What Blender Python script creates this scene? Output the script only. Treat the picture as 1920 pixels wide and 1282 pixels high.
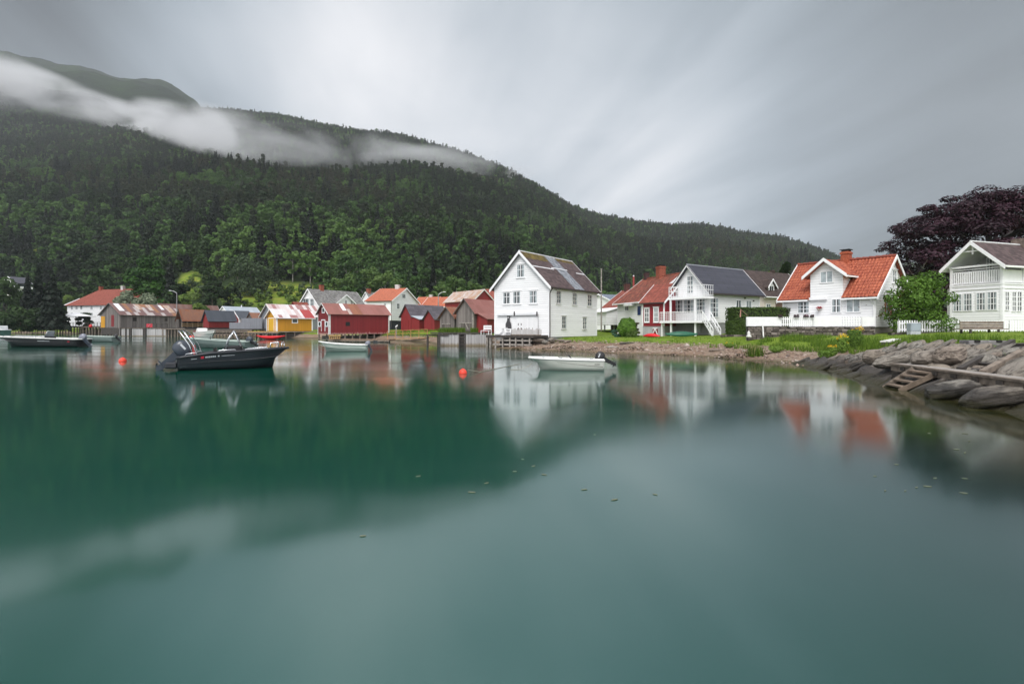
import bpy, bmesh, math, random
import numpy as np
from mathutils import Vector, Matrix, noise

R = math.radians
for _o in list(bpy.data.objects):
    bpy.data.objects.remove(_o)
scene = bpy.context.scene
C = scene.collection

# ------------------------------------------------------------------ camera
F, HZ, CAMZ = 1000.0, 615.0, 1.9          # focal length and horizon row of the 1920 px wide photograph, eye height in metres
cam_d = bpy.data.cameras.new('camera')
cam_d.sensor_width = 36.0
cam_d.lens = 36.0 * F / 1920.0
cam_d.shift_y = -(641.0 - HZ) / 1920.0
cam_d.clip_start = 0.1
cam_d.clip_end = 20000.0
cam = bpy.data.objects.new('camera', cam_d)
C.objects.link(cam)
cam.location = (0, 0, CAMZ)
cam.rotation_euler = (R(90), 0, 0)
scene.camera = cam

scene.view_settings.view_transform = 'Standard'
scene.view_settings.look = 'None'
scene.view_settings.exposure = 0.5
scene.view_settings.gamma = 1.0
scene.cycles.use_denoising = True
scene.cycles.max_bounces = 6
scene.cycles.diffuse_bounces = 2
scene.cycles.glossy_bounces = 3
scene.cycles.transmission_bounces = 3
scene.cycles.volume_bounces = 1
scene.cycles.transparent_max_bounces = 8
scene.cycles.caustics_reflective = False
scene.cycles.caustics_refractive = False
scene.cycles.volume_step_rate = 1.0
scene.cycles.volume_max_steps = 256


# ------------------------------------------------------------------ node helpers
def nd(nt, typ, ins=None, **attrs):
    n = nt.nodes.new(typ)
    for k, v in attrs.items():
        setattr(n, k, v)
    for k, v in (ins or {}).items():
        s = n.inputs[k]
        if isinstance(v, bpy.types.NodeSocket):
            nt.links.new(v, s)
        else:
            s.default_value = v
    return n


def mth(nt, op, a, b=0.0, c=None, clamp=False):
    n = nt.nodes.new('ShaderNodeMath')
    n.operation = op
    n.use_clamp = clamp
    for i, v in enumerate((a, b, c)):
        if v is None:
            continue
        if isinstance(v, bpy.types.NodeSocket):
            nt.links.new(v, n.inputs[i])
        else:
            n.inputs[i].default_value = v
    return n.outputs[0]


def mixc(nt, fac, a, b, blend='MIX'):
    n = nt.nodes.new('ShaderNodeMix')
    n.data_type = 'RGBA'
    n.blend_type = blend
    for i, v in ((0, fac), (6, a), (7, b)):
        if isinstance(v, bpy.types.NodeSocket):
            nt.links.new(v, n.inputs[i])
        elif i == 0:
            n.inputs[i].default_value = v
        else:
            n.inputs[i].default_value = (v[0], v[1], v[2], 1)
    return n.outputs[2]


def sstep(nt, v, lo, hi, a=0.0, b=1.0):
    n = nt.nodes.new('ShaderNodeMapRange')
    n.interpolation_type = 'SMOOTHSTEP'
    nt.links.new(v, n.inputs[0])
    for i, x in ((1, lo), (2, hi), (3, a), (4, b)):
        n.inputs[i].default_value = x
    return n.outputs[0]


# ------------------------------------------------------------------ world: overcast sky with streaked cloud over a Nishita sky
SUN_EL, SUN_AZ = R(50), R(200)            # azimuth clockwise from +Y: behind the camera, a little to the left
world = bpy.data.worlds.new('World')
scene.world = world
world.use_nodes = True
wt = world.node_tree
wt.nodes.clear()
wout = nd(wt, 'ShaderNodeOutputWorld')
sky = nd(wt, 'ShaderNodeTexSky', sky_type='NISHITA', sun_disc=False)
sky.sun_elevation = SUN_EL
sky.sun_rotation = SUN_AZ
tc = nd(wt, 'ShaderNodeTexCoord')
nrm = nd(wt, 'ShaderNodeVectorMath', {0: tc.outputs['Generated']}, operation='NORMALIZE').outputs[0]
sp = nd(wt, 'ShaderNodeSeparateXYZ', {0: nrm})
sx, sy, sz = sp.outputs
zz = mth(wt, 'ADD', mth(wt, 'MAXIMUM', sz, 0.0), 0.13)
gx, gy = mth(wt, 'DIVIDE', sx, zz), mth(wt, 'DIVIDE', sy, zz)
wx, wy = -0.22, 0.975                      # the wind that smeared the cloud
along = mth(wt, 'ADD', mth(wt, 'MULTIPLY', gx, wx), mth(wt, 'MULTIPLY', gy, wy))
across = mth(wt, 'SUBTRACT', mth(wt, 'MULTIPLY', gx, wy), mth(wt, 'MULTIPLY', gy, wx))
cv = nd(wt, 'ShaderNodeCombineXYZ', {0: mth(wt, 'MULTIPLY', across, 1.5), 1: mth(wt, 'MULTIPLY', along, 0.34), 2: 0.7}).outputs[0]
n1 = nd(wt, 'ShaderNodeTexNoise', {'Vector': cv, 'Scale': 1.0, 'Detail': 4.0, 'Roughness': 0.5, 'Distortion': 0.8}).outputs[0]
cv2 = nd(wt, 'ShaderNodeCombineXYZ', {0: mth(wt, 'MULTIPLY', across, 3.4), 1: mth(wt, 'MULTIPLY', along, 0.5), 2: 4.1}).outputs[0]
n2 = nd(wt, 'ShaderNodeTexNoise', {'Vector': cv2, 'Scale': 1.0, 'Detail': 3.0, 'Roughness': 0.5, 'Distortion': 0.9}).outputs[0]


def lobe(px, py, power):
    d = Vector(((px - 960) / F, 1.0, (HZ - py) / F)).normalized()
    dt = nd(wt, 'ShaderNodeVectorMath', {0: nrm, 1: tuple(d)}, operation='DOT_PRODUCT').outputs[1]
    return mth(wt, 'POWER', mth(wt, 'MAXIMUM', dt, 0.0), power)


lum = mth(wt, 'MULTIPLY', mth(wt, 'SUBTRACT', n1, 0.5), 0.38)
lum = mth(wt, 'ADD', lum, mth(wt, 'MULTIPLY', mth(wt, 'SUBTRACT', n2, 0.5), 0.11))
cv3 = nd(wt, 'ShaderNodeCombineXYZ', {0: mth(wt, 'MULTIPLY', across, 2.6), 1: mth(wt, 'MULTIPLY', along, 1.1), 2: 9.3}).outputs[0]
n3 = nd(wt, 'ShaderNodeTexNoise', {'Vector': cv3, 'Scale': 1.0, 'Detail': 4.0, 'Roughness': 0.5, 'Distortion': 0.5}).outputs[0]
lum = mth(wt, 'ADD', lum, mth(wt, 'MULTIPLY', mth(wt, 'SUBTRACT', n3, 0.5), 0.26))
lum = mth(wt, 'ADD', lum, 0.355)
for px, py, pw, amp in ((600, 60, 60, 0.30), (1000, 200, 14, 0.09), (455, 40, 160, -0.14), (150, 70, 60, -0.10), (850, 40, 160, -0.05), (-60, -10, 20, -0.12), (2000, 90, 10, -0.06), (1800, 470, 40, -0.02), (1220, 360, 60, 0.11), (760, 190, 60, 0.06), (345, 80, 220, 0.20)):
    lum = mth(wt, 'ADD', lum, mth(wt, 'MULTIPLY', lobe(px, py, pw), amp))
lum = mth(wt, 'MAXIMUM', lum, 0.10)
# the cloud is thicker to the right and far left
az = mth(wt, 'DIVIDE', sx, mth(wt, 'MAXIMUM', sy, 0.08))
thick = mth(wt, 'MULTIPLY', sstep(wt, az, 0.18, 0.92, 1.0, 0.34), sstep(wt, az, -0.50, -1.05, 1.0, 0.50))
lum = mth(wt, 'MULTIPLY', lum, mth(wt, 'ADD', mth(wt, 'MULTIPLY', mth(wt, 'SUBTRACT', thick, 1.0), sstep(wt, sy, -0.1, 0.25)), 1.0))
# overcast sky is brightest overhead; gain added there and behind camera lights the walls
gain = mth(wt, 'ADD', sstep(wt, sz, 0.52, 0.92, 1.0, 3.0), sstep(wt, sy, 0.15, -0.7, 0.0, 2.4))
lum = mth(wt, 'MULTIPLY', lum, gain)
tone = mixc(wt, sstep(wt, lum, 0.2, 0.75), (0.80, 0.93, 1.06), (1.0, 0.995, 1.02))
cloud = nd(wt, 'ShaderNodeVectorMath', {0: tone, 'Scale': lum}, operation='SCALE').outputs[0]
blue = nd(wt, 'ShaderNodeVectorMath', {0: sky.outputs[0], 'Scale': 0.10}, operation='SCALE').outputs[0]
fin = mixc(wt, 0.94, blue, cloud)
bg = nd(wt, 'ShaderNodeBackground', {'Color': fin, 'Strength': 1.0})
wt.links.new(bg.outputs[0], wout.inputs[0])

# ------------------------------------------------------------------ sun behind thick cloud
sun_d = bpy.data.lights.new('sun', 'SUN')
sun_d.energy = 1.5
sun_d.angle = R(22)
sun_d.color = (1.0, 0.97, 0.93)
sun = bpy.data.objects.new('sun', sun_d)
C.objects.link(sun)
_sd = Vector((math.sin(SUN_AZ) * math.cos(SUN_EL), math.cos(SUN_AZ) * math.cos(SUN_EL), math.sin(SUN_EL)))
sun.rotation_euler = _sd.to_track_quat('Z', 'Y').to_euler()


# ------------------------------------------------------------------ object helpers
ROOT = {}                                   # object name -> world offset of its frame


def tag(o, label=None, cat=None, group=None, kind=None):
    if label:
        o['label'] = label
    if cat:
        o['category'] = cat
    if group:
        o['group'] = group
    if kind:
        o['kind'] = kind
    return o


def thing(name, label, cat, loc=(0, 0, 0), group=None):
    o = bpy.data.objects.new(name, None)
    o.empty_display_size = 0.3
    C.objects.link(o)
    o.location = loc
    ROOT[o.name] = Vector(loc)
    return tag(o, label, cat, group)


def P(px, py, Y):
    return Vector(((px - 960) / F * Y, Y, CAMZ - (py - HZ) / F * Y))


def ZY(py, Y):
    return CAMZ - (py - HZ) / F * Y


class MB:
    """collects boxes, prisms, tubes for ONE mesh, in world coordinates"""

    def __init__(s):
        s.v, s.f = [], []

    def add(s, vs, fs):
        n = len(s.v)
        s.v += [tuple(v) for v in vs]
        s.f += [tuple(i + n for i in f) for f in fs]
        return s

    def obox(s, o, a, b, c):
        o, a, b, c = Vector(o), Vector(a), Vector(b), Vector(c)
        vs = [o, o + a, o + a + b, o + b, o + c, o + a + c, o + a + b + c, o + b + c]
        return s.add(vs, [(0, 3, 2, 1), (4, 5, 6, 7), (0, 1, 5, 4), (1, 2, 6, 5), (2, 3, 7, 6), (3, 0, 4, 7)])

    def box(s, x0, x1, y0, y1, z0, z1):
        return s.obox((x0, y0, z0), (x1 - x0, 0, 0), (0, y1 - y0, 0), (0, 0, z1 - z0))

    def bar(s, p0, p1, w, h, up=(0, 0, 1)):
        p0, p1, up = Vector(p0), Vector(p1), Vector(up)
        d = (p1 - p0)
        t = d.cross(up)
        if t.length < 1e-6:
            t = Vector((1, 0, 0))
        t.normalize()
        u = t.cross(d).normalized()
        return s.obox(p0 - t * w / 2 - u * h / 2, d, t * w, u * h)

    def prism(s, poly, ext):
        poly = [Vector(p) for p in poly]
        ext = Vector(ext)
        n = len(poly)
        vs = poly + [p + ext for p in poly]
        fs = [tuple(range(n - 1, -1, -1)), tuple(range(n, 2 * n))]
        fs += [(i, (i + 1) % n, n + (i + 1) % n, n + i) for i in range(n)]
        return s.add(vs, fs)

    def tube(s, p0, p1, r0, r1=None, n=7, cap=True):
        r1 = r0 if r1 is None else r1
        return s.path([p0, p1], [r0, r1], n, cap)

    def path(s, pts, rad, n=7, cap=True):
        pts = [Vector(p) for p in pts]
        if not isinstance(rad, (list, tuple)):
            rad = [rad] * len(pts)
        base = len(s.v)
        prev = None
        for i, p in enumerate(pts):
            d = (pts[min(i + 1, len(pts) - 1)] - pts[max(i - 1, 0)])
            d.normalize()
            if prev is None:
                t = d.orthogonal().normalized()
            else:
                t = (prev - d * prev.dot(d))
                t = t.normalized() if t.length > 1e-6 else d.orthogonal().normalized()
            prev = t
            u = d.cross(t)
            for k in range(n):
                a = 2 * math.pi * k / n
                s.v.append(tuple(p + (t * math.cos(a) + u * math.sin(a)) * rad[i]))
        for i in range(len(pts) - 1):
            for k in range(n):
                a, b = base + i * n + k, base + i * n + (k + 1) % n
                s.f.append((a, b, b + n, a + n))
        if cap:
            s.f.append(tuple(base + k for k in range(n - 1, -1, -1)))
            e = base + (len(pts) - 1) * n
            s.f.append(tuple(e + k for k in range(n)))
        return s

    def lathe(s, prof, c, n=16, axis=None):
        c = Vector(c)
        q = Vector((0, 0, 1)).rotation_difference(Vector(axis)) if axis else None
        base = len(s.v)
        for r, z in prof:
            for k in range(n):
                a = 2 * math.pi * k / n
                p = Vector((r * math.cos(a), r * math.sin(a), z))
                if q:
                    p = q @ p
                s.v.append(tuple(c + p))
        for i in range(len(prof) - 1):
            for k in range(n):
                a, b = base + i * n + k, base + i * n + (k + 1) % n
                s.f.append((a, b, b + n, a + n))
        s.f.append(tuple(base + k for k in range(n - 1, -1, -1)))
        e = base + (len(prof) - 1) * n
        s.f.append(tuple(e + k for k in range(n)))
        return s

    def build(s, name, mat, parent=None, smooth=False, bevel=0.0, recalc=True):
        off = Vector((0, 0, 0))
        if parent is not None:
            off = ROOT[parent.name]
        me = bpy.data.meshes.new(name)
        me.from_pydata([tuple(Vector(v) - off) for v in s.v], [], s.f)
        bm = bmesh.new()
        bm.from_mesh(me)
        if recalc:
            bmesh.ops.recalc_face_normals(bm, faces=bm.faces)
        if bevel > 0:
            bmesh.ops.bevel(bm, geom=[e for e in bm.edges if len(e.link_faces) == 2 and e.calc_face_angle(0) > 0.5],
                            offset=bevel, segments=1, affect='EDGES', profile=0.5)
        uvl = bm.loops.layers.uv.new('UVMap')
        for f in bm.faces:
            nn = f.normal
            t = Vector((-nn.y, nn.x, 0))
            if t.length < 0.05:
                t, b = Vector((1, 0, 0)), Vector((0, 1, 0))
            else:
                t.normalize()
                b = nn.cross(t)
            f.smooth = smooth
            for lp in f.loops:
                p = lp.vert.co + off
                lp[uvl].uv = (p.dot(t), p.dot(b))
        bm.to_mesh(me)
        bm.free()
        o = bpy.data.objects.new(name, me)
        C.objects.link(o)
        if parent is not None:
            o.parent = parent
        ROOT[o.name] = off
        if mat is not None:
            for m in (mat if isinstance(mat, (list, tuple)) else [mat]):
                me.materials.append(m)
        return o


def raw_mesh(name, verts, quads, mat, attrs=None, smooth=False):
    """fast mesh from numpy: verts (n,3), quads (m,4)"""
    me = bpy.data.meshes.new(name)
    verts = np.ascontiguousarray(verts, dtype=np.float32)
    quads = np.ascontiguousarray(quads, dtype=np.int32)
    me.vertices.add(len(verts))
    me.vertices.foreach_set('co', verts.ravel())
    k = quads.shape[1]
    me.loops.add(quads.size)
    me.loops.foreach_set('vertex_index', quads.ravel())
    me.polygons.add(len(quads))
    me.polygons.foreach_set('loop_start', np.arange(0, quads.size, k, dtype=np.int32))
    me.polygons.foreach_set('loop_total', np.full(len(quads), k, dtype=np.int32))
    if smooth:
        me.polygons.foreach_set('use_smooth', np.ones(len(quads), dtype=bool))
    me.update(calc_edges=True)
    for an, (dom, arr) in (attrs or {}).items():
        at = me.attributes.new(an, 'FLOAT', dom)
        at.data.foreach_set('value', np.asarray(arr, dtype=np.float32))
    if mat:
        me.materials.append(mat)
    me.validate()
    return me


def link(name, me, parent=None, loc=(0, 0, 0)):
    o = bpy.data.objects.new(name, me)
    C.objects.link(o)
    o.location = loc
    o.parent = parent
    ROOT[o.name] = Vector(loc)
    return o


def copy_tree(root, loc, rotz=0.0, scale=1.0, label=None, group=None):
    r = root.copy()
    C.objects.link(r)
    r.location = loc
    r.rotation_euler = (0, 0, rotz)
    r.scale = scale if isinstance(scale, tuple) else (scale, scale, scale)
    if label:
        r['label'] = label
    if group:
        r['group'] = group
    for ch in list(root.children):
        c = ch.copy()
        C.objects.link(c)
        c.parent = r
        for g in ch.children:
            d = g.copy()
            C.objects.link(d)
            d.parent = c
    return r


# ------------------------------------------------------------------ materials
def mk(name):
    m = bpy.data.materials.new(name)
    m.use_nodes = True
    nt = m.node_tree
    return m, nt, nt.nodes['Principled BSDF']


def setb(b, rough=0.6, metal=0.0, spec=0.4):
    b.inputs['Roughness'].default_value = rough
    b.inputs['Metallic'].default_value = metal
    b.inputs['Specular IOR Level'].default_value = spec


def sc(c, k):
    return tuple(max(0.0, min(1.0, x * k)) for x in c)


def bumped(nt, b, h, strength, dist):
    n = nd(nt, 'ShaderNodeBump', {'Height': h, 'Strength': strength, 'Distance': dist})
    nt.links.new(n.outputs[0], b.inputs['Normal'])


def m_plain(name, col, rough=0.6, metal=0.0, var=0.15, scale=2.0, bump=0.0, spec=0.4, c2=None):
    m, nt, b = mk(name)
    setb(b, rough, metal, spec)
    t = nd(nt, 'ShaderNodeTexCoord')
    n = nd(nt, 'ShaderNodeTexNoise', {'Vector': t.outputs['Object'], 'Scale': scale, 'Detail': 6.0, 'Roughness': 0.6})
    f = sstep(nt, n.outputs[0], 0.3, 0.7)
    nt.links.new(mixc(nt, f, sc(col, 1 - var), c2 if c2 else sc(col, 1 + var)), b.inputs['Base Color'])
    if bump:
        bumped(nt, b, n.outputs[0], bump, 0.05)
    return m


def m_boards(name, col, axis='h', width=0.16, var=0.05, line=0.55, grime=0.12, grime_col=None, rough=0.55, lap=True, foot=None):
    """painted or bare boards. axis h: boards lie flat (clapboard), v: boards stand up"""
    m, nt, b = mk(name)
    setb(b, rough)
    t = nd(nt, 'ShaderNodeTexCoord')
    s = nd(nt, 'ShaderNodeSeparateXYZ', {0: t.outputs['UV']})
    c = s.outputs[1] if axis == 'h' else s.outputs[0]
    l = s.outputs[0] if axis == 'h' else s.outputs[1]
    q = mth(nt, 'DIVIDE', c, width)
    cell, fr = mth(nt, 'FLOOR', q), mth(nt, 'FRACT', q)
    rnd = nd(nt, 'ShaderNodeTexWhiteNoise', {'W': cell}, noise_dimensions='1D').outputs[0]
    colr = mixc(nt, rnd, sc(col, 1 - var), sc(col, 1 + var))
    gv = nd(nt, 'ShaderNodeCombineXYZ', {0: mth(nt, 'MULTIPLY', c, 5.0), 1: mth(nt, 'MULTIPLY', l, 0.8), 2: cell}).outputs[0]
    g = nd(nt, 'ShaderNodeTexNoise', {'Vector': gv, 'Scale': 1.0, 'Detail': 5.0, 'Roughness': 0.65}).outputs[0]
    gc = grime_col if grime_col else sc(col, 0.5)
    colr = mixc(nt, mth(nt, 'MULTIPLY', sstep(nt, g, 0.42, 0.8), grime * 3.0, clamp=True), colr, gc)
    if foot:                                # paint worn off in uneven streaks up from the foot of the wall
        fc, z0, z1 = foot
        fv = nd(nt, 'ShaderNodeCombineXYZ', {0: mth(nt, 'MULTIPLY', s.outputs[0], 3.0), 1: 0.0, 2: 2.0}).outputs[0]
        fn = nd(nt, 'ShaderNodeTexNoise', {'Vector': fv, 'Scale': 1.0, 'Detail': 4.0, 'Roughness': 0.7}).outputs[0]
        top = mth(nt, 'ADD', mth(nt, 'MULTIPLY', mth(nt, 'SUBTRACT', fn, 0.35), 3.0 * (z1 - z0)), z0)
        k = sstep(nt, mth(nt, 'SUBTRACT', s.outputs[1], top), 0.0, -0.35, 0.0, 0.75)
        colr = mixc(nt, k, colr, fc)
    gap = sstep(nt, fr, 0.0, 0.10, line, 1.0)
    colr = mixc(nt, 1.0, colr, nd(nt, 'ShaderNodeCombineColor', {0: gap, 1: gap, 2: gap}).outputs[0], 'MULTIPLY')
    nt.links.new(colr, b.inputs['Base Color'])
    hgt = mth(nt, 'SUBTRACT', 1.0, fr) if (axis == 'h' and lap) else gap
    bumped(nt, b, hgt, 0.6, 0.02)
    return m


def m_tiles(name, col, var=0.25, tw=0.24, th=0.34, moss=None, mossk=0.0, rough=0.7, bump=0.8, slate=False):
    m, nt, b = mk(name)
    setb(b, rough, spec=0.3)
    t = nd(nt, 'ShaderNodeTexCoord')
    s = nd(nt, 'ShaderNodeSeparateXYZ', {0: t.outputs['UV']})
    qv = mth(nt, 'DIVIDE', s.outputs[1], th)
    rv, fv = mth(nt, 'FLOOR', qv), mth(nt, 'FRACT', qv)
    off = mth(nt, 'MULTIPLY', mth(nt, 'MODULO', rv, 2.0), 0.5 if slate else 0.0)
    qu = mth(nt, 'ADD', mth(nt, 'DIVIDE', s.outputs[0], tw), off)
    ru, fu = mth(nt, 'FLOOR', qu), mth(nt, 'FRACT', qu)
    idv = nd(nt, 'ShaderNodeCombineXYZ', {0: ru, 1: rv, 2: 0.0}).outputs[0]
    rnd = nd(nt, 'ShaderNodeTexWhiteNoise', {'Vector': idv}, noise_dimensions='3D').outputs[0]
    n = nd(nt, 'ShaderNodeTexNoise', {'Vector': t.outputs['Object'], 'Scale': 0.9, 'Detail': 6.0, 'Roughness': 0.7}).outputs[0]
    mix = mth(nt, 'ADD', mth(nt, 'MULTIPLY', rnd, 0.5), mth(nt, 'MULTIPLY', n, 0.5))
    colr = mixc(nt, sstep(nt, mix, 0.25, 0.75), sc(col, 1 - var), sc(col, 1 + var))
    if moss:
        n2 = nd(nt, 'ShaderNodeTexNoise', {'Vector': t.outputs['Object'], 'Scale': 1.7, 'Detail': 7.0, 'Roughness': 0.75}).outputs[0]
        colr = mixc(nt, sstep(nt, n2, 0.62 - mossk * 0.25, 0.75 - mossk * 0.1, 0.0, 0.85), colr, moss)
    gap = mth(nt, 'MULTIPLY', sstep(nt, fv, 0.0, 0.14, 0.45, 1.0), sstep(nt, fu, 0.0, 0.12, 0.7, 1.0))
    colr = mixc(nt, 1.0, colr, nd(nt, 'ShaderNodeCombineColor', {0: gap, 1: gap, 2: gap}).outputs[0], 'MULTIPLY')
    nt.links.new(colr, b.inputs['Base Color'])
    prof = mth(nt, 'ADD', mth(nt, 'SINE', mth(nt, 'MULTIPLY', fu, 6.283)), mth(nt, 'MULTIPLY', fv, -1.6)) if not slate else mth(nt, 'MULTIPLY', fv, -1.0)
    bumped(nt, b, prof, bump, 0.03)
    return m


def m_metal(name, cols, panel=0.8, rust=None, rustk=0.5, corr=0.09, rough=0.55, metal=0.2):
    """corrugated sheets; each sheet takes one of the colours, rust spreads over them"""
    m, nt, b = mk(name)
    setb(b, rough, metal, 0.4)
    t = nd(nt, 'ShaderNodeTexCoord')
    s = nd(nt, 'ShaderNodeSeparateXYZ', {0: t.outputs['UV']})
    ru = mth(nt, 'FLOOR', mth(nt, 'DIVIDE', s.outputs[0], panel))
    rv = mth(nt, 'FLOOR', mth(nt, 'DIVIDE', s.outputs[1], 2.2))
    rnd = nd(nt, 'ShaderNodeTexWhiteNoise', {'Vector': nd(nt, 'ShaderNodeCombineXYZ', {0: ru, 1: rv}).outputs[0]}, noise_dimensions='3D').outputs[0]
    ramp = nd(nt, 'ShaderNodeValToRGB', {0: rnd})
    ramp.color_ramp.interpolation = 'CONSTANT'
    el = ramp.color_ramp.elements
    while len(el) < len(cols):
        el.new(0.5)
    for i, c in enumerate(cols):
        el[i].position = i / len(cols)
        el[i].color = (*c, 1)
    colr = ramp.outputs[0]
    nv = nd(nt, 'ShaderNodeMapping', {'Vector': t.outputs['UV'], 'Scale': (1.6, 0.55, 1)}).outputs[0]
    n = nd(nt, 'ShaderNodeTexNoise', {'Vector': nv, 'Scale': 1.3, 'Detail': 7.0, 'Roughness': 0.7}).outputs[0]
    if rust:
        colr = mixc(nt, sstep(nt, n, 0.68 - rustk * 0.35, 0.78 - rustk * 0.2, 0.0, 0.9), colr, rust)
    colr = mixc(nt, sstep(nt, n, 0.3, 0.7, 0.25, 0.0), colr, sc(cols[0], 0.55))
    nt.links.new(colr, b.inputs['Base Color'])
    w = mth(nt, 'SINE', mth(nt, 'MULTIPLY', s.outputs[0], 6.283 / corr))
    bumped(nt, b, w, 0.5, 0.015)
    return m


def m_leaf(name, cols, zone=0.0, rough=0.6, trans=0.25):
    """leaves: tone varies from leaf to leaf, from tree to tree and (zone) with where the tree stands"""
    m, nt, b = mk(name)
    setb(b, rough, spec=0.25)
    oi = nd(nt, 'ShaderNodeObjectInfo')
    at = nd(nt, 'ShaderNodeAttribute', attribute_name='tone').outputs['Fac']
    k = mth(nt, 'ADD', mth(nt, 'MULTIPLY', at, 0.6), mth(nt, 'MULTIPLY', oi.outputs['Random'], 0.4))
    if zone:
        zn = nd(nt, 'ShaderNodeTexNoise', {'Vector': oi.outputs['Location'], 'Scale': zone, 'Detail': 3.0}).outputs[0]
        k = mth(nt, 'ADD', mth(nt, 'MULTIPLY', k, 0.45), mth(nt, 'MULTIPLY', sstep(nt, zn, 0.33, 0.67), 0.55))
    ramp = nd(nt, 'ShaderNodeValToRGB', {0: k})
    el = ramp.color_ramp.elements
    while len(el) < len(cols):
        el.new(0.5)
    for i, c in enumerate(cols):
        el[i].position = 0.12 + 0.76 * i / max(1, len(cols) - 1)
        el[i].color = (*c, 1)
    nt.links.new(ramp.outputs[0], b.inputs['Base Color'])
    if trans:
        tr = nd(nt, 'ShaderNodeBsdfTranslucent', {'Color': ramp.outputs[0]})
        mx = nd(nt, 'ShaderNodeMixShader', {0: trans, 1: b.outputs[0], 2: tr.outputs[0]})
        nt.links.new(mx.outputs[0], nt.nodes['Material Output'].inputs[0])
    return m


WHITE = m_boards('white_clapboard', (0.86, 0.865, 0.875), 'h', 0.21, 0.04, 0.30, 0.07, (0.50, 0.50, 0.49))
WHITE_V = m_boards('white_upright_boards', (0.83, 0.835, 0.845), 'v', 0.14, 0.04, 0.6, 0.06)
CREAM = m_boards('cream_clapboard', (0.70, 0.63, 0.56), 'h', 0.18, 0.03, 0.65, 0.05)
TRIM = m_plain('white_trim_paint', (0.86, 0.865, 0.875), 0.5, var=0.04)
TRIM_OLD = m_plain('worn_white_paint', (0.66, 0.66, 0.64), 0.6, var=0.15, scale=3)
GLASS = m_plain('window_glass', (0.035, 0.045, 0.05), 0.06, var=0.3, scale=0.8, spec=0.8)
CURTAIN = m_plain('pale_curtain_behind_glass', (0.33, 0.38, 0.40), 0.08, var=0.3, scale=3.0, spec=0.7)
REDB = m_boards('red_upright_boards', (0.225, 0.022, 0.022), 'v', 0.17, 0.12, 0.6, 0.10)
REDH = m_boards('red_clapboard', (0.26, 0.019, 0.028), 'h', 0.18, 0.06, 0.6, 0.06)
REDW = m_boards('red_boards_bleached_at_the_foot', (0.195, 0.018, 0.021), 'v', 0.17, 0.12, 0.7, 0.10, foot=((0.55, 0.33, 0.30), 1.05, 1.55))
YELB = m_boards('ochre_upright_boards', (0.56, 0.27, 0.02), 'v', 0.17, 0.06, 0.65, 0.07)
YELD = m_boards('yellow_door_boards', (0.68, 0.40, 0.03), 'v', 0.2, 0.04, 0.6, 0.05)
GREYB = m_boards('weathered_grey_boards', (0.185, 0.165, 0.155), 'v', 0.19, 0.35, 0.35, 0.22, (0.09, 0.075, 0.07), 0.85)
GREYD = m_boards('dark_weathered_boards', (0.125, 0.11, 0.10), 'v', 0.2, 0.35, 0.3, 0.25, (0.05, 0.04, 0.035), 0.85)
SLATEB = m_boards('blue_grey_boards', (0.20, 0.21, 0.235), 'v', 0.17, 0.08, 0.6, 0.08)
PALEQ = m_boards('bleached_quay_boards', (0.50, 0.49, 0.49), 'v', 0.3, 0.12, 0.16, 0.12, (0.24, 0.22, 0.20), 0.8, foot=((0.20, 0.14, 0.05), 0.32, 0.5))
PLANK = m_boards('grey_planks', (0.21, 0.18, 0.155), 'v', 0.15, 0.25, 0.35, 0.2, None, 0.85)
TIMBER = m_plain('weathered_timber', (0.19, 0.155, 0.125), 0.85, var=0.35, scale=4, bump=0.4)
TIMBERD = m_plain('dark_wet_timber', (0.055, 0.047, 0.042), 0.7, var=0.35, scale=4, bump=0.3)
TIMBERY = m_plain('new_yellow_timber', (0.42, 0.26, 0.11), 0.75, var=0.2, scale=4)
TIMBERG = m_plain('silver_grey_timber', (0.30, 0.275, 0.25), 0.85, var=0.3, scale=5, bump=0.4)
CONC = m_plain('grey_concrete', (0.27, 0.27, 0.275), 0.85, var=0.12, scale=1.5, bump=0.1)
BRICK = m_plain('red_chimney_brick', (0.26, 0.075, 0.045), 0.85, var=0.3, scale=9, bump=0.2)
CHIMW = m_plain('whitewashed_chimney', (0.55, 0.53, 0.52), 0.8, var=0.2, scale=3)
CAPS = m_plain('dark_chimney_cap', (0.03, 0.03, 0.032), 0.6, var=0.2)
T_ORANGE = m_tiles('orange_clay_tiles', (0.34, 0.088, 0.05), 0.28, 0.24, 0.34)
T_ORANGE2 = m_tiles('bright_orange_tiles', (0.44, 0.13, 0.07), 0.14, 0.24, 0.34)
T_RED = m_tiles('red_clay_tiles', (0.25, 0.066, 0.045), 0.2, 0.24, 0.34)
T_RUST = m_tiles('mossy_red_tiles', (0.215, 0.058, 0.036), 0.4, 0.24, 0.34, (0.10, 0.085, 0.045), 0.5)
T_BLACK = m_tiles('dark_blue_grey_roof_sheets', (0.055, 0.056, 0.072), 0.12, 3.0, 0.36, rough=0.42, slate=True)
T_BROWN = m_tiles('dark_brown_tiles', (0.065, 0.045, 0.04), 0.25, 0.3, 0.36)
T_GREY = m_tiles('grey_slates', (0.185, 0.18, 0.175), 0.3, 0.4, 0.3, (0.16, 0.16, 0.10), 0.3, slate=True)
T_DARK = m_tiles('charcoal_felt_roof', (0.105, 0.095, 0.11), 0.15, 1.0, 0.5, slate=True, bump=0.3)
T_OLD = m_tiles('worn_dark_slate', (0.085, 0.058, 0.058), 0.3, 0.35, 0.28, (0.07, 0.06, 0.045), 0.3, slate=True)
RUSTR = m_metal('rusty_sheet_roof', [(0.24, 0.135, 0.12), (0.20, 0.10, 0.085), (0.26, 0.16, 0.14), (0.23, 0.12, 0.10)], 0.9, (0.28, 0.10, 0.045), 0.35)
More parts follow.
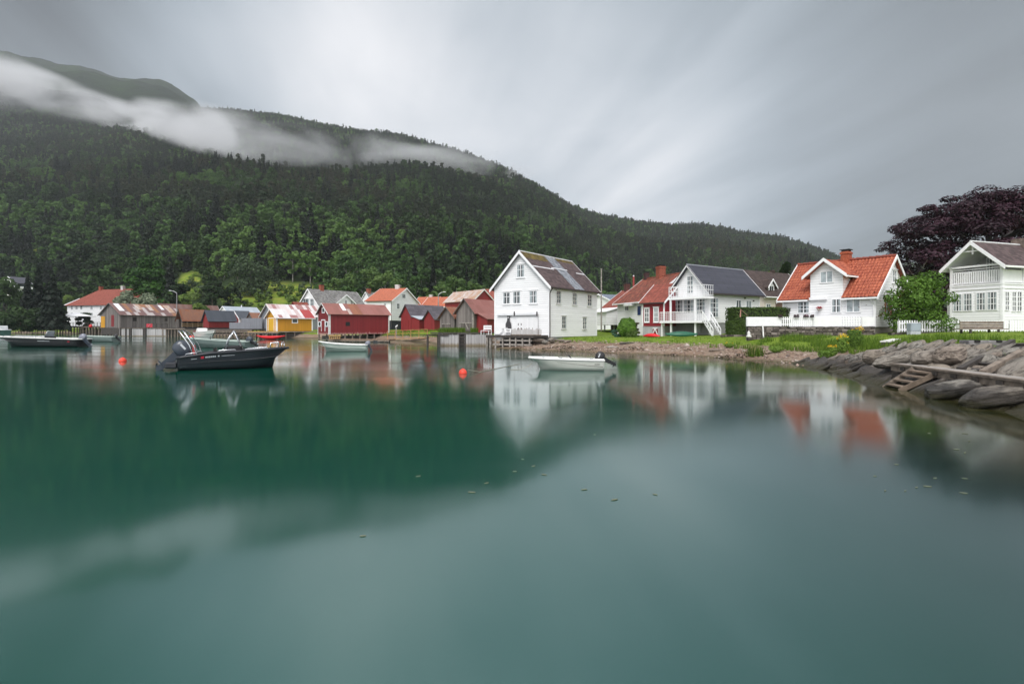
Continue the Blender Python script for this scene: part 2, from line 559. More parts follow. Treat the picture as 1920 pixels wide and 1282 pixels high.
RUSTP = m_metal('patched_rusty_roof', [(0.20, 0.115, 0.105), (0.19, 0.105, 0.10), (0.50, 0.45, 0.44), (0.21, 0.12, 0.11), (0.34, 0.16, 0.08), (0.19, 0.105, 0.10)], 0.95, (0.28, 0.11, 0.05), 0.3)
RUSTO = m_metal('orange_rust_roof', [(0.31, 0.125, 0.07), (0.27, 0.105, 0.06), (0.30, 0.15, 0.10)], 0.9, (0.36, 0.15, 0.07), 0.5)
RUSTPK = m_metal('brown_red_sheet_roof', [(0.31, 0.125, 0.105), (0.28, 0.115, 0.095), (0.33, 0.14, 0.12)], 0.9, (0.27, 0.10, 0.06), 0.2)
WHITR = m_metal('white_and_red_sheet_roof', [(0.72, 0.68, 0.68), (0.75, 0.72, 0.72), (0.58, 0.44, 0.43), (0.70, 0.60, 0.59), (0.36, 0.16, 0.15), (0.77, 0.75, 0.75)], 0.75, (0.42, 0.20, 0.17), 0.3)
RUSTW = m_metal('white_roof_going_rusty', [(0.62, 0.58, 0.56), (0.55, 0.47, 0.43), (0.60, 0.55, 0.53), (0.50, 0.36, 0.28)], 0.8, (0.44, 0.22, 0.11), 0.75)
PALER = m_metal('pale_blue_sheet_roof', [(0.45, 0.50, 0.56), (0.42, 0.47, 0.53), (0.50, 0.54, 0.59)], 1.0)
DARKR = m_metal('blue_grey_sheet_roof', [(0.075, 0.085, 0.105), (0.085, 0.095, 0.115)], 1.0)
REDR = m_metal('red_sheet_roof', [(0.42, 0.06, 0.06), (0.38, 0.055, 0.055)], 1.0)
METALW = m_plain('white_metal', (0.75, 0.76, 0.78), 0.4, var=0.05)
CHROME = m_plain('polished_steel', (0.62, 0.64, 0.66), 0.22, 1.0, var=0.08)
RUBBER = m_plain('black_rubber', (0.018, 0.018, 0.02), 0.6, var=0.2)
DPIPE = m_plain('dark_pipe', (0.055, 0.045, 0.045), 0.5, var=0.1)


# ================================================================== LAND AND WATER
SHORE = np.array([(9, -400), (9, -20), (9.2, 2), (10.4, 8), (11.2, 11.7), (11.4, 12.4), (11.8, 14.1), (12.3, 16.3), (12.5, 17.7), (13.1, 20), (14.3, 23.7),
                  (15.2, 28.6), (13.8, 32), (12, 36), (7.9, 40), (4.0, 44), (0.6, 47.5), (-1.5, 50.5), (-2.6, 58), (-7.5, 58.5), (-12.2, 75), (-19.3, 83),
                  (-26.5, 88), (-29.5, 93), (-37, 102), (-48, 103), (-57, 120), (-72, 124), (-83, 139), (-100.6, 144), (-130, 170),
                  (-146, 176), (-240, 215), (-600, 300), (-1500, 340)], dtype=float)
LANDPOLY = np.vstack([SHORE, [(-1500, 3000), (3000, 3000), (3000, -400)]])


def shore_d(X, Y):
    """signed distance to the shoreline, positive inland"""
    X, Y = np.asarray(X, float), np.asarray(Y, float)
    best = np.full(X.shape, 1e9)
    for (ax, ay), (bx, by) in zip(SHORE[:-1], SHORE[1:]):
        dx, dy = bx - ax, by - ay
        t = np.clip(((X - ax) * dx + (Y - ay) * dy) / (dx * dx + dy * dy), 0, 1)
        best = np.minimum(best, np.hypot(X - ax - t * dx, Y - ay - t * dy))
    ins = np.zeros(X.shape, bool)
    n = len(LANDPOLY)
    for i in range(n):
        x1, y1 = LANDPOLY[i]
        x2, y2 = LANDPOLY[(i + 1) % n]
        if y1 == y2:
            continue
        c = ((y1 > Y) != (y2 > Y)) & (X < (x2 - x1) * (Y - y1) / (y2 - y1) + x1)
        ins ^= c
    return np.where(ins, best, -best)


def ss(x, a, b):
    t = np.clip((x - a) / (b - a), 0, 1)
    return t * t * (3 - 2 * t)


def vnoise(X, Y, scale, seed=0, octaves=4):
    """smooth value noise, vectorised"""
    out = np.zeros(np.shape(X))
    amp, tot = 1.0, 0.0
    for o in range(octaves):
        x, y = np.asarray(X) / scale + 17.3 * o + seed, np.asarray(Y) / scale + 5.1 * o - seed
        xi, yi = np.floor(x).astype(np.int64), np.floor(y).astype(np.int64)
        xf, yf = x - xi, y - yi
        xf, yf = xf * xf * (3 - 2 * xf), yf * yf * (3 - 2 * yf)

        def h(i, j):
            k = (i * 374761393 + j * 668265263 + seed * 1442695) & 0x7fffffff
            k = ((k ^ (k >> 13)) * 1274126177) & 0x7fffffff
            return ((k ^ (k >> 16)) & 0xffff) / 65535.0
        v = (h(xi, yi) * (1 - xf) + h(xi + 1, yi) * xf) * (1 - yf) + (h(xi, yi + 1) * (1 - xf) + h(xi + 1, yi + 1) * xf) * yf
        out += (v - 0.5) * amp
        tot += amp
        amp *= 0.5
        scale = scale / 2.0
    return out / tot


RIDGE = [(-900, 170), (-400, 165), (-150, 170), (0, 200), (150, 204), (300, 205), (380, 206), (450, 210), (530, 219), (600, 235), (690, 249), (760, 257), (830, 277), (900, 299),
         (950, 318), (1000, 347), (1040, 369), (1070, 389), (1110, 401), (1160, 412), (1200, 418), (1260, 425), (1310, 422), (1360, 431), (1400, 441),
         (1460, 446), (1500, 457), (1540, 473), (1580, 487), (1640, 492), (1700, 496), (1900, 508), (2300, 525), (3200, 540)]
RIDGE_Y = [(-900, 1500), (400, 1450), (600, 1350), (900, 1150), (1060, 1060), (1120, 1250), (1300, 1250), (1560, 1150), (1640, 1500), (3200, 1700)]
FOOT_Y = [(-900, 260), (0, 225), (250, 205), (450, 170), (700, 175), (900, 190), (1100, 240), (1400, 300), (1700, 360), (3200, 400)]


def _ip(tab, px):
    return np.interp(px, [t[0] for t in tab], [t[1] for t in tab])


def hill_z(X, Y):
    X, Y = np.asarray(X, float), np.asarray(Y, float)
    px = 960 + X / np.maximum(Y, 1.0) * F
    yr, y0 = _ip(RIDGE_Y, px), _ip(FOOT_Y, px)
    zr = CAMZ + (HZ - _ip(RIDGE, px)) / F * yr
    t = (Y - y0) / (yr - y0)
    g = np.where(t <= 1, np.sign(t) * np.abs(np.clip(t, -1, 1)) ** 1.06, 1 - (t - 1) * 0.8)
    z = 2.0 + (zr - 2.0) * g
    bump = vnoise(X, Y, 170, 3, 4) * 46 * np.clip(t * (1.02 - t) * 4, 0, 1)
    bump = bump + vnoise(X, Y, 45, 5, 3) * 9 * np.clip(t * 3, 0, 1) * np.clip((1.02 - t) * 6, 0, 1)
    return np.where(t > 0, z + bump, -20 * np.clip(-t, 0, 1))


def ground_z(X, Y):
    d = shore_d(X, Y)
    X, Y = np.asarray(X, float), np.asarray(Y, float)
    rock = ss(X, 11.0, 12.5) * (1 - ss(Y, 23, 29))
    near = 1 - ss(Y, 62, 72)
    k = np.where(near > 0.5, 0.15 + 0.22 * rock, 0.55)
    quay = ss(-X, 1.0, 3.0) * (Y > 40)
    k = np.where((quay > 0.5), 0.5, k)
    cap = 1.02 + 0.30 * ss(X, 13, 22) + 0.28 * ss(X, 24, 32) + 0.5 * (1 - near)
    up = np.minimum(np.maximum(d, 0) * k, cap)
    up = up + np.maximum(d - 6, 0) * 0.004
    low = np.maximum(d * 0.3, -3.0)
    z = np.where(d > 0, up, low)
    z = z + vnoise(X, Y, 2.2, 9, 3) * 0.10 * np.clip(d * 0.5, 0, 1)
    return z


def grid_lines(a, parts):
    out = [a]
    for end, step in parts:
        while out[-1] < end - 1e-6:
            out.append(min(end, out[-1] + step))
    return np.array(out)


GX = grid_lines(-900, [(-200, 50), (-60, 4), (-8, 1.5), (40, 0.45), (70, 1.5), (200, 10), (900, 70)])
GY = grid_lines(-380, [(-20, 30), (4, 3), (62, 0.45), (130, 1.5), (230, 5), (330, 20)])
XX, YY = np.meshgrid(GX, GY)


def grid_quads(nx, ny):
    i = np.arange(nx * ny).reshape(ny, nx)
    return np.stack([i[:-1, :-1], i[:-1, 1:], i[1:, 1:], i[1:, :-1]], -1).reshape(-1, 4)


DD = shore_d(XX, YY)
GZ = ground_z(XX, YY)
# ---- ground material: shingle by the water, lawn above, bare earth among the rocks
m_ground, nt, b = mk('shore_ground')
setb(b, 0.9, spec=0.2)
att = nd(nt, 'ShaderNodeAttribute', attribute_name='shore').outputs['Fac']
rk = nd(nt, 'ShaderNodeAttribute', attribute_name='rocky').outputs['Fac']
t = nd(nt, 'ShaderNodeTexCoord')
nbig = nd(nt, 'ShaderNodeTexNoise', {'Vector': t.outputs['Object'], 'Scale': 0.5, 'Detail': 5.0, 'Roughness': 0.6}).outputs[0]
nfin = nd(nt, 'ShaderNodeTexNoise', {'Vector': t.outputs['Object'], 'Scale': 3.5, 'Detail': 6.0, 'Roughness': 0.7}).outputs[0]
vor = nd(nt, 'ShaderNodeTexVoronoi', {'Vector': t.outputs['Object'], 'Scale': 6.0})
gr = nd(nt, 'ShaderNodeValToRGB', {0: nfin})
e = gr.color_ramp.elements
e[0].position, e[0].color = 0.3, (0.075, 0.135, 0.012, 1)
e[1].position, e[1].color = 0.72, (0.175, 0.245, 0.022, 1)
sh = nd(nt, 'ShaderNodeValToRGB', {0: nd(nt, 'ShaderNodeSeparateColor', {0: vor.outputs['Color']}).outputs[0]})
e = sh.color_ramp.elements
e[0].position, e[0].color = 0.0, (0.13, 0.095, 0.065, 1)
e[1].position, e[1].color = 1.0, (0.34, 0.27, 0.215, 1)
shc = mixc(nt, sstep(nt, nbig, 0.35, 0.7), sh.outputs[0], (0.21, 0.14, 0.10))
shc = mixc(nt, sstep(nt, nfin, 0.6, 0.75, 0.0, 0.5), shc, (0.08, 0.075, 0.02))
lawn = mixc(nt, sstep(nt, nbig, 0.55, 0.75, 0.0, 0.5), gr.outputs[0], (0.16, 0.15, 0.03))
edge = mth(nt, 'ADD', att, mth(nt, 'MULTIPLY', mth(nt, 'SUBTRACT', nbig, 0.5), 4.5))
col = mixc(nt, sstep(nt, edge, 4.2, 5.0), shc, lawn)
wet = sstep(nt, mth(nt, 'ADD', att, nbig), 1.7, 0.4)
col = mixc(nt, wet, col, (0.105, 0.085, 0.05))
col = mixc(nt, mth(nt, 'MULTIPLY', rk, sstep(nt, edge, 4.6, 3.6)), col, (0.045, 0.04, 0.032))
nt.links.new(col, b.inputs['Base Color'])
bumped(nt, b, mth(nt, 'ADD', vor.outputs['Distance'], nfin), 0.6, 0.06)
ROCKY = (ss(XX, 10.0, 12.5) * (1 - ss(YY, 23, 28.5))).ravel()
g = link('ground', raw_mesh('ground', np.stack([XX, YY, GZ], -1).reshape(-1, 3), grid_quads(len(GX), len(GY)), m_ground,
                            {'shore': ('POINT', (DD * np.where(YY > 62, 3.2, 1.0)).ravel()), 'rocky': ('POINT', ROCKY)}, True))
tag(g, kind='structure')

# ---- water: one still sheet, green with glacial silt, browner over the shallows
m_water, nt, b = mk('green_fjord_water')
b.inputs['Roughness'].default_value = 0.085
b.inputs['IOR'].default_value = 2.4
b.inputs['Specular Tint'].default_value = (0.74, 0.95, 1.0, 1)
b.inputs['Specular IOR Level'].default_value = 0.5
att = nd(nt, 'ShaderNodeAttribute', attribute_name='shore').outputs['Fac']
t = nd(nt, 'ShaderNodeTexCoord')
nb = nd(nt, 'ShaderNodeTexNoise', {'Vector': t.outputs['Object'], 'Scale': 0.05, 'Detail': 3.0}).outputs[0]
deep = mixc(nt, sstep(nt, nb, 0.3, 0.7), (0.0002, 0.046, 0.029), (0.0002, 0.058, 0.037))
shal = mixc(nt, sstep(nt, nb, 0.3, 0.7), (0.040, 0.040, 0.012), (0.055, 0.046, 0.020))
bed = nd(nt, 'ShaderNodeTexNoise', {'Vector': t.outputs['Object'], 'Scale': 0.9, 'Detail': 5.0, 'Roughness': 0.65}).outputs[0]
shal = mixc(nt, sstep(nt, bed, 0.4, 0.62), shal, (0.018, 0.022, 0.008))
mid = mixc(nt, sstep(nt, att, -11.0, -2.5), deep, (0.0010, 0.016, 0.0125))
nt.links.new(mixc(nt, sstep(nt, mth(nt, 'ADD', att, mth(nt, 'MULTIPLY', bed, 1.5)), -4.5, 0.6), mid, shal), b.inputs['Base Color'])
nw = nd(nt, 'ShaderNodeTexNoise', {'Vector': t.outputs['Object'], 'Scale': 0.16, 'Detail': 2.0}).outputs[0]
bumped(nt, b, nw, 0.03, 0.10)
ng2 = nd(nt, 'ShaderNodeTexNoise', {'Vector': nd(nt, 'ShaderNodeMapping', {'Vector': t.outputs['Object'], 'Scale': (0.05, 0.16, 1)}).outputs[0], 'Scale': 1.0, 'Detail': 4.0, 'Roughness': 0.6}).outputs[0]
nt.links.new(sstep(nt, ng2, 0.35, 0.68, 0.070, 0.140), b.inputs['Roughness'])
wm = (GX > -700) & (GX < 120)
WXX, WYY = np.meshgrid(GX[wm], GY)
w = link('water', raw_mesh('water', np.stack([WXX, WYY, WXX * 0], -1).reshape(-1, 3), grid_quads(int(wm.sum()), len(GY)), m_water,
                           {'shore': ('POINT', shore_d(WXX, WYY).ravel())}, True))
tag(w, kind='structure')

# ---- wooded hillside and the bare mountain behind it
m_hill, nt, b = mk('hillside_undergrowth')
setb(b, 0.95, spec=0.1)
t = nd(nt, 'ShaderNodeTexCoord')
n1 = nd(nt, 'ShaderNodeTexNoise', {'Vector': t.outputs['Object'], 'Scale': 0.02, 'Detail': 6.0, 'Roughness': 0.65}).outputs[0]
n2 = nd(nt, 'ShaderNodeTexNoise', {'Vector': t.outputs['Object'], 'Scale': 0.25, 'Detail': 5.0, 'Roughness': 0.7}).outputs[0]
hr = nd(nt, 'ShaderNodeValToRGB', {0: mth(nt, 'ADD', mth(nt, 'MULTIPLY', n1, 0.6), mth(nt, 'MULTIPLY', n2, 0.4))})
e = hr.color_ramp.elements
e[0].position, e[0].color = 0.32, (0.009, 0.018, 0.008, 1)
e[1].position, e[1].color = 0.68, (0.030, 0.050, 0.014, 1)
mead = nd(nt, 'ShaderNodeAttribute', attribute_name='meadow').outputs['Fac']
mc = mixc(nt, sstep(nt, n2, 0.35, 0.7), (0.12, 0.20, 0.02), (0.23, 0.23, 0.05))
nt.links.new(mixc(nt, mead, hr.outputs[0], mc), b.inputs['Base Color'])

MEADOWS = [(358, 530, 24, 22), (515, 556, 95, 24), (575, 545, 50, 12), (118, 540, 14, 5), (105, 404, 26, 5), (80, 476, 30, 4), (1180, 566, 60, 8), (640, 470, 14, 5), (1560, 540, 60, 8), (80, 610, 140, 9), (170, 590, 50, 10)]     # (column, row, half sizes) where the photograph shows open grass


def meadow_at(X, Y, Z):
    px, py = 960 + X / Y * F, HZ - (Z - CAMZ) / Y * F
    m = np.zeros(np.shape(X))
    for cx, cy, hx, hy in MEADOWS:
        m = np.maximum(m, 1 - ss(np.hypot((px - cx) / hx, (py - cy) / hy), 0.75, 1.15))
    return m


us = np.concatenate([np.linspace(-1.9, -1.1, 30), np.linspace(-1.09, 0.8, 330), np.linspace(0.82, 2.2, 30)])
ts = np.concatenate([np.linspace(-0.12, 1.0, 150), np.linspace(1.02, 1.5, 12)])
UU, TT = np.meshgrid(us, ts)
pxs = 960 + UU * F
HY = _ip(FOOT_Y, pxs) + TT * (_ip(RIDGE_Y, pxs) - _ip(FOOT_Y, pxs))
HX = UU * HY
HZZ = hill_z(HX, HY)
h = link('hillside', raw_mesh('hillside', np.stack([HX, HY, HZZ], -1).reshape(-1, 3), grid_quads(len(us), len(ts)), m_hill,
                              {'meadow': ('POINT', meadow_at(HX, HY, HZZ).ravel())}, True))
tag(h, kind='structure')

TOPR = [(-900, 60), (-300, 62), (-100, 84), (0, 99), (60, 112), (110, 123), (150, 125), (190, 137), (225, 149), (260, 149), (300, 153), (320, 160), (345, 177), (365, 191), (400, 230), (520, 330), (700, 470)]
m_top, nt, b = mk('bare_mountain_grass_and_rock')
setb(b, 0.95, spec=0.1)
t = nd(nt, 'ShaderNodeTexCoord')
n1 = nd(nt, 'ShaderNodeTexNoise', {'Vector': t.outputs['Object'], 'Scale': 0.012, 'Detail': 8.0, 'Roughness': 0.7}).outputs[0]
geo = nd(nt, 'ShaderNodeNewGeometry')
mr = nd(nt, 'ShaderNodeValToRGB', {0: n1})
e = mr.color_ramp.elements
e[0].position, e[0].color = 0.35, (0.010, 0.017, 0.012, 1)
e[1].position, e[1].color = 0.66, (0.018, 0.042, 0.008, 1)
el = e.new(0.5)
el.color = (0.010, 0.020, 0.007, 1)
nt.links.new(mr.outputs[0], b.inputs['Base Color'])
bumped(nt, b, n1, 1.0, 30.0)
us2 = np.linspace(-1.7, -0.2, 220)
ts2 = np.linspace(0, 1.4, 70)
UU, TT = np.meshgrid(us2, ts2)
pxs = 960 + UU * F
yr = 2350.0
HY = 1350 + TT * (yr - 1350)
HX = UU * HY
zr = CAMZ + (HZ - _ip(TOPR, pxs)) / F * yr
g_ = np.where(TT <= 1, 0.52 + 0.48 * TT ** 0.9, 1 - (TT - 1) * 0.7)
TZ = zr * g_ + vnoise(HX, HY, 120, 11, 6) * 60 * np.clip(TT * (1 - TT) * 4, 0, 1)
mt = link('mountain', raw_mesh('mountain', np.stack([HX, HY, TZ], -1).reshape(-1, 3), grid_quads(len(us2), len(ts2)), m_top, None, True))
tag(mt, kind='structure')

# ================================================================== TREES
rng = np.random.default_rng(7)


def leaf_mesh(name, cen, size, mat, out=None, seed=1, aspect=1.0, tone=None, lean=0.55):
    """one small four-cornered leaf (or spray of leaves) at each centre, turned at random about its outward direction"""
    r = np.random.default_rng(seed)
    n = len(cen)
    nrm_ = r.normal(size=(n, 3))
    nrm_ /= np.linalg.norm(nrm_, axis=1, keepdims=True)
    if out is not None:
        nrm_ = nrm_ * lean + out
        nrm_ /= np.linalg.norm(nrm_, axis=1, keepdims=True) + 1e-9
    ref = r.normal(size=(n, 3))
    t1 = np.cross(nrm_, ref)
    t1 /= np.linalg.norm(t1, axis=1, keepdims=True) + 1e-9
    t2 = np.cross(nrm_, t1)
    s = (size * r.uniform(0.6, 1.35, n))[:, None]
    a, c = t1 * s * 0.5, t2 * s * 0.5 * aspect
    bend = nrm_ * s * 0.12
    v = np.stack([cen - a * 0.9 - c * 0.35 - bend, cen + a * 0.25 - c - bend * 0.2, cen + a + c * 0.2 - bend, cen - a * 0.15 + c + bend], 1).reshape(-1, 3)
    q = np.arange(n * 4).reshape(n, 4)
    tn = r.uniform(0, 1, n) if tone is None else np.clip(tone + r.normal(0, 0.18, n), 0, 1)
    return raw_mesh(name, v, q, mat, {'tone': ('FACE', tn)})


def blob_points(r, blobs, per):
    """points in the shells of a set of clumps (x, y, z, radius, squash)"""
    pts, outs, tone = [], [], []
    for (x, y, z, rad, sq) in blobs:
        n = max(4, int(per * rad * rad))
        d = r.normal(size=(n, 3))
        d /= np.linalg.norm(d, axis=1, keepdims=True)
        k = r.uniform(0.55, 1.08, n) ** 0.6
        p = d * (rad * k)[:, None] * np.array([1, 1, sq]) + np.array([x, y, z])
        pts.append(p)
        o = d.copy()
        o[:, 2] += 0.35
        outs.append(o)
        tone.append(np.full(n, r.uniform(0.15, 0.85)))
    return np.vstack(pts), np.vstack(outs), np.concatenate(tone)


def broad_blobs(r, H, W, base=0.18, n=26, top=1.0):
    bl = []
    for i in range(n):
        h = r.uniform(base, 1.0)
        # crown outline: fullest at 45 % of its height
        e = math.sqrt(max(0.05, 1 - ((h - (base + 0.42 * (1 - base))) / (0.62 * (1 - base))) ** 2))
        a = r.uniform(0, 2 * math.pi)
        q = math.sqrt(r.uniform(0.05, 1)) * W * 0.5 * e * 0.85
        rad = W * r.uniform(0.11, 0.2)
        bl.append((q * math.cos(a), q * math.sin(a), h * H * 0.93, rad, r.uniform(0.6, 0.9)))
    return bl


def trunk_mesh(name, H, r0, mat, limbs=(), n=7, lean=0.0):
    mb = MB()
    pts = [(lean * (k / 5.0) ** 2 * H * 0.1, 0, H * k / 5.0) for k in range(6)]
    mb.path(pts, [r0 * (1.25 if k == 0 else 1 - 0.15 * k) for k in range(6)], n)
    for (z, a, l, up) in limbs:
        p0 = Vector((0, 0, z))
        d = Vector((math.cos(a), math.sin(a), up)).normalized()
        mb.path([p0, p0 + d * l * 0.5, p0 + d * l + Vector((0, 0, l * 0.12))], [r0 * 0.5, r0 * 0.33, r0 * 0.1], 5)
    o = mb.build(name, mat, None, True)
    me = o.data
    bpy.data.objects.remove(o)
    return me


BARK = m_plain('grey_brown_bark', (0.10, 0.08, 0.065), 0.9, var=0.35, scale=6, bump=0.5)
BARKP = m_plain('pale_birch_bark', (0.30, 0.28, 0.26), 0.85, var=0.4, scale=5)
L_BROAD = m_leaf('broadleaf_green', [(0.0059, 0.0168, 0.0050), (0.0175, 0.0424, 0.0091), (0.0466, 0.0927, 0.0183)], 0.004)
L_LIGHT = m_leaf('light_birch_green', [(0.0251, 0.0599, 0.0135), (0.0587, 0.1243, 0.0262), (0.1099, 0.1943, 0.0439)], 0.01)
L_PINE = m_leaf('dull_pine_green', [(0.0084, 0.0191, 0.0084), (0.0219, 0.0347, 0.0145), (0.0459, 0.0461, 0.0240)], 0.005)
L_SPRUCE = m_leaf('dark_spruce_green', [(0.0022, 0.0069, 0.0043), (0.0043, 0.0113, 0.0058), (0.0078, 0.0174, 0.0078)], 0.006)
L_MAPLE = m_leaf('deep_green_maple_leaf', [(0.0135, 0.0477, 0.0060), (0.0315, 0.0954, 0.0090), (0.0600, 0.1471, 0.0150)], 0)
L_WILLOW = m_leaf('grey_green_willow_leaf', [(0.12, 0.16, 0.10), (0.19, 0.23, 0.15), (0.27, 0.31, 0.21)], 0)
L_BEECH = m_leaf('copper_beech_leaf', [(0.014, 0.007, 0.010), (0.026, 0.010, 0.017), (0.050, 0.018, 0.030)], 0, 0.45, 0.15)
L_BUSH = m_leaf('bright_shrub_leaf', [(0.0607, 0.1359, 0.0189), (0.1080, 0.2290, 0.0270), (0.1688, 0.3148, 0.0473)], 0)
L_HEDGE = m_leaf('hedge_leaf', [(0.040, 0.075, 0.016), (0.065, 0.115, 0.02), (0.095, 0.15, 0.032)], 0)
L_ROWAN = m_leaf('garden_tree_leaf', [(0.0405, 0.0743, 0.0135), (0.0675, 0.1418, 0.0162), (0.1080, 0.2093, 0.0270)], 0)


def conifer_mesh(name, H, W, n, mat, seed, size):
    r = np.random.default_rng(seed)
    hh = 1 - np.sqrt(r.uniform(0, 1, n))            # more sprays low down
    hh = 0.06 + hh * 0.94
    tiers = 1 - 0.45 * ((hh * 9 + r.uniform(-0.1, 0.1, n)) % 1.0)
    rad = W * 0.5 * (1 - hh) ** 0.9 * tiers * r.uniform(0.45, 1.05, n) + 0.05
    a = r.uniform(0, 2 * math.pi, n)
    cen = np.stack([rad * np.cos(a), rad * np.sin(a), hh * H - rad * 0.18], -1)
    out = np.stack([np.cos(a) * 0.8, np.sin(a) * 0.8, np.full(n, 0.8)], -1)
    sz = size * (0.55 + 0.6 * (1 - hh))
    return leaf_mesh(name, cen, sz, mat, out, seed, 0.75, lean=0.6)


def pine_mesh(name, H, W, n, mat, seed, size):
    r = np.random.default_rng(seed)
    bl = []
    for i in range(11):
        h = r.uniform(0.42, 0.98)
        a = r.uniform(0, 6.28)
        q = W * 0.5 * r.uniform(0, 0.75) * (1.25 - h)
        bl.append((q * math.cos(a), q * math.sin(a), h * H, W * r.uniform(0.13, 0.24), 0.6))
    p, o, tn = blob_points(r, bl, n / sum(b_[3] ** 2 for b_ in bl))
    return leaf_mesh(name, p, size, mat, o, seed, 0.8, tn)


def broad_mesh(name, H, W, n, mat, seed, size, base=0.18, nb=22):
    r = np.random.default_rng(seed)
    bl = broad_blobs(r, H, W, base, nb)
    p, o, tn = blob_points(r, bl, n / sum(b_[3] ** 2 for b_ in bl))
    return leaf_mesh(name, p, size, mat, o, seed, 0.85, tn)


# kinds of forest tree: (name, label start, crown mesh, trunk mesh), all about 10 m tall, placed with a scale
KINDS = {
    'spruce': [(conifer_mesh('crown', 12.0, 5.0, 420, L_SPRUCE, 21 + i, 1.25), trunk_mesh('trunk', 10.5, 0.2, BARK)) for i in range(3)],
    'birch': [(broad_mesh('crown', 10.0, 5.6, 460, L_LIGHT, 31 + i, 0.85, 0.2, 20), trunk_mesh('trunk', 7.5, 0.13, BARKP, [(4, 1, 2, 1.2), (5, 3.4, 2, 1.2)])) for i in range(3)],
    'broadleaf_tree': [(broad_mesh('crown', 9.5, 7.4, 520, L_BROAD, 41 + i, 1.0, 0.12, 24), trunk_mesh('trunk', 6, 0.2, BARK, [(3, 0.5, 2.5, 0.9), (3.5, 2.6, 2.5, 0.9)])) for i in range(3)],
    'pine': [(pine_mesh('crown', 11.0, 5.2, 330, L_PINE, 51 + i, 1.0), trunk_mesh('trunk', 10, 0.17, BARK, [(6, 1, 1.6, .6), (7, 4, 1.6, .6)])) for i in range(3)],
}

# ---- where the forest trees stand
fr = np.random.default_rng(99)
NT = 68000
uu = fr.uniform(-1.12, 0.80, NT * 2)
yy = 165 + (1520 - 165) * fr.uniform(0, 1, NT * 2) ** 0.62
pxu = 960 + uu * F
tt = (yy - _ip(FOOT_Y, pxu)) / (_ip(RIDGE_Y, pxu) - _ip(FOOT_Y, pxu))
xx = uu * yy
zz_ = hill_z(xx, yy)
mead_ = meadow_at(xx, yy, np.maximum(zz_, 2.0))
dens = np.where(tt < 0.18, 1.0, 0.85)
foot_ = ((pxu > 415) & (pxu < 605) & (tt < 0.042)) | ((pxu > 330) & (pxu < 388) & (tt < 0.045))
ok = ~(foot_ & (fr.uniform(0, 1, NT * 2) < 0.93)) & (tt > 0.0) & (tt < 1.03) & (fr.uniform(0, 1, NT * 2) < dens * (1 - 0.985 * mead_)) & (zz_ > 0.5)
xx, yy, zz_, tt, uu = [a_[ok][:NT] for a_ in (xx, yy, zz_, tt, uu)]
NT = len(xx)
za = vnoise(xx, yy, 190, 21, 3)
zb = vnoise(xx, yy, 120, 33, 3)
rk_ = fr.uniform(0, 1, NT)
kind_ = np.full(NT, 2)                                     # broadleaf
low = np.clip(1 - tt / 0.30, 0, 1)
p_pine = np.clip(0.30 + za * 1.6 - low * 0.5 + ss(tt, 0.2, 0.45) * 0.2, 0.03, 0.85)
p_spruce = np.clip(0.16 + zb * 1.6 + 0.05 * low, 0.04, 0.7)
p_birch = np.clip(0.18 + low * 0.35 - za * 0.8, 0.06, 0.6)
tot = p_pine + p_spruce + p_birch + 0.22
kind_ = np.where(rk_ < p_pine / tot, 3, np.where(rk_ < (p_pine + p_spruce) / tot, 0, np.where(rk_ < (p_pine + p_spruce + p_birch) / tot, 1, 2)))
pxt = 960 + uu * F
pyt = HZ - (zz_ - CAMZ) / yy * F
for (cx, cy, hx_, hy_, kk_, pr_) in ((400, 352, 90, 15, 1, 0.85), (60, 322, 60, 14, 1, 0.7), (480, 425, 50, 18, 1, 0.75), (700, 535, 130, 30, 1, 0.7), (620, 455, 60, 22, 1, 0.6), (150, 505, 90, 25, 2, 0.7), (760, 360, 70, 12, 1, 0.6), (1000, 430, 80, 14, 1, 0.5),
                                     (230, 372, 160, 22, 3, 0.85), (440, 388, 70, 18, 3, 0.85), (820, 420, 120, 22, 3, 0.75), (1120, 470, 110, 22, 3, 0.6), (640, 330, 100, 14, 3, 0.6),
                                     (330, 328, 60, 8, 0, 0.95), (118, 322, 22, 9, 0, 0.95), (612, 385, 10, 16, 0, 0.9), (575, 490, 70, 34, 0, 0.8), (860, 500, 100, 32, 0, 0.8), (390, 440, 40, 34, 0, 0.8), (215, 390, 14, 30, 0, 0.8), (30, 470, 60, 40, 0, 0.6), (1240, 480, 60, 25, 0, 0.5)):
    inn = np.hypot((pxt - cx) / hx_, (pyt - cy) / hy_) + vnoise(xx, yy, 60, 44, 2) * 0.9 < 1.0
    kind_ = np.where(inn & (fr.uniform(0, 1, NT) < pr_), kk_, kind_)
sc_ = np.clip(np.exp(fr.normal(-0.27, 0.30, NT)), 0.38, 1.6) * (1 - 0.22 * ss(tt, 0.5, 1.0)) * np.where(kind_ == 0, 1.1, 1.0)
sc_ = np.where((tt < 0.22) & ((kind_ == 2) | (kind_ == 1)), sc_ * 1.18, sc_)
var_ = fr.integers(0, 3, NT)
rot_ = fr.uniform(0, 6.283, NT)
KN = ['spruce', 'birch', 'broadleaf_tree', 'pine']
KW = {'spruce': 'dark pointed spruce', 'birch': 'light green birch', 'broadleaf_tree': 'round leafy green tree', 'pine': 'thin-crowned dull green pine'}
near_i = np.argsort(yy)[:240]
is_near = np.zeros(NT, bool)
is_near[near_i] = True
ZONES = [(-500, 'behind the dark spruces near the red-roofed manor'), (330, 'on the slope above the rusty sheet roofs'), (480, 'on the slope above the ochre boathouse'),
         (640, 'on the slope above the grey-roofed gabled house'), (800, 'on the slope above the orange-roofed white house'), (1130, 'on the slope behind the tall white warehouse'),
         (1500, 'on the slope behind the black-roofed white house')]
SRC = {}
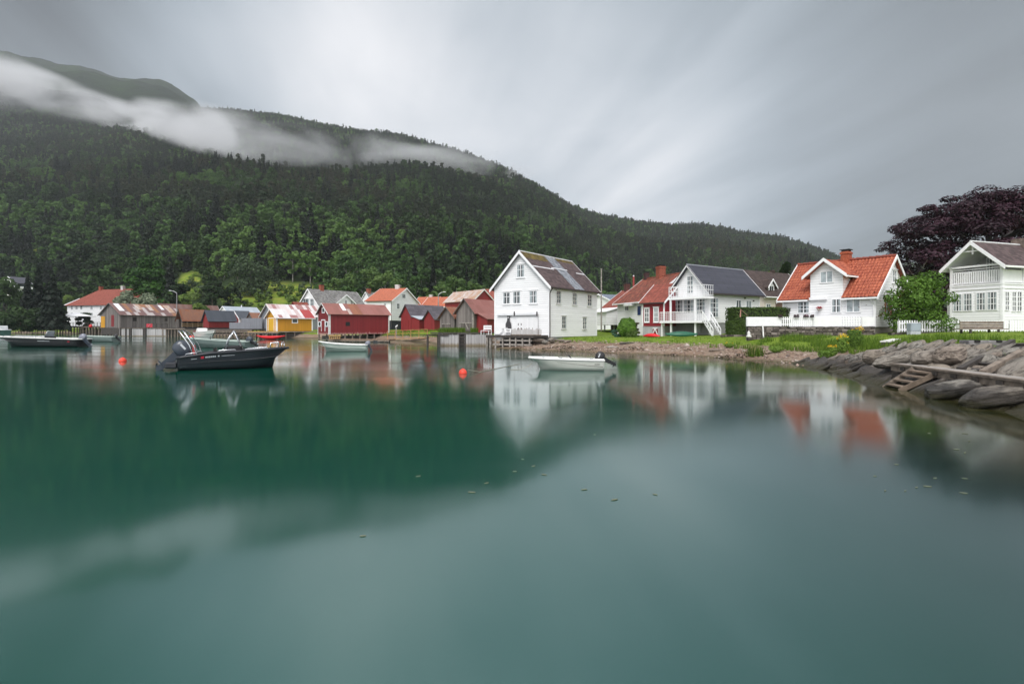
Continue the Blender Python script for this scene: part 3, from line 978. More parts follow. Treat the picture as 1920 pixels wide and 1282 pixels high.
for i in near_i:
    i = int(i)
    kn, vv = KN[kind_[i]], int(var_[i])
    zone = [z for z in ZONES if z[0] <= 960 + uu[i] * F][-1][1]
    lab, grp = f"{KW[kn]} {zone}", f"{KW[kn]}s {zone}"
    base = (float(xx[i]), float(yy[i]), float(zz_[i]) - 0.3)
    if (kn, vv) not in SRC:
        crown, trunk = KINDS[kn][vv]
        r_ = thing(kn, lab, 'tree', base, grp)
        link('crown', crown, r_)
        link('trunk', trunk, r_)
        r_.rotation_euler.z = float(rot_[i])
        r_.scale = (float(sc_[i]),) * 3
        SRC[(kn, vv)] = r_
    else:
        copy_tree(SRC[(kn, vv)], base, float(rot_[i]), float(sc_[i]), lab, grp)

far = ~is_near
me = bpy.data.meshes.new('forest')
fv = np.stack([xx[far], yy[far], zz_[far] - 0.4], -1).astype(np.float32)
me.vertices.add(len(fv))
me.vertices.foreach_set('co', fv.ravel())
for an, arr in (('scale', sc_[far]), ('turn', rot_[far]), ('sort', kind_[far] * 3 + var_[far])):
    at = me.attributes.new(an, 'FLOAT', 'POINT')
    at.data.foreach_set('value', np.asarray(arr, dtype=np.float32))
forest = link('forest', me)
tag(forest, 'unbroken mixed forest covering the mountainside', 'forest', kind='stuff')
ng = bpy.data.node_groups.new('forest_trees', 'GeometryNodeTree')
ng.interface.new_socket('Geometry', in_out='INPUT', socket_type='NodeSocketGeometry')
ng.interface.new_socket('Geometry', in_out='OUTPUT', socket_type='NodeSocketGeometry')
gi, go = ng.nodes.new('NodeGroupInput'), ng.nodes.new('NodeGroupOutput')
jn = ng.nodes.new('GeometryNodeJoinGeometry')


def _attr(nm):
    n = ng.nodes.new('GeometryNodeInputNamedAttribute')
    n.data_type = 'FLOAT'
    n.inputs['Name'].default_value = nm
    return n.outputs['Attribute']


a_sort, a_scale, a_turn = _attr('sort'), _attr('scale'), _attr('turn')
rv = ng.nodes.new('ShaderNodeCombineXYZ')
ng.links.new(a_turn, rv.inputs[2])
for ki, kn in enumerate(KN):
    for vv in range(3):
        if (kn, vv) not in SRC:
            continue
        cr = [c for c in SRC[(kn, vv)].children if c.name.startswith('crown')][0]
        oi = ng.nodes.new('GeometryNodeObjectInfo')
        oi.inputs['Object'].default_value = cr
        cp = ng.nodes.new('FunctionNodeCompare')
        cp.data_type = 'FLOAT'
        cp.operation = 'EQUAL'
        ng.links.new(a_sort, cp.inputs[0])
        cp.inputs[1].default_value = ki * 3 + vv
        cp.inputs['Epsilon'].default_value = 0.1
        ip = ng.nodes.new('GeometryNodeInstanceOnPoints')
        ng.links.new(gi.outputs[0], ip.inputs['Points'])
        ng.links.new(cp.outputs[0], ip.inputs['Selection'])
        ng.links.new(oi.outputs['Geometry'], ip.inputs['Instance'])
        ng.links.new(rv.outputs[0], ip.inputs['Rotation'])
        ng.links.new(a_scale, ip.inputs['Scale'])
        ng.links.new(ip.outputs[0], jn.inputs[0])
ng.links.new(jn.outputs[0], go.inputs[0])
md = forest.modifiers.new('trees', 'NODES')
md.node_group = ng

# ---- long low cloud lying against the slope
CL = [(-260, 120, 62), (0, 150, 50), (100, 178, 40), (200, 207, 30), (300, 228, 34), (400, 249, 43), (500, 266, 40), (600, 281, 34), (680, 288, 27), (760, 286, 20), (840, 296, 15), (920, 312, 11), (1000, 331, 8), (1040, 343, 5)]


def slope_Y(px, py):
    """depth at which the sight line through a point of the photograph meets the hillside"""
    ys = np.linspace(260, _ip(RIDGE_Y, px) * 1.0, 400)
    line = CAMZ + (HZ - py) / F * ys
    hz = hill_z((px - 960) / F * ys, ys)
    hit = np.where(hz >= line)[0]
    return float(ys[hit[0]]) if len(hit) else float(ys[-1])


m_cloud = bpy.data.materials.new('low_cloud')
m_cloud.use_nodes = True
nt = m_cloud.node_tree
nt.nodes.clear()
mo = nd(nt, 'ShaderNodeOutputMaterial')
cpts = []
for px, py, hh in CL:
    Yc = min(slope_Y(px, py + hh * 0.6), 1230.0) - 175.0
    p = P(px, py, Yc)
    cpts.append((p.x, p.y, p.z, 1.18 * hh / F * Yc))
X0, X1 = cpts[0][0], cpts[-1][0]
tcn = nd(nt, 'ShaderNodeTexCoord')
so = nd(nt, 'ShaderNodeSeparateXYZ', {0: tcn.outputs['Object']})
s01 = nd(nt, 'ShaderNodeMapRange', {0: so.outputs[0], 1: X0, 2: X1}).outputs[0]


def curve_of(idx, lo, hi):
    n = nd(nt, 'ShaderNodeFloatCurve', {'Value': s01})
    cu = n.mapping.curves[0]
    pts = [((c[0] - X0) / (X1 - X0), (c[idx] - lo) / (hi - lo)) for c in cpts]
    cu.points[0].location = pts[0]
    cu.points[1].location = pts[-1]
    for q in pts[1:-1]:
        cu.points.new(*q)
    n.mapping.update()
    return mth(nt, 'ADD', mth(nt, 'MULTIPLY', n.outputs[0], hi - lo), lo)


yc = curve_of(1, min(c[1] for c in cpts) - 1, max(c[1] for c in cpts) + 1)
zc = curve_of(2, min(c[2] for c in cpts) - 1, max(c[2] for c in cpts) + 1)
hc = curve_of(3, 0.0, max(c[3] for c in cpts) + 1)
DEP = 62.0
nA = nd(nt, 'ShaderNodeTexNoise', {'Vector': nd(nt, 'ShaderNodeMapping', {'Vector': tcn.outputs['Object'], 'Scale': (0.0075, 0.010, 0.026)}).outputs[0], 'Scale': 1.0, 'Detail': 4.0, 'Roughness': 0.55, 'Distortion': 0.35}).outputs[0]
qy = mth(nt, 'DIVIDE', mth(nt, 'SUBTRACT', so.outputs[1], yc), DEP)
qz = mth(nt, 'DIVIDE', mth(nt, 'SUBTRACT', so.outputs[2], zc), hc)
rr = mth(nt, 'ADD', mth(nt, 'MULTIPLY', qy, qy), mth(nt, 'MULTIPLY', qz, qz))
fall = mth(nt, 'SUBTRACT', 1.0, rr)
den = mth(nt, 'ADD', mth(nt, 'MULTIPLY', fall, 0.45), mth(nt, 'MULTIPLY', mth(nt, 'SUBTRACT', nA, 0.48), 4.2))
endf = mth(nt, 'MULTIPLY', sstep(nt, s01, 0.0, 0.06), sstep(nt, s01, 1.0, 0.9))
edge = mth(nt, 'MULTIPLY', sstep(nt, fall, 0.0, 0.85), endf)
den = mth(nt, 'MULTIPLY', mth(nt, 'MAXIMUM', den, 0.0), edge)
pv = nd(nt, 'ShaderNodeVolumePrincipled', {'Color': (0.97, 0.98, 1, 1), 'Density': mth(nt, 'MULTIPLY', den, 0.030), 'Anisotropy': 0.2})
nt.links.new(pv.outputs[0], mo.inputs['Volume'])
mb = MB()
ring = []
for (x, y, z, hh) in cpts:
    base = len(mb.v)
    for k in range(12):
        a = 2 * math.pi * k / 12
        mb.v.append((x, y + DEP * 1.05 * math.cos(a), z + hh * 1.05 * math.sin(a)))
    ring.append(base)
for i in range(len(ring) - 1):
    for k in range(12):
        mb.f.append((ring[i] + k, ring[i] + (k + 1) % 12, ring[i + 1] + (k + 1) % 12, ring[i + 1] + k))
mb.f.append(tuple(ring[0] + k for k in range(12)))
mb.f.append(tuple(ring[-1] + k for k in range(11, -1, -1)))
cl = mb.build('low_cloud', m_cloud)
cl['kind'] = 'stuff'
tag(cl, 'long white streak of low cloud lying across the forested mountainside', 'cloud')

# ---- the damp air between the camera and the hills
m_haze = bpy.data.materials.new('haze')
m_haze.use_nodes = True
nt = m_haze.node_tree
nt.nodes.clear()
mo = nd(nt, 'ShaderNodeOutputMaterial')
pv = nd(nt, 'ShaderNodeVolumePrincipled', {'Color': (0.91, 0.955, 1.0, 1), 'Density': 0.00010})
nt.links.new(pv.outputs[0], mo.inputs['Volume'])
hz = MB().box(-4200, 4200, -450, 3100, -330, 1290).build('haze', m_haze)
tag(hz, kind='stuff')


# ================================================================== BUILDINGS
class Bld:
    """a gabled building: gable wall in the plane b = 0 (runs along a), long wall in the plane a = 0 (runs along b)"""

    def __init__(s, name, label, cpx, Y0, vp, gpx, spx, zb, ze, zr, left=True, group=None, cat='house', W=None, L=None):
        d = Vector(((vp - 960) / F, 1.0)).normalized()
        dl = Vector((-d.y, d.x))
        u0 = (cpx - 960) / F
        O = Vector((u0 * Y0, Y0))

        def solve(dr, px):
            u = (px - 960) / F
            return (u * Y0 - O.x) / (dr.x - u * dr.y)
        s.a, s.b = (dl, d) if left else (d, dl)
        s.O, s.Y0 = O, Y0
        s.W = W or solve(s.a, gpx)
        s.L = L or solve(s.b, spx)
        s.zb, s.ze = zb, (ZY(ze, Y0) if ze > 60 else ze)
        ymid = Y0 + s.a.y * s.W / 2
        s.zr = ZY(zr, ymid) if zr > 60 else zr
        s.slope = (s.zr - s.ze) / (s.W / 2)
        c = s.P(s.W / 2, s.L / 2, zb)
        s.root = thing(name, label, cat, c, group) if name else None

    def P(s, a, b, z):
        q = s.O + s.a * a + s.b * b
        return Vector((q.x, q.y, z))

    def V(s, a, b, z):
        q = s.a * a + s.b * b
        return Vector((q.x, q.y, z))

    def frame(s, face):
        """origin, run direction, outward direction of a wall"""
        o = Vector((s.O.x, s.O.y, 0))
        a3, b3 = Vector((s.a.x, s.a.y, 0)), Vector((s.b.x, s.b.y, 0))
        if face == 'g':
            return o, a3, -b3
        if face == 's':
            return o, b3, -a3
        if face == 'gb':
            return o + b3 * s.L, a3, b3
        return o + a3 * s.W, b3, a3

    def at(s, face, px, py, off=0.0):
        """run and height where the sight line through (px, py) meets a wall"""
        o, r, n = s.frame(face)
        o = o + n * off
        d = Vector(((px - 960) / F, 1.0, (HZ - py) / F))
        c = Vector((0, 0, CAMZ))
        t = (o - c).dot(n) / d.dot(n)
        p = c + d * t
        return (p - o).dot(r), p.z

    def wbox(s, mb, face, s0, s1, z0, z1, d0, d1):
        o, r, n = s.frame(face)
        return mb.obox(o + r * s0 + n * d0 + Vector((0, 0, z0)), r * (s1 - s0), n * (d1 - d0), (0, 0, z1 - z0))

    def walls(s, mat, foot=None, footz=None, name='wall'):
        mb = MB()
        W, L = s.W, s.L
        mb.prism([s.P(0, 0, s.zb), s.P(W, 0, s.zb), s.P(W, 0, s.ze), s.P(W / 2, 0, s.zr), s.P(0, 0, s.ze)], s.V(0, L, 0))
        o = mb.build(name, mat, s.root)
        if foot:
            f = MB().prism([s.P(0.06, 0.06, footz), s.P(W - 0.06, 0.06, footz), s.P(W - 0.06, L - 0.06, footz), s.P(0.06, L - 0.06, footz)], (0, 0, s.zb - footz - 0.01))
            f.build('foundation', foot, s.root)
        return o

    def slab(s, side, oe, orr, th, b0=None, b1=None, lift=0.006):
        W = s.W
        b0 = -orr if b0 is None else b0
        b1 = s.L + orr if b1 is None else b1
        sg = 1 if side == 0 else -1
        ae = -oe if side == 0 else W + oe
        z_e = s.ze - oe * s.slope + lift
        z_r = s.zr + lift
        poly = [s.P(ae, b0, z_e), s.P(W / 2, b0, z_r), s.P(W / 2, b0, z_r + th), s.P(ae, b0, z_e + th)]
        return poly, s.V(0, b1 - b0, 0)

    def roof(s, mat, oe=0.35, orr=0.35, th=0.12, barge=TRIM, bh=0.24, eave=TRIM, ridge=None, name='roof', both=False):
        mb = MB()
        for side in (0, 1):
            mb.prism(*s.slab(side, oe, orr, th))
        r = mb.build(name, mat, s.root)
        s.rf = r
        if barge:
            for b_, out in ((-orr - 0.05, 1), (s.L + orr + 0.003, 0)):
                for side in (0, 1):
                    W = s.W
                    ae = -oe - 0.04 if side == 0 else W + oe + 0.04
                    z_e, z_r = s.ze - (oe + 0.04) * s.slope + th, s.zr + th
                    poly = [s.P(ae, b_, z_e + 0.03), s.P(W / 2, b_, z_r + 0.03), s.P(W / 2, b_, z_r + 0.03 - bh), s.P(ae, b_, z_e + 0.03 - bh)]
                    MB().prism(poly, s.V(0, 0.047, 0)).build('bargeboard', barge, r)
        if eave:
            ae, z_e = -oe - 0.09, s.ze - oe * s.slope
            MB().obox(s.P(ae, -orr, z_e - 0.05), s.V(0.085, 0, 0), s.V(0, s.L + 2 * orr, 0), (0, 0, 0.13)).build('gutter', eave, r)
        if ridge:
            MB().path([s.P(s.W / 2, -orr, s.zr + th), s.P(s.W / 2, s.L + orr, s.zr + th)], 0.09, 6).build('ridge_cap', ridge, r)
        return r

    def corner_boards(s, mat, w=0.16, faces=('g', 's')):
        """one board on each visible wall at each visible corner"""
        for face in faces:
            run = s.W if face == 'g' else s.L
            zt = s.ze - 0.02
            for p0, p1 in ((0.002, w), (run - w, run - 0.002)):
                mb = MB()
                s.wbox(mb, face, p0, p1, s.zb, zt, 0.003, 0.035)
                mb.build('corner_board', mat, s.root)

    def window(s, face, x0, y0, x1, y1, cols=2, rows=2, fw=0.075, frame=TRIM, glass=GLASS, off=0.0, mw=0.045, rows_at=None, hood=True, name='window', label=None, parent=None):
        s0, za = s.at(face, x0, (y0 + y1) / 2, off)
        s1, zb_ = s.at(face, x1, (y0 + y1) / 2, off)
        zt = s.at(face, (x0 + x1) / 2, y0, off)[1]
        z0 = s.at(face, (x0 + x1) / 2, y1, off)[1]
        if s0 > s1:
            s0, s1 = s1, s0
        return s.window_m(face, s0, s1, z0, zt, cols, rows, fw, frame, glass, off, mw, rows_at, hood, name, label, parent)

    def window_m(s, face, s0, s1, z0, z1, cols=2, rows=2, fw=0.075, frame=TRIM, glass=GLASS, off=0.0, mw=0.045, rows_at=None, hood=True, name='window', label=None, parent=None):
        mb = MB()
        o = off
        s.wbox(mb, face, s0 - fw, s0, z0 - fw, z1 + fw, o + 0.002, o + 0.06)
        s.wbox(mb, face, s1, s1 + fw, z0 - fw, z1 + fw, o + 0.002, o + 0.06)
        s.wbox(mb, face, s0, s1, z1, z1 + fw, o + 0.002, o + 0.057)
        s.wbox(mb, face, s0, s1, z0 - fw, z0, o + 0.002, o + 0.057)
        if hood:
            s.wbox(mb, face, s0 - fw - 0.05, s1 + fw + 0.05, z1 + fw + 0.002, z1 + fw + 0.05, o + 0.002, o + 0.11)
            s.wbox(mb, face, s0 - fw - 0.03, s1 + fw + 0.03, z0 - fw - 0.042, z0 - fw - 0.002, o + 0.002, o + 0.09)
        for i in range(1, cols):
            c = s0 + (s1 - s0) * i / cols
            w = mw * (1.6 if cols == 2 else 1)
            s.wbox(mb, face, c - w / 2, c + w / 2, z0, z1, o + 0.002, o + 0.045)
        for zf in (rows_at if rows_at is not None else [i / rows for i in range(1, rows)]):
            c = z0 + (z1 - z0) * zf
            s.wbox(mb, face, s0, s1, c - mw / 2, c + mw / 2, o + 0.002, o + 0.04)
        w_ = mb.build(name, frame, parent or s.root)
        if label:
            w_['label'] = label
        g_ = MB()
        s.wbox(g_, face, s0, s1, z0, z1, o + 0.003, o + 0.02)
        g_.build('pane', glass, w_)
        if glass is GLASS and s1 - s0 > 0.45 and cols >= 2:
            c_ = MB()
            w = s1 - s0
            k = 0.16 + 0.12 * abs(math.sin(s0 * 7.3 + z0 * 3.1))
            s.wbox(c_, face, s0 + 0.01, s0 + w * k, z0 + 0.01, z1 - 0.01, o + 0.0205, o + 0.022)
            s.wbox(c_, face, s1 - w * k, s1 - 0.01, z0 + 0.01, z1 - 0.01, o + 0.0205, o + 0.022)
            c_.build('curtain', CURTAIN, w_)
        return w_

    def panel(s, face, x0, y0, x1, y1, d0, d1, mat, name, parent=None, off=0.0, bevel=0):
        s0, _ = s.at(face, x0, (y0 + y1) / 2, off)
        s1, _ = s.at(face, x1, (y0 + y1) / 2, off)
        z1 = s.at(face, (x0 + x1) / 2, y0, off)[1]
        z0 = s.at(face, (x0 + x1) / 2, y1, off)[1]
        mb = MB()
        s.wbox(mb, face, min(s0, s1), max(s0, s1), z0, z1, off + d0, off + d1)
        return mb.build(name, mat, parent or s.root, bevel=bevel)

    def chimney(s, bpos, w, d, z0, z1, mat=BRICK, cap=CAPS, apos=None):
        a = s.W / 2 if apos is None else apos
        mb = MB().obox(s.P(a - d / 2, bpos - w / 2, z0), s.V(d, 0, 0), s.V(0, w, 0), (0, 0, z1 - z0))
        mb.obox(s.P(a - d / 2 - 0.05, bpos - w / 2 - 0.05, z1 - 0.22), s.V(d + 0.1, 0, 0), s.V(0, w + 0.1, 0), (0, 0, 0.14))
        c = mb.build('chimney', mat, s.rf)
        if cap:
            MB().obox(s.P(a - d / 2 - 0.06, bpos - w / 2 - 0.06, z1 + 0.12), s.V(d + 0.12, 0, 0), s.V(0, w + 0.12, 0), (0, 0, 0.06)) \
                .obox(s.P(a - d / 2 + 0.05, bpos - w / 2 + 0.05, z1), s.V(0.08, 0, 0), s.V(0, w - 0.1, 0), (0, 0, 0.12)) \
                .obox(s.P(a + d / 2 - 0.13, bpos - w / 2 + 0.05, z1), s.V(0.08, 0, 0), s.V(0, w - 0.1, 0), (0, 0, 0.12)).build('chimney_cap', cap, s.rf)
        return c


def fence_pickets(mb, p0, p1, h, pitch, w, th=0.02, gapz=0.05, pointed=False):
    p0, p1 = Vector(p0), Vector(p1)
    d = (p1 - p0)
    n = max(2, int(d.length / pitch))
    t = Vector((d.x, d.y, 0)).normalized()
    nn = Vector((-t.y, t.x, 0))
    for i in range(n + 1):
        q = p0 + d * (i / n)
        mb.obox(q - t * w / 2 - nn * th / 2 + Vector((0, 0, gapz)), t * w, nn * th, (0, 0, h - gapz))
    return mb


# ------------------------------------------------------------------ tall white warehouse in the middle
wh = Bld('white_warehouse', 'tall white clapboard warehouse with dark patched slate roof beside the wooden deck', 1030.5, 50.4, 1680, 927, 1119, 1.06, 533.5, 473)
wh.walls(WHITE, CONC, 0.6)
rf = wh.roof(T_OLD, 0.32, 0.35, 0.11, TRIM, 0.30, None)
wh.corner_boards(TRIM, 0.17)
# pale sheet patch and metal strips laid over the slates
m_patch = m_plain('pale_worn_roof_sheet', (0.22, 0.24, 0.27), 0.5, 0.2, var=0.55, scale=2.5, c2=(0.36, 0.38, 0.42))
m_patchb = m_plain('bleached_sheet_streak', (0.45, 0.49, 0.55), 0.5, 0.2, var=0.35, scale=3.0)
m_lich = m_plain('ochre_lichen_slates', (0.10, 0.075, 0.03), 0.9, var=0.5, scale=1.6, c2=(0.17, 0.125, 0.03))


def roof_sheet(B, b0, b1, f0, f1, oe, th, mat, name, h=0.02, shear=0.0):
    """a sheet lying on the roof of side 0 from fraction f0 (eave) to f1 (ridge)"""
    def q(f, b):
        a = -oe + (B.W / 2 + oe) * f
        return B.P(a, b, B.ze + a * B.slope + th + 0.006 + 0.003)
    n = Vector((0, 0, h))
    return MB().prism([q(f0, b0 - shear), q(f0, b1 - shear), q(f1, b1), q(f1, b0)], n).build(name, mat, B.rf)


roof_sheet(wh, 4.1, 6.1, 0.0, 0.985, 0.32, 0.11, m_patch, 'roof_patch', shear=-0.3)
roof_sheet(wh, -0.25, 4.0, 0.80, 0.985, 0.32, 0.11, m_lich, 'lichen_patch', 0.012)
roof_sheet(wh, 6.25, 10.0, 0.90, 0.985, 0.32, 0.11, m_lich, 'lichen_patch', 0.012)
for b0, b1 in ((-0.3, 3.6), (3.4, 6.6), (8.3, 10.1)):
    roof_sheet(wh, b0, b1, 0.555 if b0 != 3.4 else 0.60, 0.575 if b0 != 3.4 else 0.62, 0.32, 0.11, METALW, 'flashing_strip', 0.03)
MB().path([wh.P(wh.W / 2, -0.36, wh.zr + 0.12), wh.P(wh.W / 2, wh.L + 0.36, wh.zr + 0.12)], 0.07, 6).build('ridge_cap', METALW, rf)
mb = MB()
mb.obox(wh.P(-0.45, -0.34, wh.ze - 0.32 * wh.slope - 0.02), wh.V(0.1, 0, 0), wh.V(0, wh.L + 0.7, 0), (0, 0, 0.11))
gut = mb.build('gutter', DPIPE, rf)
MB().path([wh.P(-0.38, -0.05, wh.ze - 0.32), wh.P(-0.10, -0.05, wh.ze - 0.72), wh.P(-0.08, -0.07, wh.ze - 0.9), wh.P(-0.08, -0.07, 1.0)], 0.055, 7).build('downpipe', DPIPE, wh.root)
for bx in ((970.1, 497, 983.2, 519), (944.2, 549, 956.5, 569), (963, 547.3, 975.7, 568.5), (993.7, 546, 1006.8, 567.5)):
    wh.window('g', *bx, 2, 2, 0.10, TRIM, GLASS, rows_at=[0.62])
for bx in ((1043.3, 546, 1050.8, 568), (1073.4, 550, 1080.8, 570.5), (1101.4, 553.5, 1108.7, 572.8), (1053, 593.6, 1060.6, 615), (1092.4, 596, 1098.6, 616)):
    wh.window('s', *bx, 2, 3, 0.09, TRIM_OLD, GLASS)
aw = wh.panel('g', 934, 586, 1010, 591.5, 0.05, 0.22, METALW, 'awning_case', bevel=0.03)
for px in (967, 1009.3):
    wh.panel('g', px - 1, 584.0, px + 1, 592.5, 0.225, 0.27, DPIPE, 'awning_bracket', aw)
dr_ = wh.panel('g', 968.5, 596.5, 1008.5, 629, 0.012, 0.05, WHITE_V, 'barn_door')
for px in (972.5, 978):
    for py in (608, 616):
        wh.panel('g', px - 0.7, py - 2, px + 0.7, py + 2, 0.052, 0.07, GREYB, 'door_fitting', dr_)
lp = MB().path([wh.P(wh.W * 0.165, -0.3, 1.3), wh.P(wh.W * 0.165, -0.3, 3.2)], 0.018, 6).build('lamp_post', DPIPE, wh.root)

# bottle-shaped sign with its label board, leaning on the warehouse front
sgn = Bld('', '', 1030.5, 50.4, 1680, 927, 1119, 1.06, 533.5, 473)
s0, z_ = wh.at('g', 954.5, 616)
o_, r_, n_ = wh.frame('g')
bc = o_ + r_ * s0 + n_ * 0.10
zt = wh.at('g', 954.5, 592.2)[1]
zbm = wh.at('g', 954.5, 616)[1]
bs = thing('bottle_sign', 'dark bottle-shaped board above a small white label board on the warehouse front', 'sign', (bc.x, bc.y, zbm))
prof = [(0.30, 0.0), (0.335, 0.06), (0.335, 0.33), (0.30, 0.42), (0.22, 0.50), (0.16, 0.60), (0.135, 0.72), (0.135, 0.90), (0.17, 0.92), (0.17, 1.0)]
hgt = zt - zbm
poly = [bc + r_ * x + Vector((0, 0, zbm + z * hgt)) for x, z in prof] + [bc - r_ * x + Vector((0, 0, zbm + z * hgt)) for x, z in reversed(prof)]
m_bottle = m_plain('charcoal_sign_paint', (0.05, 0.048, 0.052), 0.6, var=0.15)
MB().prism(poly, n_ * 0.04).build('bottle_board', m_bottle, bs)
MB().lathe([(0.055, 0), (0.055, 0.03)], bc + n_ * 0.042 + Vector((0, 0, zbm + 0.86 * hgt)), 12, n_).build('white_disc', TRIM, bs)
zl0 = wh.at('g', 954.5, 623.5)[1]
lb_ = MB().obox(bc - r_ * 0.36 + n_ * 0.02 + Vector((0, 0, zl0)), r_ * 0.72, n_ * 0.04, (0, 0, zbm - zl0 - 0.01)).build('label_board', TRIM, bs)
mb = MB()
for k, (x0, x1, zz0) in enumerate(((-0.22, -0.05, 0.22), (-0.03, 0.1, 0.22), (0.12, 0.22, 0.22), (-0.18, 0.16, 0.12))):
    mb.obox(bc + r_ * x0 + n_ * 0.062 + Vector((0, 0, zl0 + zz0 * 0.9)), r_ * (x1 - x0), n_ * 0.006, (0, 0, 0.07 if zz0 > 0.2 else 0.03))
mb.build('lettering', m_bottle, lb_)

# ------------------------------------------------------------------ white house with black roof, balcony and veranda
bh = Bld('white_gabled_house', 'white house with black sheet roof, upper balcony and raised veranda with white stairs', 1329, 50.6, 2480, 1259.5, 1424.5, 2.42, 543.5, 499)
bh.walls(WHITE, CONC, 0.7)
rf = bh.roof(T_BLACK, 0.35, 0.45, 0.13, TRIM, 0.22, DPIPE)
MB().path([bh.P(bh.W / 2, -0.46, bh.zr + 0.14), bh.P(bh.W / 2, bh.L + 0.46, bh.zr + 0.14)], 0.06, 6).build('ridge_cap', m_plain('pale_ridge_metal', (0.4, 0.42, 0.46), 0.4, 0.3), rf)
mb = MB()
for side in (0, 1):
    ae = -0.43 if side == 0 else bh.W + 0.43
    ze_ = bh.ze - 0.43 * bh.slope + 0.17
    mb.prism([bh.P(ae, -0.53, ze_), bh.P(bh.W / 2, -0.53, bh.zr + 0.17), bh.P(bh.W / 2, -0.53, bh.zr + 0.10), bh.P(ae, -0.53, ze_ - 0.07)], bh.V(0, 0.028, 0))
mb.build('verge_trim', DPIPE, rf)
bh.corner_boards(TRIM, 0.15)
for bx in ((1266.5, 563, 1280, 586), (1283, 563, 1301, 586)):
    bh.window('g', *bx, 3, 3, 0.06, TRIM, GLASS, hood=False)
bh.window('g', 1307, 559, 1322, 588, 3, 4, 0.06, TRIM, GLASS, hood=False)
bh.window('s', 1331.5, 559.5, 1346, 594, 3, 4, 0.06, TRIM, GLASS, hood=False)
bh.window('s', 1380, 563.5, 1389, 576.5, 2, 1, 0.07, TRIM, GLASS, hood=False)
bh.window('s', 1399, 564.5, 1408, 576, 2, 1, 0.07, TRIM, CURTAIN, hood=False)
bh.window('g', 1289.3, 518.5, 1299.8, 549, 2, 4, 0.07, TRIM, GLASS, hood=False, name='balcony_door')
MB().path([bh.P(-0.33, -0.3, bh.ze - 0.25), bh.P(-0.1, -0.08, bh.ze - 0.6), bh.P(-0.1, -0.08, 0.9)], 0.045, 7).build('downpipe', TRIM, bh.root)
for px, py in ((1396, 559), (1412, 564)):
    s_, z_ = bh.at('s', px, py)
    o_, r_, n_ = bh.frame('s')
    MB().lathe([(0.07, 0), (0.07, 0.1), (0.03, 0.14)], o_ + r_ * s_ + Vector((0, 0, z_)), 8, n_).build('wall_lamp', DPIPE, bh.root)
# upper balcony: slab, posts, railing
DZ = bh.at('g', 1290, 601, 1.6)[1]
BD = 1.5                                    # balcony depth
zs1 = bh.at('g', 1290, 556.5, BD)[1]
a_l = bh.at('g', 1253.5, 560, BD)[0]
a_r = bh.at('g', 1319.5, 560, BD)[0]
o_, r_, n_ = bh.frame('g')


def gp(a, d, z):
    return o_ + r_ * a + n_ * d + Vector((0, 0, z))


a0, a1 = min(a_l, a_r), max(a_l, a_r)
bal = MB().obox(gp(a0, 0.01, zs1 - 0.20), r_ * (a1 - a0), n_ * BD, (0, 0, 0.20)).build('balcony_floor', TRIM, bh.root)
zr1 = bh.at('g', 1290, 535.8, BD)[1]
mb = MB()
for zz_r in (zr1, zs1 + 0.12, (zr1 + zs1) / 2 + 0.1):
    mb.bar(gp(a0, BD - 0.04, zz_r), gp(a1, BD - 0.04, zz_r), 0.04, 0.05)
    for aa in (a0 + 0.03, a1 - 0.03):
        mb.bar(gp(aa, 0.05, zz_r), gp(aa, BD - 0.07, zz_r), 0.04, 0.05)
for k in range(15):
    a = a0 + (a1 - a0) * k / 14
    mb.obox(gp(a - 0.012, BD - 0.05, zs1), r_ * 0.024, n_ * 0.024, (0, 0, zr1 - zs1))
for k in range(5):
    for aa in (a0 + 0.03, a1 - 0.03):
        mb.obox(gp(aa - 0.012, 0.1 + k * 0.32, zs1), r_ * 0.024, n_ * 0.024, (0, 0, zr1 - zs1))
mb.build('balcony_railing', TRIM, bh.root)
# veranda deck in front, wider than the house on the left
VD = 2.4
av1 = bh.at('g', 1236.5, 601, VD)[0]
av0 = bh.at('g', 1316, 601, VD)[0]
zd = bh.at('g', 1275, 601.0, VD)[1]
zrl = bh.at('g', 1275, 584.5, VD)[1]
MB().obox(gp(av0, 0.02, zd - 0.22), r_ * (av1 - av0), n_ * VD, (0, 0, 0.22)).build('veranda_deck', TRIM, bh.root)
mb = MB()
for k in range(5):
    z = zd + 0.12 + (zrl - zd - 0.12) * k / 4
    mb.bar(gp(av0, VD - 0.05, z), gp(av1, VD - 0.05, z), 0.05, 0.06 if k == 4 else 0.026)
    mb.bar(gp(av1 - 0.04, 0.6, z), gp(av1 - 0.04, VD - 0.08, z), 0.05, 0.05 if k == 4 else 0.035)
n_b = 24
for k in range(n_b + 1):
    a = av0 + (av1 - av0) * k / n_b
    mb.obox(gp(a - 0.013, VD - 0.072, zd), r_ * 0.026, n_ * 0.03, (0, 0, zrl - zd - 0.03))
mb.build('veranda_railing', TRIM, bh.root)
for px, dd in ((1257.5, BD - 0.1), (1303.5, BD - 0.1)):
    a = bh.at('g', px, 580, dd)[0]
    MB().obox(gp(a - 0.07, dd - 0.07, zd + 0.003), r_ * 0.14, n_ * 0.14, (0, 0, zs1 - 0.204 - zd)).build('veranda_post', TRIM, bh.root)
for px in (1240.5, 1257.5, 1303):
    a = bh.at('g', px, 612, VD - 0.2)[0]
    MB().obox(gp(a - 0.07, VD - 0.34, 0.85), r_ * 0.14, n_ * 0.14, (0, 0, zd - 0.224 - 0.85)).build('veranda_post', TRIM, bh.root)
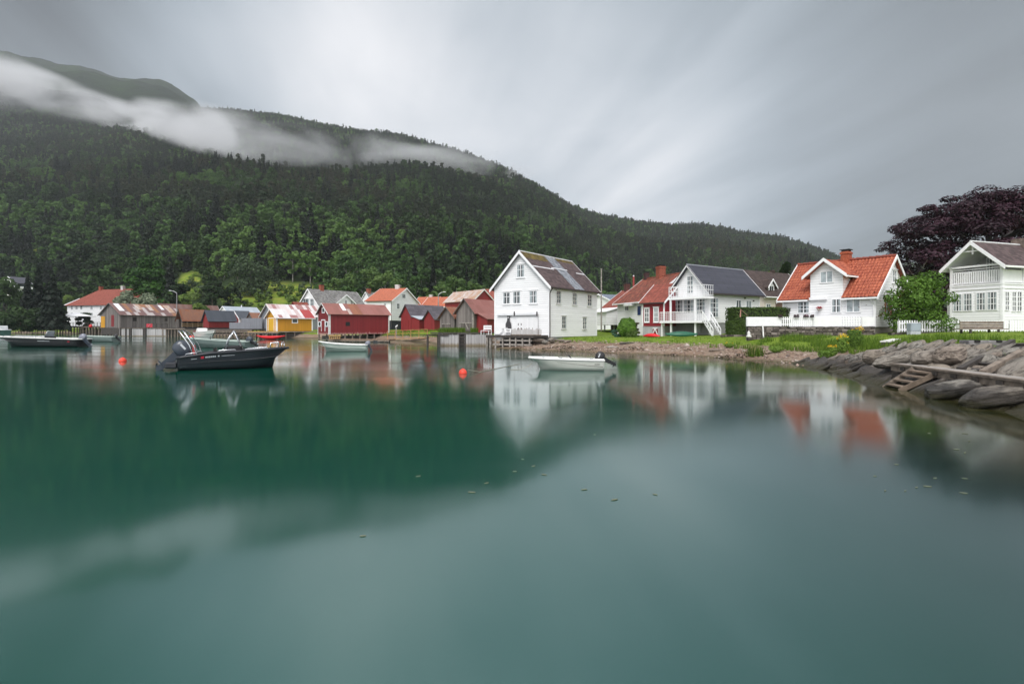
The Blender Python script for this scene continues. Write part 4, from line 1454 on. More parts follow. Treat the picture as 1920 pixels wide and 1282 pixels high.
# stairs down to the lawn on the right
top = gp(av0 - 0.02, VD - 0.05, zd)
topb = gp(av0 - 0.02, VD - 1.15, zd)
foot = P(1337, 634, top.y - 0.9)
fdir = foot - top
sl = MB().prism([top, foot, foot + Vector((0, 0, 0.3)), top + Vector((0, 0, 0.02)) + Vector((0, 0, 0.0))], (topb - top).normalized() * 0.05).build('stringer', TRIM, bh.root)
sl2 = MB().prism([topb, topb + fdir, topb + fdir + Vector((0, 0, 0.3)), topb + Vector((0, 0, 0.02))], (topb - top).normalized() * 0.05).build('stringer', TRIM, bh.root)
mb = MB()
for k in range(1, 9):
    q = top + fdir * (k / 9.0)
    d_ = Vector((fdir.x, fdir.y, 0)).normalized()
    mb.obox(q + Vector((0, 0, 0.12)) - d_ * 0.13, d_ * 0.27, (topb - top), (0, 0, 0.04))
mb.build('stair_treads', TRIM, bh.root)
for base in (top, topb):
    mb = MB()
    up = Vector((0, 0, zrl - zd))
    mb.bar(base + up, base + fdir + up, 0.06, 0.07)
    mb.bar(base + up * 0.45, base + fdir + up * 0.5, 0.04, 0.06)
    for k in range(0, 5):
        q = base + fdir * (k / 4.0)
        mb.bar(q + Vector((0, 0, 0.1)), q + up, 0.06, 0.06, up=(0, 1, 0))
    mb.build('stair_rail', TRIM, bh.root)
bh.panel('g', 1305.5, 607, 1313.5, 624, 0.01, 0.05, m_plain('grey_hatch_paint', (0.42, 0.43, 0.45), 0.6), 'cellar_hatch')

# ------------------------------------------------------------------ dark red cottage left of it
rc = Bld('red_cottage', 'small dark red clapboard cottage with orange tiled roof and white windows by the veranda', 1246.5, 52.8, 2300, 1204, 1290, 2.1, 562, 541.5, W=None, L=4.0)
# its long wall faces the water: build it with the gable hidden behind, roof sloping to the front
rc_root = rc.root
Wf = rc.W
mb = MB()
dep = 4.4
zf, zb2 = rc.at('g', 1225, 564.5)[1], rc.at('g', 1225, 564.5)[1]
zrg = zf + 1.75
mb.prism([rc.P(0, 0, 2.1), rc.P(0, 0, zf), rc.P(0, dep / 2, zrg), rc.P(0, dep, zf), rc.P(0, dep, 2.1)], rc.V(Wf, 0, 0))
mb.build('wall', REDH, rc_root)
MB().prism([rc.P(0.05, 0.05, 0.9), rc.P(Wf - 0.05, 0.05, 0.9), rc.P(Wf - 0.05, dep, 0.9), rc.P(0.05, dep, 0.9)], (0, 0, 1.19)).build('foundation', m_plain('pale_plaster', (0.40, 0.40, 0.41), 0.85, var=0.1), rc_root)
sl_ = (zrg - zf) / (dep / 2)
mb = MB()
for bb, zz0 in ((-0.3, zf - 0.3 * sl_), (dep + 0.3, zf - 0.3 * sl_)):
    mb.prism([rc.P(-0.2, bb, zz0 + 0.006), rc.P(-0.2, dep / 2, zrg + 0.006), rc.P(-0.2, dep / 2, zrg + 0.11), rc.P(-0.2, bb, zz0 + 0.11)], rc.V(Wf + 0.4, 0, 0))
rc.rf = mb.build('roof', T_RED, rc_root)
for aa in (-0.25, Wf + 0.203):
    MB().prism([rc.P(aa, -0.34, zf - 0.34 * sl_ + 0.13), rc.P(aa, dep / 2, zrg + 0.14), rc.P(aa, dep / 2, zrg - 0.08), rc.P(aa, -0.34, zf - 0.34 * sl_ - 0.09)], rc.V(0.047, 0, 0)).build('bargeboard', TRIM, rc.rf)
MB().obox(rc.P(-0.2, -0.39, zf - 0.3 * sl_ - 0.03), rc.V(Wf + 0.4, 0, 0), rc.V(0, 0.08, 0), (0, 0, 0.1)).build('gutter', DPIPE, rc.rf)
rc.window('g', 1210, 579, 1216.6, 602.5, 2, 3, 0.10, TRIM)
rc.window('g', 1227, 577.5, 1234, 602.5, 2, 3, 0.10, TRIM)
for q0, q1 in ((0.002, 0.16), (Wf - 0.16, Wf - 0.002)):
    mb = MB()
    rc.wbox(mb, 'g', q0, q1, 2.1, zf - 0.05, 0.003, 0.035)
    mb.build('corner_board', TRIM, rc_root)
cd = rc.panel('g', 1224, 615.5, 1233, 629, -0.04, 0.02, REDB, 'cellar_door')
c0, c1 = rc.at('g', 1224, 622)[0], rc.at('g', 1233, 622)[0]
zc0, zc1 = rc.at('g', 1228, 629)[1], rc.at('g', 1228, 615.5)[1]
o_, r_, n_ = rc.frame('g')
mb = MB()
w0, w1 = o_ + r_ * c0 + n_ * 0.035, o_ + r_ * c1 + n_ * 0.035
mb.bar(w0 + Vector((0, 0, zc1)), w1 + Vector((0, 0, zc1)), 0.03, 0.09)
mid_ = (w0 + w1) / 2
mb.bar(mid_ + Vector((0, 0, zc1)), w0 + Vector((0, 0, zc0 + 0.1)), 0.025, 0.09)
mb.bar(mid_ + Vector((0, 0, zc1)), w1 + Vector((0, 0, zc0 + 0.1)), 0.025, 0.09)
mb.build('white_brace', TRIM, cd)

# ------------------------------------------------------------------ long white house with mossy red roof behind the cottage
wr = Bld('white_tiled_house', 'white house with long mossy red tiled roof and tall brick chimney behind the red cottage', 1163, 66.5, 655, 1163, 1163, 1.6, 567, 526, W=7.2, L=9.6)
wr.O = Vector((14.98, 57.5))
wr.a, wr.b = Vector((0.956, 0.293)), Vector((-0.293, 0.956))
wr.W, wr.L = 7.4, 7.5
wr.ze, wr.zr = 5.07, 7.82
wr.slope = (wr.zr - wr.ze) / (wr.W / 2)
wr.root.location = wr.P(wr.W / 2, wr.L / 2, 1.0)
ROOT[wr.root.name] = Vector(wr.root.location)
wr.zb = 1.1
wr.walls(WHITE)
wr.roof(T_RUST, 0.45, 0.35, 0.12, TRIM, 0.24, TRIM, ridge=T_RUST)
wr.chimney(3.9, 0.8, 0.8, wr.zr - 0.6, 9.1, BRICK, CAPS)
wr.chimney(7.0, 0.5, 0.5, wr.zr - 0.6, wr.zr + 0.8, m_plain('dark_chimney_brick', (0.06, 0.03, 0.03), 0.8), CAPS)
wr.window('s', 1172.5, 574, 1179, 582, 2, 1, 0.08, TRIM, GLASS, hood=False)
sh_ = wr.panel('s', 1196, 574, 1201.5, 590.5, 0.01, 0.06, m_plain('deep_blue_paint', (0.012, 0.035, 0.13), 0.5, var=0.1), 'blue_door')
wr.panel('s', 1179, 570.5, 1192, 573.5, 0.01, 0.7, TRIM, 'door_canopy')

wb = Bld('white_shore_house', 'low white house with red roof and open underside, half hidden by the tall warehouse', 1166, 63.5, 560, 1166, 1120, 2.45, 577, 545, W=5.4, L=10.0)
wb.O = Vector((14.05, 66.6))
wb.a, wb.b = Vector((0.956, 0.293)), Vector((-0.293, 0.956))
wb.W, wb.L = 5.8, 5.7
wb.ze, wb.zr, wb.zb = 4.7, 6.9, 2.3
wb.slope = (wb.zr - wb.ze) / (wb.W / 2)
wb.root.location = wb.P(wb.W / 2, wb.L / 2, 1.0)
ROOT[wb.root.name] = Vector(wb.root.location)
wb.walls(WHITE)
wb.roof(T_RED, 0.4, 0.3, 0.12, TRIM, 0.24, TRIM)
wb.chimney(4.6, 0.6, 0.6, wb.zr - 0.5, wb.zr + 0.9, m_plain('sooty_chimney', (0.09, 0.035, 0.03), 0.8), CAPS)
wb.window('s', 1122.5, 591, 1126.5, 601, 2, 2, 0.07, TRIM, GLASS, hood=False)
wb.panel('s', 1137, 581, 1150, 584.5, 0.01, 0.6, TRIM, 'door_canopy')
wb.panel('s', 1139, 586, 1147, 602, 0.004, 0.03, m_plain('grey_white_door', (0.6, 0.61, 0.63), 0.6), 'door')
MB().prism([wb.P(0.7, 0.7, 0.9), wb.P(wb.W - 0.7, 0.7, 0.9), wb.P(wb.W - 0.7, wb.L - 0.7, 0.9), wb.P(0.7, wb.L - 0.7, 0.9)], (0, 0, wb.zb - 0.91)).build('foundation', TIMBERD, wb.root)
for bb in (0.1, 2.8, 5.5):
    MB().obox(wb.P(0.02, bb, 0.9), wb.V(0.15, 0, 0), wb.V(0, 0.15, 0), (0, 0, wb.zb - 0.905)).build('stilt', TRIM_OLD, wb.root)

anx = MB().prism([wb.P(-2.2, 0.6, wb.zb), wb.P(-0.01, 0.6, wb.zb), wb.P(-0.01, 0.6, wb.ze - 0.15), wb.P(-2.2, 0.6, wb.ze - 0.75)], wb.V(0, wb.L - 0.8, 0)).build('annex', WHITE, wb.root)
MB().prism([wb.P(-2.45, 0.4, wb.ze - 0.82), wb.P(-0.01, 0.4, wb.ze - 0.14), wb.P(-0.01, 0.4, wb.ze - 0.06), wb.P(-2.45, 0.4, wb.ze - 0.74)], wb.V(0, wb.L - 0.4, 0)).build('annex_roof', TRIM, anx)
sm = Bld('grey_roofed_house', 'house with blue-grey roof peeping between the tall warehouse and the mossy red roof', 1150, 84, 2300, 1131, 1175, 1.4, 565.5, 552.5, W=6, L=7)
sm.walls(WHITE)
sm.roof(m_tiles('blue_grey_tiles', (0.17, 0.20, 0.25), 0.1), 0.3, 0.3, 0.12, TRIM, 0.2, TRIM)

# ------------------------------------------------------------------ orange tiled house on the stone terrace
oh = Bld('orange_tiled_house', 'white house with orange tiled roof and front dormer above the stone terrace', 1641.2, 40.0, 2388, 1697, 1467.5, 2.0, 551.5, 483.5, left=False)
oh.W, oh.slope = 6.3, 0
oh.zr = ZY(484, 40 + 0.5735 * 3.15)
oh.slope = (oh.zr - oh.ze) / (oh.W / 2)
oh.walls(WHITE, m_plain('brown_grey_plaster', (0.25, 0.225, 0.195), 0.85, var=0.12), 1.0)


def tiled_slope(name, mat, e0, e1, r0, r1, parent, tw=0.23, rows=13, amp=0.035, step=0.035, th=0.1):
    """pantile surface between an eave line e0-e1 and a ridge line r0-r1 (real waves and courses)"""
    e0, e1, r0, r1 = map(Vector, (e0, e1, r0, r1))
    nrm_ = (e1 - e0).cross(r0 - e0).normalized()
    if nrm_.z < 0:
        nrm_ = -nrm_
    nw = max(2, int((e1 - e0).length / tw))
    nu = nw * 6
    vs, qs = [], []
    rr = random.Random(3)
    rows_v = []
    for j in range(rows):
        rows_v += [(j / rows, step), ((j + 1) / rows - 0.004, 0.0)]
    for (v, h) in rows_v:
        for i in range(nu + 1):
            u = i / nu
            p = (e0 + (e1 - e0) * u) * (1 - v) + (r0 + (r1 - r0) * u) * v
            w = math.sin(2 * math.pi * i / 6.0)
            vs.append(p + nrm_ * (amp * max(w, -0.6) + h + 0.02))
    m = MB()
    m.v = [tuple(p) for p in vs]
    for j in range(len(rows_v) - 1):
        for i in range(nu):
            a = j * (nu + 1) + i
            m.f.append((a, a + 1, a + nu + 2, a + nu + 1))
    # underside slab so that the surface has thickness
    m.prism([e0 - nrm_ * th, e1 - nrm_ * th, r1 - nrm_ * th, r0 - nrm_ * th], nrm_ * (th - 0.02))
    return m.build(name, mat, parent, smooth=False)


W, L, oe, orr = oh.W, oh.L, 0.35, 0.28
zE, zR = oh.ze - oe * oh.slope + 0.13, oh.zr + 0.13
# front slope (side 0) in two fields beside the dormer wall; back slope whole
dm0 = oh.at('s', 1580.5, 560)[0]            # dormer wall, right end
dm1 = oh.at('s', 1519.5, 560)[0]
m_otile, nt, b = mk('orange_pantile')
setb(b, 0.6, spec=0.3)
t = nd(nt, 'ShaderNodeTexCoord')
s_uv = nd(nt, 'ShaderNodeSeparateXYZ', {0: t.outputs['UV']})
idv = nd(nt, 'ShaderNodeCombineXYZ', {0: mth(nt, 'FLOOR', mth(nt, 'DIVIDE', s_uv.outputs[0], 0.23)), 1: mth(nt, 'FLOOR', mth(nt, 'DIVIDE', s_uv.outputs[1], 0.31))}).outputs[0]
rn = nd(nt, 'ShaderNodeTexWhiteNoise', {'Vector': idv}, noise_dimensions='3D').outputs[0]
nn_ = nd(nt, 'ShaderNodeTexNoise', {'Vector': t.outputs['Object'], 'Scale': 1.3, 'Detail': 6.0}).outputs[0]
kk = mth(nt, 'ADD', mth(nt, 'MULTIPLY', rn, 0.55), mth(nt, 'MULTIPLY', nn_, 0.45))
nt.links.new(mixc(nt, sstep(nt, kk, 0.2, 0.8), (0.22, 0.046, 0.026), (0.43, 0.125, 0.065)), b.inputs['Base Color'])
rf = tiled_slope('roof', m_otile, oh.P(-oe, -orr, zE), oh.P(-oe, dm0 - 0.02, zE), oh.P(W / 2, -orr, zR), oh.P(W / 2, dm0 - 0.02, zR), oh.root)
oh.rf = rf
tiled_slope('tile_field', m_otile, oh.P(-oe, dm1 + 0.02, zE), oh.P(-oe, L + orr, zE), oh.P(W / 2, dm1 + 0.02, zR), oh.P(W / 2, L + orr, zR), rf)
am = W / 2 * 0.62
tiled_slope('tile_field', m_otile, oh.P(am, dm0 - 0.015, oh.ze + am * oh.slope + 0.13), oh.P(am, dm1 + 0.015, oh.ze + am * oh.slope + 0.13), oh.P(W / 2, dm0 - 0.015, zR), oh.P(W / 2, dm1 + 0.015, zR), rf, rows=5)
MB().prism(*oh.slab(1, oe, orr, 0.12)).build('back_slope', T_ORANGE, rf)
for b_ in (-orr - 0.06, L + orr + 0.01):
    for side in (0, 1):
        ae = -oe - 0.05 if side == 0 else W + oe + 0.05
        ze_ = oh.ze - (oe + 0.05) * oh.slope + 0.22
        MB().prism([oh.P(ae, b_, ze_), oh.P(W / 2, b_, zR + 0.13), oh.P(W / 2, b_, zR - 0.16), oh.P(ae, b_, ze_ - 0.29)], oh.V(0, 0.05, 0)).build('bargeboard', TRIM, rf)
for b0, b1 in ((-orr, dm0 - 0.05), (dm1 + 0.05, L + orr)):
    MB().obox(oh.P(-oe - 0.12, b0, oh.ze - oe * oh.slope - 0.02), oh.V(0.11, 0, 0), oh.V(0, b1 - b0, 0), (0, 0, 0.12)).build('gutter', TRIM, rf)
mb = MB()
nr = 16
for k in range(nr):
    b0 = -orr + (L + 2 * orr) * k / nr
    mb.path([oh.P(W / 2, b0, zR + 0.05), oh.P(W / 2, b0 + (L + 2 * orr) / nr * 1.02, zR + 0.075)], [0.11, 0.13], 8)
mb.build('ridge_tiles', m_plain('dark_red_ridge_tile', (0.22, 0.05, 0.03), 0.7), rf)
# dormer: wall flush with the front, its own small gable roof
dmid = (dm0 + dm1) / 2
zde = oh.at('s', 1550, 513.5)[1]
zdr = oh.at('s', 1546, 490)[1]
mb = MB().prism([oh.P(-0.01, dm0, oh.ze - 0.3), oh.P(-0.01, dm1, oh.ze - 0.3), oh.P(-0.01, dm1, zde), oh.P(-0.01, dmid, zdr), oh.P(-0.01, dm0, zde)], oh.V(W / 2 + 0.2, 0, 0))
dorm = mb.build('dormer', WHITE, oh.root)
dsl = (zdr - zde) / (dm1 - dmid)
ov, fo = 0.42, 0.45
for sg, nm in ((-1, 'dormer_roof'), (1, 'dormer_roof')):
    bb = (dm0 - ov) if sg < 0 else (dm1 + ov)
    zz_e = zde - ov * dsl + 0.12
    back = W / 2 + 0.3
    o_d = tiled_slope(nm, m_otile, oh.P(-fo, bb, zz_e), oh.P(back, bb, zz_e), oh.P(-fo, dmid, zdr + 0.12), oh.P(back, dmid, zdr + 0.12), dorm, rows=7)
    MB().prism([oh.P(-fo - 0.06, bb - 0.05 * -sg, zz_e + 0.10), oh.P(-fo - 0.06, dmid, zdr + 0.24), oh.P(-fo - 0.06, dmid, zdr - 0.03), oh.P(-fo - 0.06, bb - 0.05 * -sg, zz_e - 0.17)], oh.V(0.05, 0, 0)).build('bargeboard', TRIM, dorm)
MB().obox(oh.P(-fo, dm0 - ov - 0.11, zde - ov * dsl - 0.02), oh.V(W / 2 - 0.1 + fo, 0, 0), oh.V(0, 0.1, 0), (0, 0, 0.12)).build('gutter', TRIM, dorm)
oh.window('s', 1539.5, 509.5, 1561, 529, 2, 1, 0.09, TRIM, CURTAIN, off=0.01, hood=False, parent=dorm)
oh.window('s', 1497, 566.5, 1517, 586, 2, 3, 0.08, TRIM, GLASS, hood=False)
oh.window('s', 1561, 561.5, 1576, 585, 2, 2, 0.08, TRIM, GLASS, hood=False)
oh.window('s', 1588.5, 561.5, 1612, 584, 2, 1, 0.09, TRIM, CURTAIN, hood=False)
oh.window('g', 1673, 508, 1680, 528.5, 2, 2, 0.10, TRIM, GLASS)
oh.window('g', 1660, 562, 1670, 588, 2, 3, 0.10, m_plain('brown_window_frame', (0.30, 0.13, 0.05), 0.6), GLASS)
oh.panel('s', 1471, 558.5, 1551.5, 564, 0.01, 0.20, TRIM, 'awning_case', bevel=0.03)
oh.corner_boards(TRIM, 0.13)
MB().path([oh.P(-0.4, 0.15, oh.ze - 0.42), oh.P(-0.08, 0.1, oh.ze - 0.75), oh.P(-0.08, 0.1, 2.0)], 0.04, 7).build('downpipe', TRIM, oh.root)
cb = oh.at('s', 1573, 560)[0]
oh.chimney(cb * 1.02 + 0.75, 0.62, 0.62, zR - 0.5, ZY(474, 45.2), m_plain('orange_chimney_brick', (0.34, 0.085, 0.04), 0.8, var=0.3, scale=8), CAPS)
fb = thing('hanging_flower_basket', 'small hanging basket of red flowers on the white wall of the orange tiled house', 'flower basket', (0, 0, 0))
sb, zbk = oh.at('s', 1537.5, 579)
o_, r_, n_ = oh.frame('s')
fc = o_ + r_ * sb + n_ * 0.2 + Vector((0, 0, zbk))
fb.location = fc
ROOT[fb.name] = Vector(fc)
MB().lathe([(0.02, -0.17), (0.13, -0.08), (0.17, 0.03), (0.16, 0.03)], fc, 10).build('basket', m_plain('pale_basket', (0.5, 0.42, 0.36), 0.8), fb)
rb = np.random.default_rng(4)
pts = rb.normal(size=(140, 3)) * np.array([0.10, 0.10, 0.045]) + np.array([0, 0, 0.08])
link('flowers', leaf_mesh('flowers', pts, 0.07, m_leaf('red_petals', [(0.05, 0.09, 0.02), (0.35, 0.02, 0.03), (0.42, 0.03, 0.05)]), None, 3), fb)

# ------------------------------------------------------------------ brown roofed cream house behind
ch = Bld('cream_house', 'cream house with dark brown roof and small white dormer behind the hedge', 1432, 62.0, 2600, 1405, 1520, 1.3, 552, 506, W=8.0, L=11)
ch.walls(CREAM)
ch.roof(T_BROWN, 0.4, 0.4, 0.14, TRIM, 0.26, TRIM)
ch.chimney(8.0, 0.4, 0.4, ch.zr - 0.4, ch.zr + 0.4, T_BROWN, None)
o_, r_, n_ = ch.frame('s')
d0 = ch.at('s', 1425, 535)[0]
cdm = ch.at('s', 1440, 535, -1.0)[0]
zz0 = ZY(545, 62.5)
mb = MB().prism([ch.P(0.55, cdm - 0.55, zz0 - 0.3), ch.P(0.55, cdm + 0.55, zz0 - 0.3), ch.P(0.55, cdm + 0.55, ZY(534, 62.5)), ch.P(0.55, cdm, ZY(525.5, 62.5)), ch.P(0.55, cdm - 0.55, ZY(534, 62.5))], ch.V(2.6, 0, 0))
cdo = mb.build('dormer', TRIM, ch.root)
for sg in (-1, 1):
    bb = cdm + sg * 0.95
    MB().prism([ch.P(0.35, bb, ZY(540, 62.5)), ch.P(0.35, cdm, ZY(524, 62.5)), ch.P(0.35, cdm, ZY(521.5, 62.5)), ch.P(0.35, bb, ZY(537.5, 62.5))], ch.V(3.2, 0, 0)).build('dormer_roof', T_BROWN, cdo)
    MB().prism([ch.P(0.29, bb, ZY(540.5, 62.5)), ch.P(0.29, cdm, ZY(524.5, 62.5)), ch.P(0.29, cdm, ZY(520.8, 62.5)), ch.P(0.29, bb, ZY(536.8, 62.5))], ch.V(0.055, 0, 0)).build('bargeboard', TRIM, cdo)
mb = MB()
mb.obox(ch.P(0.52, cdm - 0.33, zz0 - 0.02), ch.V(0.025, 0, 0), ch.V(0, 0.28, 0), (0, 0, 0.62))
mb.obox(ch.P(0.52, cdm + 0.05, zz0 - 0.02), ch.V(0.025, 0, 0), ch.V(0, 0.28, 0), (0, 0, 0.62))
mb.build('dormer_pane', GLASS, cdo)
ch.window('s', 1436.5, 570.5, 1444, 575.5, 2, 1, 0.06, TRIM, GLASS, hood=False)
ch.panel('s', 1454, 567, 1466, 590, 0.004, 0.03, m_plain('brown_door_paint', (0.16, 0.10, 0.08), 0.7), 'door')  # plain dark brown door colour

# ------------------------------------------------------------------ white house with balcony at the right edge
rh = Bld('balcony_house', 'white two-storey house with open gable balcony and multi-pane windows behind the picket fence', 1880, 40.0, 3900, 1781.5, 2400, 1.55, 491, 456, L=10.0)
rh_z1 = rh.at('g', 1830, 533)[1]            # balcony floor
mb = MB()
W, L = rh.W, rh.L
mb.prism([rh.P(0, 0, 1.5), rh.P(W, 0, 1.5), rh.P(W, L, 1.5), rh.P(0, L, 1.5)], (0, 0, rh_z1 - 1.5))
mb.build('wall', WHITE, rh.root)
# upper storey: set back behind the loggia
SB = 2.6
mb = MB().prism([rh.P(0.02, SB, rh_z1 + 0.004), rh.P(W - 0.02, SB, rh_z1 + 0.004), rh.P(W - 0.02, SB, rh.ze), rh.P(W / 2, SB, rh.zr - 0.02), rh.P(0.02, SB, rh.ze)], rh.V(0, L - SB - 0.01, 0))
uw = mb.build('upper_wall', m_boards('shaded_white_clapboard', (0.50, 0.50, 0.505), 'h', 0.19, 0.03, 0.6, 0.06), rh.root)  # white boards; the shade of the loggia is put into the grey colour
rf = rh.roof(T_OLD, 0.42, 0.55, 0.13, TRIM, 0.32, TRIM)
MB().path([rh.P(W / 2, -0.6, rh.zr + 0.14), rh.P(W / 2, L + 0.5, rh.zr + 0.14)], 0.06, 6).build('ridge_cap', METALW, rf)
# white boarded ceiling of the loggia, under the roof
for side in (0, 1):
    poly, ext = rh.slab(side, 0.40, 0.52, 0.03, None, SB - 0.02, lift=-0.032)
    MB().prism(poly, ext).build('loggia_ceiling', TRIM, rf)
# gable truss
zk = rh.ze + (rh.zr - rh.ze) * 0.62
mb = MB()
mb.bar(rh.P(W * 0.31, -0.3, zk), rh.P(W * 0.69, -0.3, zk), 0.08, 0.10)
mb.bar(rh.P(W * 0.5, -0.3, zk - 0.25), rh.P(W * 0.5, -0.3, rh.zr), 0.08, 0.10, up=(0, 1, 0))
mb.build('gable_brace', TRIM, rf)
for a in (0.0, W - 0.16):
    MB().obox(rh.P(a, 0.0, rh_z1 + 0.004), rh.V(0.16, 0, 0), rh.V(0, 0.16, 0), (0, 0, rh.ze - rh_z1 - 0.01)).build('balcony_post', TRIM, rh.root)
MB().obox(rh.P(0.0, SB - 0.17, rh_z1 + 0.004), rh.V(0.14, 0, 0), rh.V(0, 0.14, 0), (0, 0, rh.ze - rh_z1 - 0.01)).build('balcony_post', TRIM, rh.root)
MB().obox(rh.P(-0.06, -0.06, rh.ze - 0.2), rh.V(W + 0.12, 0, 0), rh.V(0, 0.14, 0), (0, 0, 0.14)).build('tie_beam', TRIM, rh.root)
zrt = rh.at('g', 1830, 504.5)[1]
mb = MB()
nb = 21
for k in range(nb):
    a = 0.2 + (W - 0.4) * (k + 0.5) / nb
    mb.obox(rh.P(a - 0.05, 0.05, rh_z1 + 0.1), rh.V(0.1, 0, 0), rh.V(0, 0.03, 0), (0, 0, (zrt - rh_z1) * 0.78))
mb.bar(rh.P(0.16, 0.065, zrt), rh.P(W - 0.16, 0.065, zrt), 0.06, 0.05)
mb.bar(rh.P(0.16, 0.1, zrt - 0.18), rh.P(W - 0.16, 0.1, zrt - 0.18), 0.04, 0.07)
mb.bar(rh.P(0.16, 0.1, rh_z1 + 0.13), rh.P(W - 0.16, 0.1, rh_z1 + 0.13), 0.04, 0.07)
mb.build('balcony_railing', TRIM, rh.root)
mb = MB().obox(rh.P(0.05, 0.17, rh_z1 + 0.05), rh.V(0.04, 0, 0), rh.V(0, SB - 0.36, 0), (0, 0, (zrt - rh_z1) * 0.8))
mb.bar(rh.P(0.07, 0.16, zrt), rh.P(0.07, SB - 0.18, zrt), 0.05, 0.05)
mb.build('balcony_railing', TRIM, rh.root)
for zz1, hh in ((rh_z1 - 0.12, 0.10), (rh_z1 - 0.42, 0.06), (rh_z1 + 0.02, 0.05)):
    mb = MB()
    rh.wbox(mb, 'g', -0.02, W + 0.02, zz1, zz1 + hh, 0.003, 0.05)
    rh.wbox(mb, 's', 0.0, L, zz1, zz1 + hh, 0.003, 0.05)
    mb.build('cornice_board', TRIM, rh.root)
rh.corner_boards(TRIM, 0.16)
for bx in ((1788.5, 552.5, 1803, 582.5), (1808, 551, 1822.5, 582), (1832, 549.5, 1847.5, 580.5), (1852.5, 548, 1869, 580)):
    rh.window('g', *bx, 3, 3, 0.06, TRIM, GLASS, hood=False)
for bx in ((1884, 547.5, 1890.5, 581), (1897, 547.5, 1903.5, 583), (1907, 547.5, 1914, 583), (1926, 548, 1940, 583)):
    rh.window('s', *bx, 2, 4, 0.06, TRIM, GLASS, hood=False)
mb = MB()
s_a, z_a = rh.W * 0.13, rh_z1
o_, r_, n_ = rh.frame('g')
sd_ = rh.at('g', 1851.5, 500, -SB)[0]
sd1 = rh.at('g', 1865.5, 500, -SB)[0]
rh.window_m('g', min(sd_, sd1), max(sd_, sd1), rh_z1 + 0.7, rh.at('g', 1858, 484, -SB)[1], 3, 4, 0.06, TRIM, GLASS, -SB, hood=False, parent=uw)
MB().obox(rh.P(W / 2 - 0.6, 5.4, rh.zr - 0.6), rh.V(1.2, 0, 0), rh.V(0, 1.6, 0), (0, 0, 1.25)).build('chimney', m_plain('brown_stone_chimney', (0.17, 0.13, 0.11), 0.85, var=0.4, scale=4, bump=0.4), rf)
# lower wing seen on its left
mb = MB().prism([rh.P(W + 0.01, 2.2, 1.5), rh.P(W + 1.6, 2.2, 1.5), rh.P(W + 1.6, 2.2, rh.ze - 1.7), rh.P(W + 0.01, 2.2, rh.ze - 0.25)], rh.V(0, L - 3, 0))
wing = mb.build('side_wing', WHITE, rh.root)
MB().prism([rh.P(W + 0.01, 1.9, rh.ze - 0.24), rh.P(W + 1.95, 1.9, rh.ze - 2.0), rh.P(W + 1.95, 1.9, rh.ze - 1.87), rh.P(W + 0.01, 1.9, rh.ze - 0.11)], rh.V(0, L - 2.5, 0)).build('wing_roof', T_OLD, wing)


# ================================================================== BOATHOUSES AND HOUSES ALONG THE FAR QUAY
def stilts(B, z0, mat, n=4, both=True, name='stilt'):
    for i in range(n):
        b = 0.15 + (B.L - 0.3) * i / (n - 1)
        for a in ((0.15, B.W - 0.15) if both else (0.15,)):
            MB().path([B.P(a, b, z0), B.P(a + 0.02, b, B.zb - 0.005)], [0.13, 0.11], 7).build(name, mat, B.root)


def door(B, face, x0, y0, x1, y1, mat, frame=None, name='door', d=0.05):
    o = B.panel(face, x0, y0, x1, y1, 0.004, d, mat, name)
    if frame:
        s0, _ = B.at(face, x0, y1)
        s1, _ = B.at(face, x1, y1)
        z1, z0 = B.at(face, (x0 + x1) / 2, y0)[1], B.at(face, (x0 + x1) / 2, y1)[1]
        s0, s1 = min(s0, s1), max(s0, s1)
        mb = MB()
        B.wbox(mb, face, s0 - 0.13, s0, z0, z1 + 0.13, 0.004, 0.07)
        B.wbox(mb, face, s1, s1 + 0.13, z0, z1 + 0.13, 0.004, 0.07)
        B.wbox(mb, face, s0, s1, z1, z1 + 0.13, 0.004, 0.066)
        mb.build('door_frame', frame, o)
    return o


# ---- big red boathouse on stilts
rb = Bld('red_boathouse', 'long red boathouse on short stilts with brown sheet roof and bleached lower boards', 617, 80, 2096, 596, 730, 0.98, 587, 569, cat='boathouse')
rb.walls(REDW)
rb.roof(RUSTPK, 0.3, 0.3, 0.07, TRIM_OLD, 0.16, None)
roof_sheet(rb, 2.4, 3.0, 0.35, 0.97, 0.3, 0.07, METALW, 'pale_sheet', 0.012)
roof_sheet(rb, 3.1, 3.6, 0.0, 0.5, 0.3, 0.07, m_plain('pale_rusty_sheet', (0.42, 0.33, 0.30), 0.6), 'pale_sheet', 0.012)
roof_sheet(rb, 3.8, 5.3, 0.0, 0.97, 0.3, 0.07, RUSTO, 'rusty_sheet', 0.014)
for q0, q1, f in ((0.003, 0.22, 's'), (rb.L - 0.2, rb.L - 0.003, 's'), (0.003, 0.2, 'g'), (rb.W - 0.18, rb.W - 0.003, 'g')):
    mb = MB()
    rb.wbox(mb, f, q0, q1, rb.zb - 0.02, rb.ze - 0.03, 0.004, 0.05)
    mb.build('corner_board', TRIM_OLD, rb.root)
rb.panel('s', 648, 603.5, 656, 611, 0.004, 0.03, m_plain('black_hatch', (0.01, 0.01, 0.011), 0.7), 'hatch')
rb.window('g', 604.6, 578.5, 608.4, 585.5, 1, 1, 0.12, TRIM, GLASS, hood=False)
rb.window('g', 597.8, 604, 601.3, 611, 1, 1, 0.12, TRIM, GLASS, hood=False)
rb.window('g', 611, 604, 614.4, 611, 1, 1, 0.12, TRIM, GLASS, hood=False)
door(rb, 'g', 603.5, 600.5, 609.5, 621, REDB, TRIM)
stilts(rb, -0.6, TIMBER, 9)
